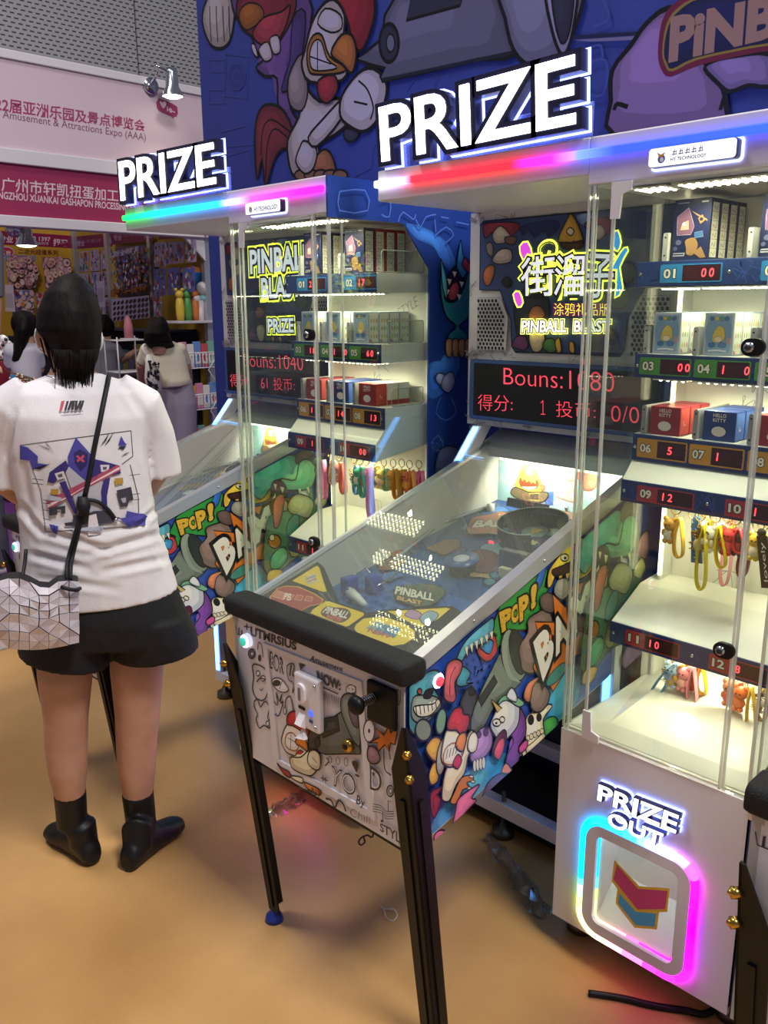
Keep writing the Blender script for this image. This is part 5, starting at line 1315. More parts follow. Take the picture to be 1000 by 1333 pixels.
        for s, L in CH: nx(s, L, YG, .005, 2.0, ol=.085, olc=YG, ole=2.0)
        for s, L in CH: nx(s, L, '#e4e6f4', .005, .8, ol=.045, olc='#20242c')
        A.poly(cc([(497, 572), (778, 572), (778, 636), (497, 636)]), '#a03a90', 0)
        nx('涂鸦礼品版', [(502, 632), (772, 634), (772, 574), (502, 572)], '#f0e838', -.012, 1.6)
        L = [(347, 714), (773, 712), (776, 655), (350, 655)]
        nx('PINBALL  BLAST', L, '#f2f07a', .03, 2.0, ol=.12, olc='#f2f07a', ole=2.0); nx('PINBALL  BLAST', L, '#f4f2e4', .03, 1.2, ol=.06, olc='#1c1c18')
    else:
        def t2(s, x0, x1, z0, z1, lean=0):
            L = [(x0, z0), (x1, z0+lean), (x1, z1+lean), (x0, z1)]
            nx(s, L, YG, .03, 2.2, ol=.13, olc=YG, ole=2.2); nx(s, L, '#e4e6f4', .03, 1.0, ol=.08, olc='#1c1c24')
        t2('PINBALL', -1.465, -1.115, 1.615, 1.70, .006); t2('BLAST', -1.40, -1.17, 1.525, 1.60, .006)
        A.poly([(-1.38, 1.39), (-1.20, 1.395), (-1.20, 1.475), (-1.38, 1.47)], '#2a3420', 0); t2('PRIZE', -1.365, -1.215, 1.405, 1.455, .004)
    A.build('lit_title', scp, label='glowing graffiti title on the score panel')
    # ---- stand under the table: rails, feet, light posts
    b = MB()
    for y, z in ((1.86, -.012), (2.15, .05)): b.box(-1.64, CX0, y, y+.04, z, z+.045, W, .003)
    b.box(-1.64, -1.60, 1.90, 2.16, -.012, .033, W, .003); b.box(-1.05, CX0-.002, 1.90, 2.16, -.012, .033, W, .003)
    b.build('base_rail', t)
    b = MB(); b.box(-1.63, CX0-.005, 2.195, 2.21, -.07, .95, mat('#1a2036', .5)); b.box(-1.60, -1.06, 1.91, 2.16, -.07, -.02, mat('#15161c', .6)); b.build('back_board', t)
    for x, y in ((-1.391, 1.878), (-1.60, 1.878), (-1.0, 1.70), (-.60, 1.70), (-.60, 2.1)):
        b = MB(); b.lathe([(0, .065), (.007, .065), (.007, -.04), (.012, -.04), (.012, -.054), (.033, -.058), (.035, -.0815), (0, -.0815)], mat('#6a6258', .35, .8), (x, y, 0), 18); b.build('levelling_foot', t)
    for sx in (-1.632, -1.075):
        b = MB(); b.prism([(sx, 1.86, .033), (sx, 1.895, .033), (sx, 1.895, .985), (sx, 2.035, 1.148), (sx, 1.985, 1.148), (sx, 1.86, 1.005)], (.035, 0, 0), W); po = b.build('light_post', t)
        b = MB(); e = mat('#5aa8ff', .4, 0, 8)
        b.prism([(sx+.008, 1.855, .04), (sx+.026, 1.855, .04), (sx+.026, 1.855, 1.005), (sx+.008, 1.855, 1.005)], (0, .005, 0), e)
        b.prism([(sx+.008, 1.855, 1.005), (sx+.026, 1.855, 1.005), (sx+.026, 1.978, 1.145), (sx+.008, 1.978, 1.145)], (0, .0055, 0), e); b.build('light_bar', po)
    # ---- the case lamps
    e = mat('#fff2c4', .4, 0, 3.5); dot = mat('#fff4d0', .4, 0, 26)
    each('case_lamp', t, [lambda b, z=z, z1=z1: b.box(-.986, -.978, 1.95, 1.958, z, z1, e) for z, z1 in ((1.21, 1.73), (.83, 1.07))])
    for y, z, pw in ((1.70, 1.733, 1.5), (1.840, 1.538, .62), (1.857, 1.336, .62), (1.832, 1.051, .75), (1.822, .696, .85)):
        for x, nx, ny in ((-.75, 13, 4), (-.925, 4, 4)):
            b = MB(); b.box(x-nx*.009-.004, x+nx*.009+.004, y-ny*.009-.004, y+ny*.009+.004, z-.004, z-.001, mat('#d8d8d0', .5)); bd = b.build('lamp_board', t)
            b = MB()
            for i in range(nx):
                for j in range(ny): b.ball((x+(i-nx/2+.5)*.018, y+(j-ny/2+.5)*.018, z-.004), .0044, dot, 1, 1, .6, 6)
            b.build('diode_grid', bd)
        for x in (-.86, -.72):
            l = bpy.data.lights.new('shelf_lamp', 'SPOT'); l.energy = pw*1.6; l.spot_size = 2.9; l.spot_blend = .6; l.shadow_soft_size = .008; l.color = (1, .95, .62)
            lo = bpy.data.objects.new('shelf_lamp', l); COL.objects.link(lo); lo.parent = t; lo.location = Vector((x, y+.05, z-.012))-CB
    l = bpy.data.lights.new('chute_lamp', 'AREA'); l.shape = 'RECTANGLE'; l.size = .2; l.size_y = .06; l.energy = .55; l.color = (.86, .9, 1)
    lo = bpy.data.objects.new('chute_lamp', l); COL.objects.link(lo); lo.parent = t; lo.location = Vector((-.80, 1.665, .49))-CB
    return t
cabinet(Vector((0, 0, 0)), 'tall white prize cabinet on the right with red and blue strip and PRIZE OUT door', dict(
    key='mid', strip=[(0, '#ffffff'), (.06, '#e8c8ff'), (.12, '#ff1828'), (.40, '#ff1420'), (.50, '#e818d0'), (.56, '#4860ff'), (.64, '#1c30ff'), (1, '#1c38ff')],
    digits=['  00', '   0', '  00', '1  0', '   8', ' 5  ', '1   ', '  6 ', '12  ', '1   ', '10  ', '8   '], locks=(.83, 1.423), plate=(-.878, -.708, 1.752, 1.787), bonus='Bouns:1080', score='1'))
cabinet(M1U, 'prize cabinet beyond the middle pinball table with green to pink strip', dict(
    key='far', fish=True, strip=[(0, '#08d848'), (.14, '#08e070'), (.22, '#08c0e8'), (.55, '#1890ff'), (.62, '#b090ff'), (.70, '#ff38e0'), (.9, '#ff14d0'), (1, '#b010ff')],
    digits=['2   ', '17  ', ' 18 ', '1  0', ' 60 ', '1   ', '14  ', ' 13 ', ' 1  ', '  00', ' 1  ', '    '], locks=(.83, 1.423), plate=(-.905, -.745, 1.752, 1.785), bonus='Bouns:1040', score='61'))
# ================================================================== prizes on the shelves
def copy_tree(o, loc):
    c = o.copy(); COL.objects.link(c); c.location = loc
    for ch in o.children:
        d = ch.copy(); COL.objects.link(d); d.parent = c
    return c
def carton(kind, w, d, h):
    """small printed carton; base at its front left lower corner"""
    global ORG
    ORG = Vector((0, 0, 0))
    b = MB(); b.box(0, w, 0, d, 0, h, mat({'navy': '#1a2044', 'red': '#9a2f2c', 'pale': '#b3c4d8', 'crimson': '#98303a', 'blue': '#2a4486', 'white': '#e4ded8'}[kind], .35), .0015)
    o = b.build('toy_carton'); o.location = (0, 0, 0)
    A = Art(Plane((0, 0, 0), (1, 0, 0), (0, 0, 1)), .0004, .00003, .35); S = Art(Plane((w, 0, 0), (0, 1, 0), (0, 0, 1)), .0004, .00003, .35)
    K = '#1a1a30'
    if kind in ('navy', 'red'):
        c1, c2, c3 = ('#6a4a66', '#8a6a48', '#3a5a88') if kind == 'navy' else ('#8a5a38', '#d8a848', '#d06a4a')
        A.poly([(w*.12, h*.42), (w*.10, h*.72), (w*.40, h*.86), (w*.58, h*.55), (w*.5, h*.42)], c1, .0008, '#a89aa8'); A.poly([(w*.2, h*.5), (w*.24, h*.62), (w*.42, h*.66), (w*.44, h*.5)], '#a88a80', .0006); A.oval(w*.3, h*.6, w*.05, h*.035, '#e8dcd0', .0005, n=10)
        A.poly([(w*.45, h*.82), (w*.9, h*.66), (w*.93, h*.62), (w*.6, h*.74)], c2); A.poly([(w*.66, h*.68), (w*.78, h*.74), (w*.86, h*.64), (w*.74, h*.58)], c2, .0006); A.oval(w*.76, h*.66, w*.05, h*.03, K, 0, n=8)
        A.blob([(w*.4, h*.2), (w*.36, h*.33), (w*.6, h*.37), (w*.72, h*.24), (w*.6, h*.08), (w*.42, h*.1)], c2, .0006); A.poly([(w*.6, h*.12), (w*.8, h*.22), (w*.95, h*.04), (w*.8, h*.03)], c2)
        A.poly([(w*.6, h*.45), (w*.82, h*.47), (w*.84, h*.38), (w*.62, h*.36)], c3, .0005, '#a0a8c8'); A.oval(w*.18, h*.30, w*.08, h*.045, '#55587a', 0, n=12); A.oval(w*.1, h*.2, w*.06, h*.035, '#55587a', 0, n=12)
        A.poly([(w*.04, h*.07), (w*.36, h*.07), (w*.38, h*.13), (w*.06, h*.13)], '#a8a8b8', .0004); A.line([(w*.06, h*.1), (w*.34, h*.1)], .0025, K, 0); A.line([(w*.1, h*.94), (w*.4, h*.94)], .002, '#7a80a8', 0); A.line([(w*.74, h*.94), (w*.92, h*.94)], .003, '#c8ccd8', 0)
        S.poly([(d*.14, h*.04), (d*.86, h*.04), (d*.86, h*.93), (d*.14, h*.93)], '#e6e4d4')
        for k in range(6):
            S.line([(d*.14, h*(.04+.148*k)), (d*.86, h*(.04+.148*k))], .0007, K, 0); S.line([(d*.3, h*(.06+.148*k)), (d*.32, h*(.13+.148*k)), (d*.6, h*(.07+.148*k)), (d*.68, h*(.15+.148*k))], .0018, ('#8a7a68', '#5a6a80', '#a8804a', '#b06a60')[k % 4], 2)
    elif kind == 'pale':
        A.poly(rrect(w*.08, w*.92, h*.06, h*.95, w*.06, 3), '#8fb0d4', .0006, '#e0c8dc'); A.blob([(w*.12, h*.3), (w*.1, h*.75), (w*.5, h*.85), (w*.9, h*.75), (w*.88, h*.3), (w*.5, h*.2)], '#7fa4d0', 0)
        A.blob([(w*.3, h*.35), (w*.34, h*.55), (w*.5, h*.7), (w*.68, h*.62), (w*.72, h*.4), (w*.5, h*.3)], '#e0c860', .0006); A.oval(w*.5, h*.38, w*.14, h*.07, '#f0e0cc', .0006); A.oval(w*.3, h*.25, w*.12, h*.06, '#4a78b8', .0005); A.oval(w*.66, h*.25, w*.14, h*.06, '#5a86c0', .0005); A.oval(w*.85, h*.35, w*.06, h*.08, '#d09aa0', 0)
        for x, c in ((.25, '#5078c0'), (.42, '#d0b860'), (.58, '#6aa080'), (.75, '#5078c0')): A.oval(w*x, h*.86, w*.08, h*.05, c, .0005, n=10)
        A.line([(w*.2, h*.11), (w*.5, h*.13), (w*.8, h*.11)], .003, '#f0eef4')
        S.poly([(d*.1, h*.04), (d*.95, h*.04), (d*.95, h*.96), (d*.1, h*.96)], '#eceee4')
        for i in range(3):
            for j in range(3): S.oval(d*(.28+.26*i), h*(.22+.25*j), d*.08, h*.07, ('#b8c878', '#d8c070', '#c89aa0', '#8ab0a0')[(i+j*2) % 4], 0, n=8)
        S.poly([(d*.1, h*.04), (d*.4, h*.04), (d*.2, h*.14), (d*.1, h*.12)], '#c88a98')
    else:
        fg = '#f0e8e4'
        if kind != 'white':
            A.text('HELLO', [(w*.30, h*.80), (w*.70, h*.80), (w*.70, h*.92), (w*.30, h*.92)], fg, .02); A.text('KITTY', [(w*.30, h*.64), (w*.70, h*.64), (w*.70, h*.76), (w*.30, h*.76)], fg, .02)
            A.oval(w*.5, h*.32, w*.22, h*.17, fg, 0)
        S.poly([(d*.06, h*.05), (d*.94, h*.05), (d*.94, h*.95), (d*.06, h*.95)], {'crimson': '#c05048', 'blue': '#4a6ab0', 'white': '#f0ece6'}[kind])
        S.line([(d*.4, h*.5), (d*.45, h*.35), (d*.6, h*.4)], .002, '#e8c8c0', 2)
        if kind == 'white': S.poly([(0, 0), (d, 0), (d, h*.22), (0, h*.22)], '#b84048')
    for a in (A, S): a.build('carton_print', o, org=(0, 0, 0))
    return o
ORD = ['front', 'second', 'third', 'rearmost']
PROTO = {}
def stack(cab, shift, kinds, x, y, z, w, d, h, slot, colour, n=4):
    for i in range(n):
        k = kinds[min(i, len(kinds)-1)]
        key = (k, w, d, h)
        if key not in PROTO:
            o = PROTO[key] = carton(k, w, d, h); first = True
        else: o = copy_tree(PROTO[key], (0, 0, 0))
        o.location = near(Vector((x, y+i*(d+.002), z))+shift); o.scale = (SCB, SCB, SCB)
        cn = {'navy': 'navy', 'red': 'orange red', 'pale': 'pale blue', 'crimson': 'red', 'blue': 'blue', 'white': 'white and red'}[k]
        wh = {'01': 'left stack, top shelf', '02': 'right stack, top shelf', '03': 'left stack, second shelf', '04': 'middle stack, second shelf', '05': 'right stack, second shelf', '06': 'left stack, third shelf', '07': 'middle stack, third shelf', '08': 'right stack, third shelf'}[slot]
        tag(o, f'{cn} toy carton, {ORD[i]} of the {wh}, {cab} cabinet', 'box', f'toy cartons, {wh}, {cab} cabinet')
for cab, sh, far in (('right', Vector((0, 0, 0)), 0), ('far', M1U, 1)):
    Z0 = Vector((0, 0, 0))
    stack(cab, sh, ['navy'], -.942, 1.818, 1.5925, .083, .042, .126, '01', '')
    stack(cab, sh, ['navy', 'navy', 'red', 'red'] if not far else ['navy', 'red', 'red', 'red'], -.752, 1.818, 1.5925, .083, .042, .126, '02', '')
    for s, x in (('03', -.981), ('04', -.861), ('05', -.736)): stack(cab, sh, ['pale'], x, 1.834, 1.3905, .066, .042, .092, s, '')
    for s, x, k in (('06', -.981, ['crimson']), ('07', -.852, ['blue']), ('08', -.730, ['crimson', 'white', 'white'])): stack(cab, sh, k, x, 1.848, 1.2035, .074, .048, .066, s, '', 3)

# ------------------------------------------------------------------ key chains hanging under the shelves
def keychain(loc, label, group, charm, strap, kind, length=.10, tilt=0., second=None):
    global ORG
    ORG = Vector((0, 0, 0))
    t = thing('key_chain', loc, label, 'key chain', group)
    gold = GOLD if kind != 'steel' else CHROME
    b = MB(); b.tube([(.011*math.cos(a), 0, -.013+.011*math.sin(a)) for a in [k*PI/7 for k in range(14)]], .0012, gold, 6, True)
    for k in range(3): b.tube([(.003*math.cos(a), .002*math.sin(a)*(k % 2), -.028-k*.006+.004*math.sin(a)) for a in [j*PI/4 for j in range(8)]], .0009, gold, 5, True)
    b.build('split_ring', t)
    z = -.044; C1 = mat(charm, .35); C2 = mat(second or '#e8e0cc', .35)
    if kind in ('bear', 'steel', 'plush'):
        b = MB(); b.ball((-.010, 0, z-.004), .015, C1, 1.05, .9, .95); b.ball((-.021, 0, z+.008), .006, C1); b.ball((.001, 0, z+.008), .006, C1)
        b.ball((-.012, 0, z-.026), .013, C2, 1, .85, 1.1); b.ball((-.022, -.004, z-.022), .005, C1, 1, 1, 1.6); b.ball((-.002, -.004, z-.024), .005, C1, 1, 1, 1.6); b.ball((-.018, -.004, z-.040), .006, C1); b.ball((-.006, -.004, z-.040), .006, C1)
        b.ball((-.014, -.013, z-.003), .0018, BLACK); b.ball((-.006, -.013, z-.003), .0018, BLACK)
        b.build('charm', t)
    elif kind == 'cluster':
        b = MB(); rnd = random.Random(hash(label) % 99 if False else len(label))
        for k in range(9):
            b.tube([(rnd.uniform(-.016, .016)+.006*math.cos(a), rnd.uniform(-.003, .003), z-.004-k*.004+.006*math.sin(a)) for a in [j*PI/4 for j in range(8)]], .0011, GOLD, 5)
        b.ball((0, 0, z-.03), .010, C1, 1, .7, 1.3); b.ball((.012, 0, z-.02), .008, C2); b.build('charm', t)
    S = mat(strap, .4)
    c, s = math.cos(tilt), math.sin(tilt)
    def R(x, y, zz): return (x*c-zz*s+.010, y, -.03+x*s+zz*c)
    L = length
    b = MB()
    if kind == 'tag':
        b.prism([R(-.010, -.006, 0), R(.010, -.006, 0), R(.013, -.006, -L*.8), R(-.011, -.006, -L*.8)], (0, .004, 0), S); b.ball(R(0, -.004, .006), .009, S, 1, .5, 1)
        o = b.build('tag_strap', t)
        A = Art(Plane((0, -.0062, 0), (1, 0, 0), (0, 0, 1)), .0004, .00003); q = [R(.006, 0, -L*.7), R(.006, 0, -L*.1), R(-.004, 0, -L*.1), R(-.004, 0, -L*.7)]
        A.text('Loitring' if False else 'lovely', [(p[0], p[2]) for p in q], '#e6ecf4', .0); A.build('tag_print', o)
    else:
        P = [R(0, 0, 0), R(-.009, 0, -L*.35), R(-.011, 0, -L*.8), R(-.004, 0, -L), R(.006, 0, -L*.97), R(.009, 0, -L*.75), R(.006, 0, -L*.35), R(.001, .002, 0)]
        b.tube(smooth_open(P, 4), (.0022, .0085), S, 8, False, (0, 1, 0)); b.build('loop_strap', t)
    return t
def hang(cab, shift, z, rows, where):
    for px, kind, charm, strap, L, tilt, second, y, txt in rows:
        p = Plane((0, y, 0), (1, 0, 0), (0, 0, 1), shift).hit(px, 680 if z > .9 else 890)
        kc = keychain(near(Vector((p.x, y, z))+shift), txt, f'key chains under the {where} shelf of the {cab} cabinet', charm, strap, kind, L, tilt, second); kc.scale = (SCB*1.12,)*3
NO = Vector((0, 0, 0))
hang('right', NO, 1.045, [
    (879, 'bear', '#b8883a', '#d8b030', .085, .05, '#d8d4c4', 1.86, 'brown bear key chain at the left end under label 09'),
    (902, 'tag', '#3f7ab0', '#3a78ac', .105, .08, None, 1.845, 'blue tag key chain with white lettering under label 09'),
    (918, 'plush', '#e6dcb4', '#d8c030', .06, 0, '#e0c040', 1.88, 'cream and yellow plush key chain right of the blue tag'),
    (911, 'cluster', '#d8c8a0', '#e0d020', .135, .03, None, 1.835, 'key chain with long yellow loop strap hanging lowest under label 09'),
    (931, 'plush', '#ece8d8', '#e8d41c', .085, .15, '#e0c040', 1.85, 'key chain with short bright yellow strap between labels 09 and 10'),
    (947, 'bear', '#f0ece0', '#e8d040', .05, 0, '#f0e8d0', 1.87, 'white rabbit key chain with yellow feet under label 10'),
    (948, 'steel', '#e8a8b0', '#e59aa8', .15, -.05, None, 1.95, 'key chain with long thin pink strap behind the white rabbit'),
    (957, 'plush', '#c83a3a', '#c03040', .05, .1, '#d04848', 1.86, 'small red key chain beside the white rabbit'),
    (972, 'steel', '#3a3a3c', '#8a2c34', .10, -.1, '#a83a40', 1.87, 'dark key chain with red tail left of the black tag'),
    (988, 'tag', '#1c1e1c', '#23251f', .13, .2, None, 1.84, 'black tag key chain under label 10'),
    (994, 'plush', '#e0c030', '#e4d028', .09, .25, None, 1.86, 'yellow strap key chain touching the black tag')], 'upper')
hang('right', NO, .689, [
    (872, 'cluster', '#c8a24a', '#7aa8cc', .105, -.45, '#b8903c', 1.845, 'gold chain bunch with long pale blue loop strap under label 11'),
    (880, 'bear', '#9cc0dc', '#b8903c', .05, 0, '#a8a0d0', 1.85, 'pale blue and lilac figure key chain under label 11'),
    (887, 'cluster', '#d0a848', '#c8a040', .06, .1, '#d8b860', 1.87, 'bunch of gold chains behind the pale blue figure'),
    (895, 'plush', '#e88a94', '#ee9aa8', .09, .06, '#f0b0a8', 1.85, 'pink key chain with wide pink strap under label 11'),
    (906, 'plush', '#d83c30', '#e0b030', .06, .1, '#d83c30', 1.87, 'red key chain with yellow loop right of the pink strap'),
    (958, 'bear', '#b86a4a', '#b8483a', .06, -.1, '#c8503c', 1.85, 'red and brown figure key chain under label 12'),
    (972, 'plush', '#e07038', '#e8c048', .12, .12, '#e88048', 1.84, 'orange flower key chain with yellow fading strap under label 12'),
    (990, 'cluster', '#d0a848', '#c8a24a', .07, 0, None, 1.86, 'gold chain bunch at the right end under label 12')], 'lower')
hang('far', M1U, 1.045, [
    (420, 'bear', '#4a8a5a', '#d878a8', .115, 0, '#8ab890', 1.84, 'green figure key chain with pink strap, leftmost in the far cabinet'),
    (432, 'cluster', '#d0a848', '#e0b8a0', .07, 0, '#d06a5a', 1.85, 'gold chain bunch left of the red loop in the far cabinet'),
    (444, 'plush', '#d88a7a', '#d86860', .09, .05, '#e0b0a0', 1.85, 'red loop key chain in the far cabinet'),
    (462, 'cluster', '#5a90b8', '#4a88b8', .08, 0, '#d85a50', 1.84, 'blue and red key chain right of the red loop'),
    (470, 'plush', '#3a9a80', '#38a088', .085, 0, '#e8d8c0', 1.84, 'teal strap key chain beside the pink tassel'),
    (478, 'bear', '#d87aa0', '#e088b0', .15, .05, '#e0a848', 1.85, 'longest pink and yellow tassel key chain in the far cabinet'),
    (488, 'cluster', '#7ab070', '#d8c850', .06, 0, '#e8e0b0', 1.88, 'green and yellow key chain behind the pink tassel'),
    (500, 'plush', '#e8c868', '#8ac0a0', .06, 0, '#e0a8b0', 1.87, 'yellow figure key chain with green loop in the far cabinet'),
    (512, 'bear', '#e09a3c', '#e8a840', .08, .05, '#e8b850', 1.88, 'orange figure key chain in the far cabinet'),
    (523, 'plush', '#e8b048', '#f0b848', .08, 0, '#f0c860', 1.90, 'amber key chain right of the orange figure'),
    (533, 'bear', '#e07850', '#f0a040', .09, .05, '#e8c048', 1.90, 'red to yellow figure key chain in the far cabinet'),
    (545, 'plush', '#e87888', '#ec7a90', .10, .05, '#f0b0b8', 1.92, 'pink loop key chain at the right end of the far cabinet')], 'upper')
hang('far', M1U, .689, [(415, 'bear', '#d87aa0', '#d86860', .08, 0, None, 1.85, 'pink figure key chain under the lowest shelf of the far cabinet'), (470, 'plush', '#e0b048', '#e8a840', .08, 0, None, 1.86, 'yellow key chain under the lowest shelf of the far cabinet')], 'lower')
# ================================================================== people
class Body:
    """a standing place and its two level axes: R to the camera's right, F away from it"""
    def __init__(self, x, y):
        self.B = Vector((x, y, 0)); self.F = Vector((x, y, 0)).normalized(); self.R = Vector((self.F.y, -self.F.x, 0))
    def pt(self, px, py, k=0):
        d = ray(px, py); q = self.B+self.F*k
        return CAM+d*((q-CAM).dot(self.F)/d.dot(self.F))
    def ring(self, xl, yl, xr, yr, dep, k=0, n=24, e=2.0):
        a, c = self.pt(xl, yl, k), self.pt(xr, yr, k); m = (a+c)/2; h = (c-a)/2; out = []
        for i in range(n):
            t = 2*PI*i/n; ct, st = math.cos(t), math.sin(t); s = lambda v: math.copysign(abs(v)**(2/e), v)
            out.append(m+h*s(ct)+self.F*dep*s(st))
        return out
def fuse(mb, voxel, smooth=6):
    """one continuous skin over overlapping closed shapes"""
    o = bpy.data.objects.new('t', mb.mesh('t', (0, 0, 0))); COL.objects.link(o)
    r = o.modifiers.new('r', 'REMESH'); r.mode = 'VOXEL'; r.voxel_size = voxel; r.use_smooth_shade = True
    s = o.modifiers.new('s', 'SMOOTH'); s.factor = .5; s.iterations = smooth
    me = bpy.data.meshes.new_from_object(o.evaluated_get(bpy.context.evaluated_depsgraph_get()))
    bpy.data.objects.remove(o)
    return me
def put_mesh(name, me, m, org, parent, label=None):
    me.transform(Matrix.Translation(-Vector(org)))
    me.materials.clear(); me.materials.append(m)
    for p in me.polygons: p.material_index = 0; p.use_smooth = True
    o = link(name, me, parent)
    if label: o['label'] = label
    return o
def hand(b, wrist, d, up, m, s=1.0, grip=.5):
    """palm, four curled fingers of different length and a thumb leaving the side"""
    d = Vector(d).normalized(); up = Vector(up).normalized(); side = d.cross(up).normalized()
    b.tube([wrist-d*.01, wrist+d*.03*s, wrist+d*.075*s], [(.026*s, .016*s), (.036*s, .016*s), (.036*s, .013*s)], m, 12, False, up)
    for i, L in enumerate((.066, .076, .070, .054)):
        p = wrist+d*.072*s+side*(-.027+.018*i)*s; a = grip
        q = p+(d*math.cos(a*.4)-up*math.sin(a*.4))*L*.42*s; r = q+(d*math.cos(a*1.3)-up*math.sin(a*1.3))*L*.33*s; t = r+(d*math.cos(a*2)-up*math.sin(a*2))*L*.25*s
        b.tube([p-d*.012, p, q, r, t], [.0095*s, .0092*s, .0085*s, .0078*s, .006*s], m, 8)
    p = wrist+d*.02*s-side*.026*s
    b.tube([p, p+(d*.6-side*.8).normalized()*.035*s, p+(d*.85-side*.75-up*.3).normalized()*.062*s], [.012*s, .0105*s, .008*s], m, 8)
HAIR = noise_mat('dark_brown_hair', '#080505', '#150c0b', 60, .6, 5, .25, 90, (1, 1, .06), spec=.15)

# ---------------- the woman at the left table
g = Body(-2.0, .88)
base = Vector((-2.02, .92, 0))
wom = thing('person', base, 'woman in white printed T-shirt and black shorts seen from behind at the left table', 'person')
sk = SKIN
b = MB()
b.loft([g.ring(78, 360, 104, 360, .03, .02), g.ring(62, 375, 120, 375, .06, .025), g.ring(54, 400, 126, 400, .085, .03), g.ring(52, 428, 127, 428, .09, .035), g.ring(56, 455, 122, 455, .08, .05), g.ring(68, 474, 112, 474, .05, .075), g.ring(76, 484, 104, 484, .025, .09)], sk)          # head
b.loft([g.ring(66, 440, 118, 440, .05, .03), g.ring(68, 475, 114, 475, .046, .02), g.ring(55, 500, 130, 500, .05, .01), g.ring(30, 515, 165, 513, .06, .01)], sk)      # neck
b.loft([g.ring(30, 510, 165, 508, .06), g.ring(20, 560, 185, 560, .085), g.ring(38, 680, 190, 680, .085), g.ring(30, 780, 215, 770, .10), g.ring(40, 830, 225, 825, .09)], sk)       # trunk
for P in ([(82, 800, .05, .070), (85, 880, .03, .069), (86, 935, .04, .057), (86, 965, .055, .056), (88, 1000, .06, .052), (92, 1045, .07, .036), (94, 1070, .075, .026)],
          [(180, 800, .05, .070), (178, 870, .03, .070), (179, 930, .04, .060), (178, 965, .05, .056), (178, 1000, .055, .052), (180, 1045, .06, .037), (183, 1070, .06, .026)]):
    b.tube([g.pt(x, y, k) for x, y, k, r in P], [r for *_, r in P], sk, 18)
ears = [g.pt(50, 440, .03), g.pt(129, 440, .03)]
for e in ears: b.ball(e, .022, sk, .55, .55, 1.1)
elr, ell = g.pt(203, 612, .04), g.pt(6, 625, .04)
wr, wl = g.pt(176, 655, .27), g.pt(45, 655, .27)
b.tube([g.pt(178, 525, 0), g.pt(196, 570, .02), elr, elr.lerp(wr, .45), wr], [.05, .043, .037, .035, .025], sk, 14)
b.tube([g.pt(12, 530, 0), g.pt(6, 580, .02), ell, ell.lerp(wl, .45), wl], [.05, .043, .037, .035, .025], sk, 14)
hand(b, wr, (wr-elr).normalized()+Vector((0, 0, .1)), (0, 0, 1), sk); hand(b, wl, (wl-ell).normalized()+Vector((0, 0, .1)), (0, 0, 1), sk)
nose = g.pt(90, 432, .125); b.ball(nose, .014, sk, .8, 1.2, 1.2)
put_mesh('body', fuse(b, .0065, 5), sk, base, wom)
ORG = base
# face on the far side: eyes, mouth, mask
each('eye', wom, [lambda b, x=x: b.ball(g.pt(x, 422, .112), .011, mat('#f2efe8', .2)).ball(g.pt(x, 422, .1195), .006, mat('#2a1a14', .2)) for x in (75, 107)])
b = MB(); b.loft([g.ring(66, 436, 114, 436, .045, .085), g.ring(64, 450, 116, 450, .05, .085), g.ring(70, 470, 110, 470, .04, .09)], mat('#e9ebee', .7)); 
for e, s in ((ears[0], 64), (ears[1], 116)):
    b.tube(smooth_open([g.pt(s, 438, .08), e+Vector((0, 0, .022))-g.F*.006, e-g.F*.016+g.R*(-.006 if s < 90 else .006), e-Vector((0, 0, .026))-g.F*.004, g.pt(s, 462, .08)], 4), .0028, mat('#e9ebee', .7), 6)
b.build('face_mask', wom)
b = MB()
b.loft([g.ring(84, 356, 100, 356, .012, 0), g.ring(72, 363, 113, 363, .045, 0), g.ring(58, 380, 123, 380, .078, .0), g.ring(48, 405, 132, 405, .098, .0), g.ring(46, 428, 133, 430, .096, -.01), g.ring(60, 448, 131, 452, .07, -.022), g.ring(70, 466, 127, 470, .045, -.032), g.ring(77, 482, 120, 486, .028, -.04), g.ring(86, 496, 111, 497, .010, -.045)], HAIR)
hair_me = fuse(b, .006, 3)
put_mesh('hair', hair_me, HAIR, base, wom)
b = MB(); rnd = random.Random(11)
for i in range(70):
    x0 = 70+rnd.random()*56; x1 = 97+(x0-97)*rnd.uniform(.45, .95)+rnd.uniform(-4, 4)
    b.tube([g.pt(x0, 455, -.085), g.pt((x0+x1)/2, 478, -.072), g.pt(x1, 492+rnd.random()**2*28, -.06+rnd.uniform(-.012, .01))], [.0026, .0018, .0005], HAIR, 5)
for i in range(10):
    x0 = 52+rnd.random()*12; b.tube([g.pt(x0, 440, -.05), g.pt(x0+6, 462, -.03), g.pt(x0+12, 485, -.02)], [.0024, .0016, .0006], HAIR, 5)
b.build('hair_strands', wom)
# T-shirt
SHIRT = noise_mat('white_cotton', '#e0dde2', '#e9e6ea', 9, .8, 4, .18, 420)
b = MB()
b.loft([g.ring(64, 487, 131, 486, .045, .01), g.ring(35, 498, 160, 495, .062, .0), g.ring(6, 511, 189, 508, .082, -.005), g.ring(0, 540, 196, 540, .105, -.01), g.ring(8, 590, 194, 590, .112, -.012), g.ring(22, 650, 200, 645, .112, -.01), g.ring(25, 700, 208, 695, .116, -.005), g.ring(26, 740, 222, 732, .126, .0), g.ring(20, 772, 229, 752, .135, .005), g.ring(18, 786, 232, 764, .137, .005)], SHIRT)
b.tube([g.pt(150, 512, 0), g.pt(184, 530, .0), g.pt(200, 565, .02), g.pt(207, 600, .035), g.pt(208, 616, .04)], [.055, .058, .052, .054, .056], SHIRT, 18)
b.tube([g.pt(40, 515, 0), g.pt(12, 532, .0), g.pt(2, 570, .02), g.pt(3, 615, .035), g.pt(5, 630, .04)], [.055, .058, .053, .054, .056], SHIRT, 18)
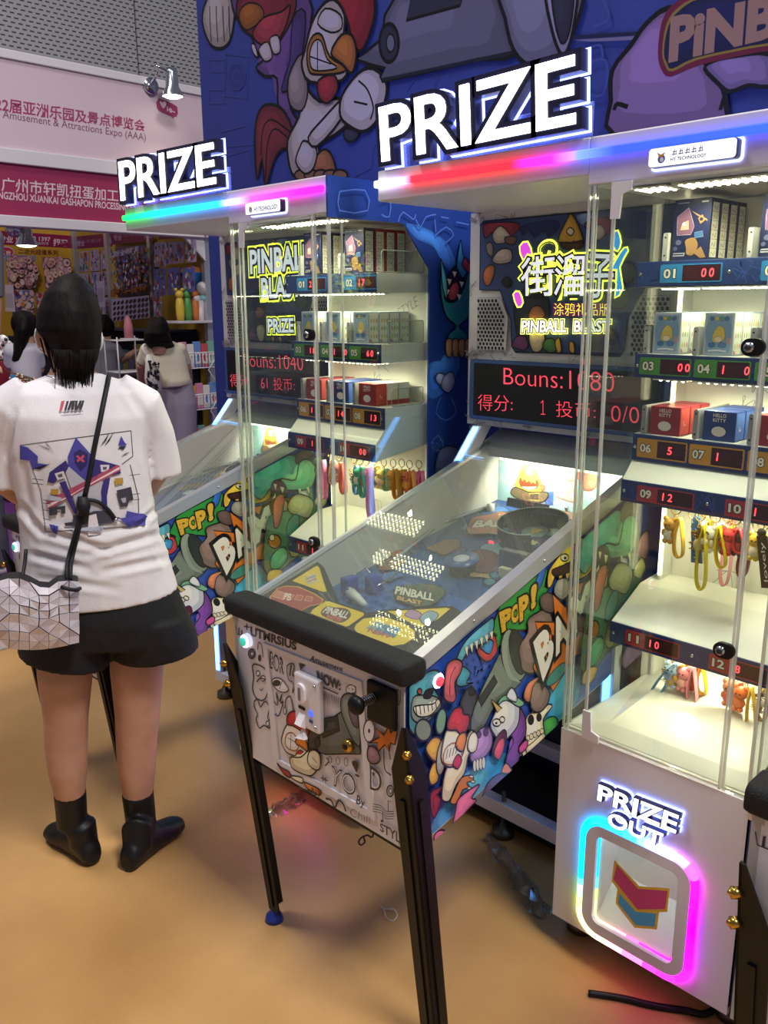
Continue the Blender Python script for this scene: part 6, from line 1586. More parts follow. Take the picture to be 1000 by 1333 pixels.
sm = fuse(b, .006, 4)
# folds: hanging creases over the lower back, drawn into the cloth itself
def crease(px, py, x0, y0, x1, y1, w, dpt):
    t = max(0, min(1, ((px-x0)*(x1-x0)+(py-y0)*(y1-y0))/((x1-x0)**2+(y1-y0)**2))); qx, qy = x0+(x1-x0)*t, y0+(y1-y0)*t
    r = math.hypot(px-qx, py-qy)/w; f = math.sin(PI*t)**.6 if 0 < t < 1 else 0
    return -dpt*f*math.exp(-r*r)+dpt*.7*f*math.exp(-(r-1.7)**2*1.6)
CR = [(50, 690, 150, 718, 5, .007), (110, 722, 212, 694, 5, .008), (35, 720, 120, 742, 5, .006), (130, 745, 222, 726, 5, .007), (45, 752, 160, 768, 5, .004), (190, 570, 200, 650, 6, .003), (205, 660, 175, 690, 4, .006), (20, 650, 60, 700, 5, .006), (160, 500, 190, 545, 5, .003), (20, 530, 8, 600, 5, .006), (70, 500, 110, 508, 4, .003), (198, 690, 215, 740, 5, .006), (100, 700, 195, 680, 4, .005), (30, 600, 40, 680, 6, .005)]
sm.calc_normals_split() if hasattr(sm, 'calc_normals_split') else None
NV = [v.normal.copy() for v in sm.vertices]
for v, nn in zip(sm.vertices, NV):
    if nn.dot(g.F) < .3:
        q = v.co-CAM; zc = q.dot(FW); px = 500+FPX*q.dot(RT)/zc; py = 666.5-FPX*q.dot(UP)/zc
        v.co += nn*sum(crease(px, py, *c) for c in CR)
bv = BVHTree.FromPolygons([v.co.copy() for v in sm.vertices], [list(p.vertices) for p in sm.polygons])
def on_shirt(px, py, off=.0015):
    d = ray(px, py).normalized(); h = bv.ray_cast(CAM, d)
    if h[0] is None: return None
    n = h[1] if h[1].dot(d) < 0 else -h[1]
    return h[0]+n*off
put_mesh('t_shirt', sm, SHIRT, base, wom, 'white T-shirt with purple robot print')
# printed picture: finely cut patches laid on the cloth
pm = MB(); LAYER = [.0010]
def fine(poly, c, step=3.0):
    LAYER[0] += .00012
    tri = tessellate_polygon([[Vector((x, y, 0)) for x, y in poly]])
    work = [[Vector(poly[i]) for i in t] for t in tri]; out = []
    while work:
        t = work.pop(); e = [(t[i]-t[(i+1) % 3]).length for i in range(3)]; k = max(range(3), key=lambda i: e[i])
        if e[k] > step*2:
            m = (t[k]+t[(k+1) % 3])/2; work += [[t[k], m, t[(k+2) % 3]], [m, t[(k+1) % 3], t[(k+2) % 3]]]
        else: out.append(t)
    for t in out:
        P = [on_shirt(p.x, p.y, LAYER[0]) for p in t]
        if None not in P: pm.add(P, [[0, 1, 2]], mat(c, .7))
def fpoly(L, c, s=3.846, ox=0, oy=560): fine([(ox+x/s, oy+y/s) for x, y in L], c)
def fline(L, w, c='#23222e', **k):
    for (x0, y0), (x1, y1) in zip(L, L[1:]):
        dx, dy = x1-x0, y1-y0; l = math.hypot(dx, dy) or 1; nx_, ny_ = -dy/l*w/2, dx/l*w/2
        fpoly([(x0+nx_, y0+ny_), (x1+nx_, y1+ny_), (x1-nx_, y1-ny_), (x0-nx_, y0-ny_)], c, **k)
V, DK, GY, LG, PKC = '#4a46a0', '#3a2f7a', '#5a5a68', '#b9b9c4', '#b0506c'
fline([(100, 76), (655, 2), (664, 130), (610, 170)], 3); fline([(650, 172), (690, 330), (695, 480), (230, 508), (218, 400), (205, 300), (165, 200)], 3)
fpoly([(103, 76), (140, 85), (192, 130), (190, 165), (245, 172), (165, 196), (150, 150), (104, 146)], V); fpoly([(165, 190), (258, 165), (200, 196)], '#20203a')
for q in ([(180, 66), (260, 105), (275, 118), (235, 88)], [(225, 60), (240, 70), (268, 105)], [(468, 70), (485, 15), (478, 50)], [(500, 82), (548, 8), (530, 50)], [(520, 78), (570, 5), (545, 55)], [(585, 95), (625, 88), (600, 84)], [(600, 135), (650, 108), (625, 115)]): fpoly(q, '#23222e')
fpoly([(590, 70), (603, 28), (620, 60), (632, 72), (610, 80)], V); fpoly([(588, 85), (630, 78), (612, 98)], '#2a2850')
fpoly([(380, 36), (460, 128), (440, 230), (420, 262), (370, 232), (345, 180), (340, 130)], V); fpoly([(345, 180), (330, 150), (250, 210), (240, 258), (270, 265), (330, 210)], DK); fpoly([(455, 140), (500, 150), (590, 175), (602, 215), (560, 225), (470, 240), (440, 225)], DK)
fpoly([(330, 210), (345, 180), (430, 255), (470, 240), (510, 240), (515, 410), (390, 420), (360, 300)], LG); fpoly([(370, 115), (400, 95), (440, 118), (435, 170), (405, 205), (375, 160)], '#2f2560')
fpoly([(380, 130), (390, 124), (402, 136), (415, 122), (424, 130), (412, 143), (425, 155), (414, 160), (402, 150), (390, 160), (384, 150), (394, 141)], '#c0506a')
fpoly([(276, 215), (320, 202), (330, 235), (290, 248)], '#d8d4dc'); fpoly([(290, 222), (312, 214), (316, 230), (298, 236)], GY); fpoly([(500, 172), (545, 172), (540, 205), (505, 208)], '#d8d4dc'); fpoly([(512, 182), (532, 182), (530, 196), (514, 198)], GY)
fpoly([(240, 348), (310, 358), (585, 172), (600, 180), (600, 200), (330, 345), (245, 395)], PKC); fpoly([(240, 368), (315, 350), (600, 178), (602, 190), (330, 335), (245, 385)], '#e8d8dc')
fpoly([(258, 292), (296, 292), (296, 320), (258, 320)], '#b8923c'); fpoly([(570, 240), (610, 236), (612, 264), (574, 272)], '#b8923c'); fpoly([(240, 320), (312, 335), (312, 350), (240, 350)], '#b9bfd0')
fpoly([(252, 385), (330, 375), (330, 415), (310, 415), (310, 395), (290, 395), (290, 420), (252, 425)], '#3c3c48'); fpoly([(580, 300), (650, 282), (662, 345), (640, 352), (632, 380), (600, 382), (590, 345)], '#3c3c48'); fpoly([(600, 340), (625, 335), (625, 360), (610, 362)], '#a8a8b4')
fpoly([(300, 260), (330, 250), (385, 400), (388, 420), (370, 412)], DK); fpoly([(515, 250), (548, 235), (532, 330), (535, 395), (510, 390), (505, 300)], DK)
fpoly([(325, 462), (370, 455), (366, 425), (440, 415), (470, 402), (548, 400), (548, 430), (600, 435), (560, 465), (440, 470), (330, 478)], '#3f3e4c'); fpoly([(445, 425), (480, 415), (500, 520), (440, 525)], '#e0dce2'); fpoly([(470, 460), (482, 518), (474, 500)], '#23222e'); fpoly([(480, 460), (496, 515), (488, 495)], '#23222e')
fpoly([(590, 440), (625, 435), (628, 402), (728, 425), (722, 486), (655, 466), (652, 492)], V); fpoly([(252, 470), (296, 482), (288, 520), (262, 490)], V); fpoly([(350, 490), (520, 480), (500, 500), (370, 505)], '#b8bfd4')
for y in (240, 262, 345, 360, 395, 440): fline([(168 if y < 300 else 222, y), (225 if y < 300 else 262, y+6)], 3)
for y in (225, 322, 350): fline([(640, y), (690, y-6)], 3)
# small chest mark between the shoulders
fpoly([(214, 490), (226, 488), (216, 522), (208, 522)], '#c05064', 2.666, 0, 340); fpoly([(232, 490), (240, 489), (231, 522), (224, 522)], '#2a2a34', 2.666, 0, 340)
fpoly([(245, 489), (262, 488), (256, 520), (248, 520), (250, 500), (242, 520), (234, 521)], '#2a2a34', 2.666, 0, 340); fpoly([(262, 489), (270, 488), (268, 508), (276, 488), (283, 488), (280, 506), (284, 488), (292, 488), (282, 519), (274, 519), (276, 505), (268, 520), (260, 520)], '#2a2a34', 2.666, 0, 340)
fline([(214, 529), (288, 524)], 2.5, '#6a6a74', s=2.666, ox=0, oy=340)
pm.build('shirt_print', wom)
# necklace
b = MB(); b.tube([p for p in (g.pt(60, 489, -.045), g.pt(76, 494, -.055), g.pt(100, 495, -.057)) ], .0015, CHROME, 6); b.build('necklace', wom)
# shorts
SHORTS = noise_mat('black_fabric', '#0c0d12', '#14151c', 30, .7, 4, .2, 300)
b = MB()
b.loft([g.ring(32, 755, 224, 748, .118), g.ring(26, 800, 243, 792, .132), g.ring(30, 832, 248, 826, .125)], SHORTS)
b.loft([g.ring(26, 795, 142, 800, .118), g.ring(22, 830, 145, 838, .118, 0), g.ring(23, 852, 143, 862, .116)], SHORTS)
b.loft([g.ring(128, 800, 245, 795, .118), g.ring(138, 832, 256, 820, .114), g.ring(147, 858, 259, 838, .108)], SHORTS)
put_mesh('shorts', fuse(b, .0065, 4), SHORTS, base, wom)
# black boots
BOOT = mat('#0d0d10', .5)
def boot(P, heel, toe):
    b = MB()
    b.tube([g.pt(x, y, k) for x, y, k, r in P], [r for *_, r in P], BOOT, 16)
    h = Plane((0, 0, 0), (1, 0, 0), (0, 1, 0)); H, T = h.hit(*heel), h.hit(*toe); d = (T-H).normalized(); L = .235; H = (H+T)/2-d*L/2; n_ = Vector((-d.y, d.x, 0)); R_ = []
    for f, w, z0, z1 in ((.0, .022, .004, .05), (.06, .031, .0, .075), (.25, .034, .0, .09), (.5, .036, .0, .075), (.75, .043, .0, .058), (.92, .036, .0, .045), (1.0, .016, .006, .034)):
        c = H+d*L*f; R_.append([c+n_*w*math.cos(a)+Vector((0, 0, (z0+z1)/2+(z1-z0)/2*math.sin(a))) for a in [2*PI*i/16 for i in range(16)]])
    b.loft(R_, BOOT); a = H+d*L*.22
    b.tube([g.pt(P[-1][0], P[-1][1], P[-1][2]), a+Vector((0, 0, .10)), a+Vector((0, 0, .05))], [P[-1][3], .042, .04], BOOT, 14)
    return b
put_mesh('boot', fuse(boot([(91, 1030, .068, .043), (93, 1055, .072, .042), (94, 1075, .075, .041)], (114, 1120), (76, 1092)), .006, 4), BOOT, base, wom)
put_mesh('boot', fuse(boot([(179, 1030, .058, .044), (182, 1055, .06, .043), (184, 1075, .06, .042)], (186, 1118), (216, 1092)), .006, 4), BOOT, base, wom)
# ---------------- her bag
bp = g.pt(50, 800, -.17)
bag = thing('shoulder_bag', bp, 'silver shoulder bag of small triangles hanging at the hip of the woman in white', 'bag')
ORG = bp
SILV = mat('#d6cfd8', .32, .15); SILV2 = mat('#c6bec8', .36, .15)
nx_, ny_ = 10, 8
top = [(-20, 775), (-8, 758), (16, 752), (32, 753), (46, 764), (62, 767), (76, 757), (90, 756), (102, 757)]
def bag_px(u, v):
    x = -26+(102+26)*u
    i = min(len(top)-2, max(0, next((k for k in range(len(top)-1) if top[k+1][0] >= x), len(top)-2))); t = (x-top[i][0])/(top[i+1][0]-top[i][0]); yt = top[i][1]+(top[i+1][1]-top[i][1])*max(0, min(1, t))
    yb = 836+9*math.sin(PI*min(1, max(0, u*1.0)))
    return x, yt+(yb-yt)*v
rnd = random.Random(4); Gp = {}
for i in range(nx_+1):
    for j in range(ny_+1):
        u, v = i/nx_, j/ny_; x, y = bag_px(u, v)
        bul = .045*math.sin(PI*min(1, max(0, u)))**.5*math.sin(PI*(.12+.8*v))**.6
        Gp[i, j] = g.pt(x+rnd.uniform(-.5, .5)*(0 < i < nx_), y+rnd.uniform(-.5, .5)*(0 < j < ny_), -.17-bul+rnd.uniform(-.0045, .0045))
def tri_list():
    for i in range(nx_):
        for j in range(ny_):
            a, c, d, e = Gp[i, j], Gp[i+1, j], Gp[i+1, j+1], Gp[i, j+1]
            yield from (((a, c, d), (a, d, e)) if (i+j) % 2 else ((a, c, e), (c, d, e)))
b = MB(); bk = {k: p+g.F*(.03+2*(.17-.17)) for k, p in Gp.items()}
tris = list(tri_list())
for t in tris: b.add(list(t), [[0, 1, 2]], mat('#1c1a20', .6))
edge = [Gp[i, 0] for i in range(nx_+1)]+[Gp[nx_, j] for j in range(1, ny_+1)]+[Gp[i, ny_] for i in range(nx_-1, -1, -1)]+[Gp[0, j] for j in range(ny_-1, 0, -1)]
back = [p+g.F*(.05) for p in edge]; m = len(edge)
b.add(edge+back, [[i, (i+1) % m, m+(i+1) % m, m+i] for i in range(m)]+[[m+i for i in range(m)]], mat('#1c1a20', .6)); b.build('bag_body', bag)
b = MB()
for t in tris:
    c = sum(t, Vector())/3; n_ = (t[1]-t[0]).cross(t[2]-t[0]).normalized(); n_ = n_ if n_.dot(g.F) < 0 else -n_
    q = [c+(p-c)*.95+n_*.0022 for p in t]; b.prism(q, n_*.0012, SILV if rnd.random() < .7 else SILV2)
b.build('triangle_facets', bag)
CORD = mat('#15161c', .6)
def cord(L, off=.006): return [p for p in (on_shirt(x, y, off) for x, y in L) if p is not None]
b = MB(); sh = cord([(141, 493), (139, 503), (134, 525), (128, 555), (122, 585), (116, 618), (110, 648)])
b.tube(smooth_open([g.pt(143, 488, .03)]+sh, 3), (.0062), CORD, 8); b.build('strap', bag)
b = MB(); kn = on_shirt(109, 657, .012); b.tube([kn+Vector((0, 0, .022)), kn+Vector((0, 0, -.022))], [.012, .013], CORD, 10); b.ball(kn, .016, CORD, 1, 1, 1.2)
b.tube(smooth_open([kn+Vector((0, 0, .012))]+cord([(118, 650), (130, 654), (141, 664), (148, 674)], .008), 4), .0045, CORD, 8); e_ = on_shirt(150, 678, .008); b.tube([on_shirt(148, 674, .008), e_], .0056, CHROME, 8); b.build('knot', bag)
b = MB()
for L in ([(108, 664), (102, 695), (95, 725)], [(107, 664), (98, 695), (90, 725)]): b.tube(smooth_open(cord(L)+[g.pt(L[-1][0]-3, 742, -.165), g.pt(L[-1][0]-3, 757, -.175)], 3), .0045, CORD, 8)
b.tube(smooth_open([g.pt(80, 764, -.20), g.pt(90, 767, -.21), g.pt(100, 768, -.195), g.pt(104, 766, -.17)], 3), .0048, CORD, 8)
b.tube(smooth_open([g.pt(26, 772, -.19), g.pt(29, 752, -.165), g.pt(32, 735, -.135), g.pt(34, 715, -.12)], 3), .0045, CORD, 8); b.build('cord', bag)
# ---------------- shoppers at the pink booth
def shopper(x, y, label, head, hair, top, topc, legs, legc, arms=(), hair_low=None, extra=None):
    global ORG
    q = Body(x, y); bs = Vector((x, y, 0)); t = thing('person', bs, label, 'person')
    b = MB()
    hx, hy, hr = head
    c = q.pt(hx, hy, .0); b.ball(c, hr, SKIN, .82, .9, 1.12, 18); b.ball(c+q.F*hr*.85, .016, SKIN); b.tube([c-Vector((0, 0, hr*.6)), c-Vector((0, 0, hr*1.9))], [.05, .055], SKIN, 12)
    R_ = [q.ring(*r[:5], *r[5:]) for r in top]; b.loft([[p*.92+sum(r, Vector())/len(r)*.08 for p in r] for r in R_], SKIN)
    for L in arms:
        P = [q.pt(px, py, k) for px, py, k in L]; b.tube(P, [.05, .042, .034, .026][:len(P)] if len(P) <= 4 else .035, SKIN, 12)
        hand(b, P[-1], P[-1]-P[-2], (0, 0, 1), SKIN)
    for L in legs:
        P = [q.pt(px, py, k) for px, py, k, r in L]; b.tube(P+[Vector((P[-1].x, P[-1].y, .05))], [r*.8 for *_, r in L]+[.04], SKIN, 12)
    put_mesh('body', fuse(b, .009, 4), SKIN, bs, t)
    ORG = bs
    b = MB(); b.loft(R_, mat(topc, .8))
    for L in arms: P = [q.pt(px, py, k) for px, py, k in L[:2]]; b.tube([P[0], P[0].lerp(P[1], .5), P[0].lerp(P[1], .85)], [.058, .056, .054], mat(topc, .8), 12); b.ball(P[0], .06, mat(topc, .8))
    put_mesh('top', fuse(b, .009, 4), mat(topc, .8), bs, t)
    b = MB()
    for L in legs:
        P = [q.pt(px, py, k) for px, py, k, r in L]; b.tube(P+[Vector((P[-1].x, P[-1].y, .06))], [r for *_, r in L]+[L[-1][3]*.95], mat(legc, .8), 16)
    put_mesh('trousers', fuse(b, .010, 4), mat(legc, .8), bs, t)
    b = MB()
    for L in legs:
        P = q.pt(*L[-1][:3]); b.ball((P.x, P.y, .04), .05, mat('#d8d4d0', .6), .9, 2.2, .75) 
    b.build('shoe', t)
    b = MB(); b.loft([q.ring(*r) for r in hair], HAIR); b.ball(c-q.F*hr*.22+Vector((0, 0, hr*.16)), hr*1.06, HAIR, .92, 1.0, 1.08, 18); put_mesh('hair', fuse(b, .008, 3), HAIR, bs, t)
    b = MB()
    for s in (-1, 1): b.ball(c+q.F*hr*.82+q.R*s*.03+Vector((0, 0, .01)), .010, mat('#1a1412', .3))
    b.build('eye', t)
    return t, q, bs
t, q, bs = shopper(-6.05, 3.55, 'woman in cream top and lilac trousers bending over the booth rack', (206, 433, .088),
    [(199, 412, 213, 412, .04), (190, 421, 219, 421, .10), (187, 434, 221, 433, .115, -.01), (187, 446, 225, 446, .11, .0), (194, 453, 228, 450, .085, .05), (204, 456, 226, 454, .05, .06)],
    [(202, 445, 226, 444, .06, .12), (192, 449, 233, 448, .09, .11), (187, 457, 239, 455, .11, .09), (188, 470, 243, 468, .12, .06), (195, 486, 246, 483, .125, .03), (203, 498, 249, 494, .13), (204, 505, 250, 500, .13)], '#cfc6b0',
    [[(219, 497, 0, .090), (219, 525, .0, .108), (220, 565, .0, .098), (219, 620, 0, .085)], [(235, 496, 0, .090), (239, 525, .0, .108), (240, 565, .0, .098), (241, 620, 0, .085)]], '#a79fae',
    [[(192, 456, .09), (184, 476, .14), (187, 503, .28)], [(234, 456, .09), (243, 478, .14), (246, 498, .3)]])
p = q.pt(200, 490, -.15)
tb = thing('tote_bag', p, 'white tote bag with black pattern on the shoulder of the woman in cream', 'bag')
ORG = p
b = MB(); b.loft([q.ring(190, 462, 196, 461, .02, -.13), q.ring(189, 474, 204, 474, .05, -.14), q.ring(188, 492, 209, 492, .06, -.15), q.ring(191, 508, 211, 508, .05, -.15), q.ring(200, 513, 208, 513, .02, -.15)], mat('#d9d4cc', .8)); o = b.build('bag_body', tb)
A_ = MB(); rnd = random.Random(8)
for k in range(70):
    v = rnd.random(); c = q.pt(191+16*rnd.random(), 470+38*v, -.15-.052); r = rnd.uniform(.006, .016); A_.ball(c, r, mat('#23222a', .8), 1, .5, rnd.uniform(.5, 1.2), 7)
A_.build('pattern', o)
b = MB(); b.tube(smooth_open([q.pt(191, 464, -.13), q.pt(186, 452, -.10), q.pt(192, 448, .02)], 4), .012, mat('#d9d4cc', .8), 8); b.build('handle', tb)
shopper(-6.1, 2.28, 'long haired woman at the far left of the booth in pale shirt', (32, 424, .085),
    [(26, 404, 40, 404, .04), (20, 412, 44, 412, .10), (18, 428, 42, 428, .11, -.02), (17, 450, 36, 450, .08, -.03), (15, 470, 34, 470, .05, -.04)],
    [(24, 446, 44, 446, .07), (15, 455, 52, 455, .10), (14, 480, 54, 480, .11), (20, 505, 54, 505, .12)], '#b9b6c2',
    [[(30, 505, 0, .09), (30, 560, 0, .08), (30, 640, 0, .07)], [(45, 505, 0, .09), (45, 560, 0, .08), (45, 640, 0, .07)]], '#26242e',
    [[(46, 458, 0), (50, 480, .05), (48, 490, .2)], [(16, 458, 0), (15, 480, .05), (25, 492, .2)]])
shopper(-7.42, 3.445, 'booth helper with short dark hair and grey shirt reaching to the rack', (136, 427, .085),
    [(130, 409, 140, 409, .04), (125, 416, 143, 416, .10), (124, 428, 140, 428, .11, -.02), (126, 440, 136, 440, .09, -.02)],
    [(126, 442, 142, 442, .07), (118, 450, 152, 450, .10), (117, 475, 156, 475, .11), (120, 505, 160, 505, .12)], '#8e8b96',
    [[(132, 505, 0, .09), (132, 560, 0, .08), (132, 600, 0, .07)], [(148, 505, 0, .09), (148, 560, 0, .08), (148, 600, 0, .07)]], '#26242e',
    [[(150, 455, 0), (160, 468, .0), (178, 458, -.05)], [(120, 455, 0), (118, 480, .0), (130, 492, -.1)]])
shopper(-4.95, 1.70, 'passer-by at the left picture edge, only a sneaker and grey trouser leg in view', (-45, 250, .088),
    [(-55, 225, -38, 225, .04), (-62, 236, -30, 236, .10), (-62, 255, -30, 255, .11, -.02)],
    [(-62, 285, -30, 285, .07), (-85, 300, -10, 300, .10), (-82, 400, -12, 400, .11), (-78, 480, -18, 480, .12)], '#6a6a74',
    [[(-62, 480, 0, .09), (-62, 600, 0, .075), (-62, 700, 0, .065)], [(-30, 480, 0, .09), (-22, 600, 0, .078), (-6, 700, -.05, .07)]], '#4a4852',
    [[(-85, 310, 0), (-90, 400, .0), (-88, 470, -.05)], [(-10, 310, 0), (-8, 400, .0), (-10, 470, -.05)]])
# ================================================================== booth goods and small things on the floor
def xp(px, py, X): return Plane((X, 0, 0), (0, 1, 0), (0, 0, 1)).hit(px, py)
WIRE = mat('#d6d4d8', .4)
# dark counters
a, c = xp(-5, 500, -6.75), xp(180, 500, -6.75)
ORG = Vector((-6.75, (a.y+c.y)/2, 0))
b = MB(); b.box(-7.1, -6.75, a.y, c.y, 0, .80, mat('#2a2430', .6), .004); tag(b.build('display_counter'), 'long dark counter inside the pink booth behind the shoppers', 'counter')
b_top = .80
# dark shelving along the booth walls, below the posters
ORG = Vector((-7.8, 4.2, 0)); sv = thing('display_shelving', ORG, 'dark shelving with rows of goods along the right wall of the pink booth', 'shelving')
b = MB(); b.box(-8.95, -6.72, 4.22, 4.28, 0, 1.30, mat('#1e1b2a', .7)); b.box(-8.95, -6.72, 4.0, 4.22, 0, .06, mat('#2a2636', .7)); b.build('back_board', sv)
each('shelf_board', sv, [lambda b, z=z: b.box(-8.95, -6.72, 4.0, 4.22, z, z+.02, mat('#3a3648', .6)) for z in (.45, .85, 1.28)])
rnd = random.Random(6); goods = MB()
for z in (.47, .87):
    x = -8.9
    while x < -6.85:
        w = rnd.uniform(.06, .12); goods.box(x, x+w, 4.03, 4.12, z, z+rnd.uniform(.16, .3), mat(rnd.choice(['#4a4a7a', '#7a4a58', '#6a6480', '#8a7a50', '#4a6a78', '#8a8490']), .5)); x += w+rnd.uniform(.012, .03)
o = goods.build('shelf_goods', sv); o['kind'] = 'stuff'
ORG = Vector((-8.85, 2.6, 0)); b = MB(); b.box(-8.98, -8.7, .6, 4.0, 0, 1.22, mat('#241f30', .7), .004); tag(b.build('back_counter'), 'dark counter along the yellow back wall of the pink booth', 'counter')
# wire rack with three baskets at the right end
y0, y1 = xp(236, 480, -6.45).y, xp(289, 480, -6.45).y
rk = thing('wire_rack', (-6.45, (y0+y1)/2, 0), 'white wire basket rack at the right end of the pink booth', 'rack')
ORG = Vector((-6.45, (y0+y1)/2, 0))
b = MB()
for y in (y0, y1): b.tube([(-6.75, y, 0), (-6.75, y, 1.38)], .009, WIRE, 8)
b.build('upright', rk)
TI = [.25, .62, .98]
for z in TI:
    b = MB()
    for zz in (z, z+.13): b.tube([(-6.75, y0, zz), (-6.45, y0, zz), (-6.45, y1, zz), (-6.75, y1, zz)], .006, WIRE, 6, True)
    for i in range(14):
        y = y0+(y1-y0)*i/13; b.tube([(-6.75, y, z), (-6.45, y, z), (-6.45, y, z+.13)], .003, WIRE, 5)
    b.tube([(-6.45, y1-.02, z+.13), (-6.45, y1-.14, z-.02), (-6.45, y1-.02, z-.2)], .005, WIRE, 6)
    b.build('basket', rk)
b = MB(); b.box(-6.75, -6.45, y0, y1, 1.36, 1.38, mat('#c2bcc4', .5), .003); b.build('top_shelf', rk)
ORG = Vector((0, 0, 0))
packs = [('#6a90c8', 'blue'), ('#c85058', 'red'), ('#7ab0a0', 'green'), ('#e0a040', 'orange'), ('#d88aa8', 'pink'), ('#e6e2dc', 'white')]
for i, z in enumerate(TI):
    for j in range(5):
        col, cn = packs[(i*2+j) % 6]; y = y0+.03+(y1-y0-.06)*j/5
        p = Vector((-6.53, y, z+.004)); ORG = p
        b = MB(); b.box(p.x, p.x+.03, p.y, p.y+(y1-y0)/5-.016, p.z, p.z+.22-.02*(j % 2), mat(col, .4), .004); o = b.build('card_pack')
        tag(o, f'{cn} blister pack, {("leftmost", "second", "middle", "fourth", "rightmost")[j]} in the {("lowest", "middle", "top")[i]} basket of the wire rack', 'pack', 'packs in the wire rack')
        A = Art(Plane((p.x+.03, 0, 0), (0, 1, 0), (0, 0, 1)), .0008, .0001); w = (y1-y0)/5-.016
        A.poly([(y+w*.1, p.z+.03), (y+w*.9, p.z+.03), (y+w*.9, p.z+.13), (y+w*.1, p.z+.13)], '#ece8e0'); A.oval(y+w*.5, p.z+.08, w*.25, .035, packs[(i+j+2) % 6][0], 0); A.build('pack_print', o)
def toy(name, px, py, X, parts, label, cat, z=None):
    global ORG
    p = xp(px, py, X); 
    if z is not None: p.z = z
    t = thing(name, p, label, cat); ORG = Vector((0, 0, 0))
    for nm, f in parts: b = MB(); f(b); b.build(nm, t)
    return t
def stick(b_): b_.tube([(0, -.035, .0), (0, -.03, .17)], [.03, .026], mat('#e6e0e0', .4), 12); b_.tube([(0, .035, .0), (0, .03, .17)], [.03, .026], mat('#d8b0b4', .4), 12)
def crown(b_): b_.ball((0, 0, .19), .045, mat('#8cc8c8', .3), 1, 1.2, .7); b_.ball((0, -.065, .19), .035, mat('#e6e2e4', .4), .6, 1, .8); b_.ball((0, .065, .19), .035, mat('#e6e2e4', .4), .6, 1, .8)
toy('light_stick', 267, 428, -6.6, [('handle', stick), ('wing_collar', crown), ('globe', lambda b_: b_.ball((0, 0, .27), .062, mat('#b8b8b4', .15)))], 'toy light stick with clear globe and white wings on top of the wire rack', 'toy', 1.381)
def bag3(col): return lambda b_: b_.loft([[(.036*math.cos(a)*k, .038*math.sin(a)*k, z) for a in [i*PI/6 for i in range(12)]] for k, z in ((.8, 0), (1, .05), (1.05, .12), (.8, .18), (.3, .21))], mat(col, .4))
for px, col, cn in ((236, '#c8a83c', 'yellow'), (246, '#4a8a44', 'green'), (256, '#c07038', 'orange')):
    toy('plush_toy', px, 428, -6.62, [('toy_body', bag3(col)), ('head', lambda b_, col=col: (b_.ball((0, 0, .22), .036, mat(col, .5)), b_.ball((0, -.03, .26), .015, mat(col, .5)), b_.ball((0, .03, .26), .015, mat(col, .5))))], f'{cn} plush toy standing on top of the wire rack', 'toy', 1.381)
toy('toy_bucket', 252, 400, -6.72, [('bucket', lambda b_: b_.lathe([(0, .28), (.06, .28), (.10, .40), (.105, .41), (0, .40)], mat('#2a6ab0', .4))), ('stem', lambda b_: b_.cyl((0, 0, 0), (0, 0, .28), .012, mat('#a83a58', .4))), ('lid', lambda b_: b_.lathe([(.1, .41), (.08, .45), (0, .47)], mat('#b8683c', .4)))], 'blue toy bucket on a red stem behind the plush toys', 'toy', 1.381)
toy('pink_figure', 168, 440, -6.9, [('toy_body', lambda b_: b_.loft([[(.035*math.cos(a)*k, .04*math.sin(a)*k, z) for a in [i*PI/6 for i in range(12)]] for k, z in ((1, 0), (1, .1), (.7, .16), (.2, .19))], mat('#d88a94', .4))), ('stand', lambda b_: b_.box(-.05, .05, -.06, .06, -.02, 0, mat('#d8d4d4', .4), .004))], 'pink figure on a white stand on the booth counter', 'toy')
# small white wire shelf on the counter
p0, p1 = xp(150, 470, -6.88), xp(190, 470, -6.88)
sr = thing('wire_shelf', (-6.93, (p0.y+p1.y)/2, .80), 'white wire shelf on the dark booth counter beside the helper', 'rack')
ORG = Vector((-6.93, (p0.y+p1.y)/2, .80)); b = MB()
for y in (p0.y, p1.y):
    for x in (-7.05, -6.82): b.tube([(x, y, .80), (x, y, 1.25)], .007, WIRE, 6)
for z in (.95, 1.22):
    b.tube([(-7.05, p0.y, z), (-6.82, p0.y, z), (-6.82, p1.y, z), (-7.05, p1.y, z)], .007, WIRE, 6, True)
    for i in range(12): y = p0.y+(p1.y-p0.y)*i/11; b.tube([(-7.05, y, z), (-6.82, y, z)], .004, WIRE, 5)
b.build('wire_frame', sr)
# capsule toys at the far left of the counter
cols = ['#e8e2dc', '#d8d0c8', '#c8c0c4', '#e0d8d0', '#d6d2d6', '#b8b0b0']
for i, (px, py) in enumerate(((4, 462), (9, 456), (3, 450), (12, 462), (7, 443), (13, 450))):
    p = xp(px, py, -6.75+.0*i); p = Vector((-6.80, p.y, p.z)); ORG = p; t = thing('capsule_toy', p, ('white capsule toy ball ' + ('at the left end of the pile', 'in the middle of the pile low down', 'on the left of the upper row', 'at the right end of the pile', 'on the very top of the pile', 'on the right of the upper row')[i] + ' at the far left'), 'toy', 'capsule toys at the far left')
    b = MB(); b.ball(p, .042, mat(cols[i], .25)); b.build('shell', t)
    b = MB(); b.ball(p+Vector((.036, .008, .005)), .014, mat('#2a2428', .3)); b.ball(p+Vector((.034, -.012, -.012)), .008, mat('#b85a60', .3)); b.build('face_spot', t)
p = xp(8, 465, -6.80); ORG = Vector((-6.85, p.y, .8)); b = MB(); b.box(-6.95, -6.77, p.y-.11, p.y+.11, .80, p.z-.035, mat('#8a1f34', .5), .004); tag(b.build('display_box'), 'dark red box under the capsule toys at the far left', 'box')
A = Art(Plane((-6.77, 0, 0), (0, 1, 0), (0, 0, 1)), .001, .0002); A.oval(p.y, p.z-.13, .07, .05, '#d8c83c', 0)
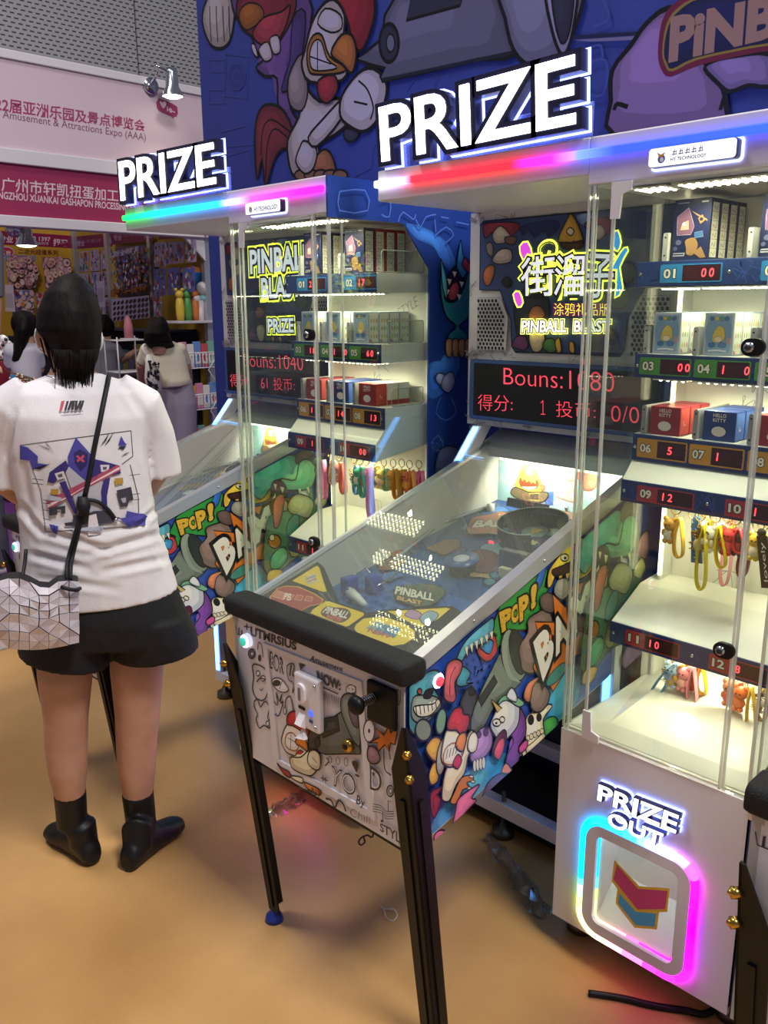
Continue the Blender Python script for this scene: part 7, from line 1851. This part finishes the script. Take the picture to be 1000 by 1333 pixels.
# glittery pouch
p = Body(-2.75, 1.1).pt(28, 497, 0); t = None
p = xp(28, 497, -6.3); 
bq = Body(-5.9, 2.15); p = bq.pt(28, 505, 0); ORG = p
t = thing('glitter_pouch', p, 'glittering sequin pouch with blue badge above the shoulder of the woman in white', 'pouch')
b = MB(); rnd = random.Random(2)
L = [bq.pt(7, 514, 0), bq.pt(14, 484, 0), bq.pt(46, 493, 0), bq.pt(50, 514, 0)]
b.prism(L, bq.F*.05, mat('#8a5a50', .4)); b.build('pouch_body', t)
b = MB()
for k in range(170):
    u, v = rnd.random(), rnd.random(); c = (L[0]*(1-u)+L[3]*u)*(1-v)+(L[1]*(1-u)+L[2]*u)*v
    b.ball(c-bq.F*.004, .009, mat(rnd.choice(['#d8b0a0', '#c86a60', '#e0c8b0', '#a85a50', '#e8dcc8', '#6a4a48', '#50784a']), .2, .3), 1, 1, 1, 6)
b.build('sequins', t)
b = MB(); c = [bq.pt(*z, -.012) for z in ((13, 500), (14, 487), (21, 488), (20, 502))]; b.prism(c, bq.F*.004, mat('#3f86b8', .4)); b.build('badge', t)

# power cord, plastic film, tie, hook on the floor
fl = Plane((0, 0, 0), (1, 0, 0), (0, 1, 0))
def fp0(px, py, z=.006): v = fl.hit(px, py); v.z = z; return v
ORG = fp0(830, 1310, 0); b = MB(); b.tube(smooth_open([fp0(766, 1296), fp0(782, 1298), fp0(812, 1303), fp0(850, 1312), fp0(890, 1318), fp0(925, 1320), Vector((-.60, 1.72, .006)), Vector((-.66, 1.9, .006))], 5), .0075, mat('#121216', .5), 8); tag(b.build('power_cord'), 'thick black power cord lying under the PRIZE OUT cabinet', 'cord')
ORG = fp0(508, 1192, 0); b = MB(); b.tube(smooth_open([fp0(495, 1180, .003), fp0(500, 1186, .004), fp0(503, 1196, .004), fp0(511, 1200, .003), fp0(517, 1195, .006), fp0(514, 1188, .008), fp0(506, 1186, .006), fp0(499, 1184, .003)], 4), .0016, mat('#d8d0c0', .3), 6); tag(b.build('cable_tie'), 'clear looped cable tie on the brown floor before the black leg', 'cable tie')
# wire hook hanging below the middle table
tp = Vector((-1.25, 1.20, z_bot(1.20)+.004)); ORG = tp
pl_ = Plane((0, 1.20, 0), (1, 0, 0), (0, 0, 1)); b = MB(); b.tube(smooth_open([tp]+[pl_.hit(*q) for q in ((487, 1082), (478, 1087), (471, 1090), (467, 1096), (470, 1100), (475, 1096), (473, 1089))], 4), .0022, mat('#2a2220', .5), 6); tag(b.build('loose_wire'), 'thin loose black wire with a curl hanging under the middle table', 'wire')
def film(name, quad, seed, label, hgt=.05):
    global ORG
    rnd = random.Random(seed); n, m = 14, 8; P = []
    Q = [fp0(*q, 0) for q in quad]
    for i in range(n+1):
        for j in range(m+1):
            u, v = i/n, j/m; c = (Q[0]*(1-u)+Q[1]*u)*(1-v)+(Q[3]*(1-u)+Q[2]*u)*v; e = math.sin(PI*u)*math.sin(PI*v)
            P.append(c+Vector((rnd.uniform(-.012, .012), rnd.uniform(-.012, .012), .003+e*hgt*rnd.random())))
    ORG = Q[0].copy(); b = MB(); b.add(P, [[i*(m+1)+j, (i+1)*(m+1)+j, (i+1)*(m+1)+j+1, i*(m+1)+j+1] for i in range(n) for j in range(m)], glass_mat('plastic_film', '#e8e6e4', .10, .12, .05, '#cfc8c0'))
    tag(b.build(name, fix=False), label, 'plastic film')
film('plastic_film', [(640, 1085), (722, 1190), (700, 1200), (625, 1095)], 1, 'crumpled clear plastic film beside the PRIZE OUT cabinet on the floor')
film('plastic_wrap', [(345, 1055), (392, 1030), (398, 1045), (350, 1068)], 2, 'small crumpled clear wrap on the floor under the middle table', .03)
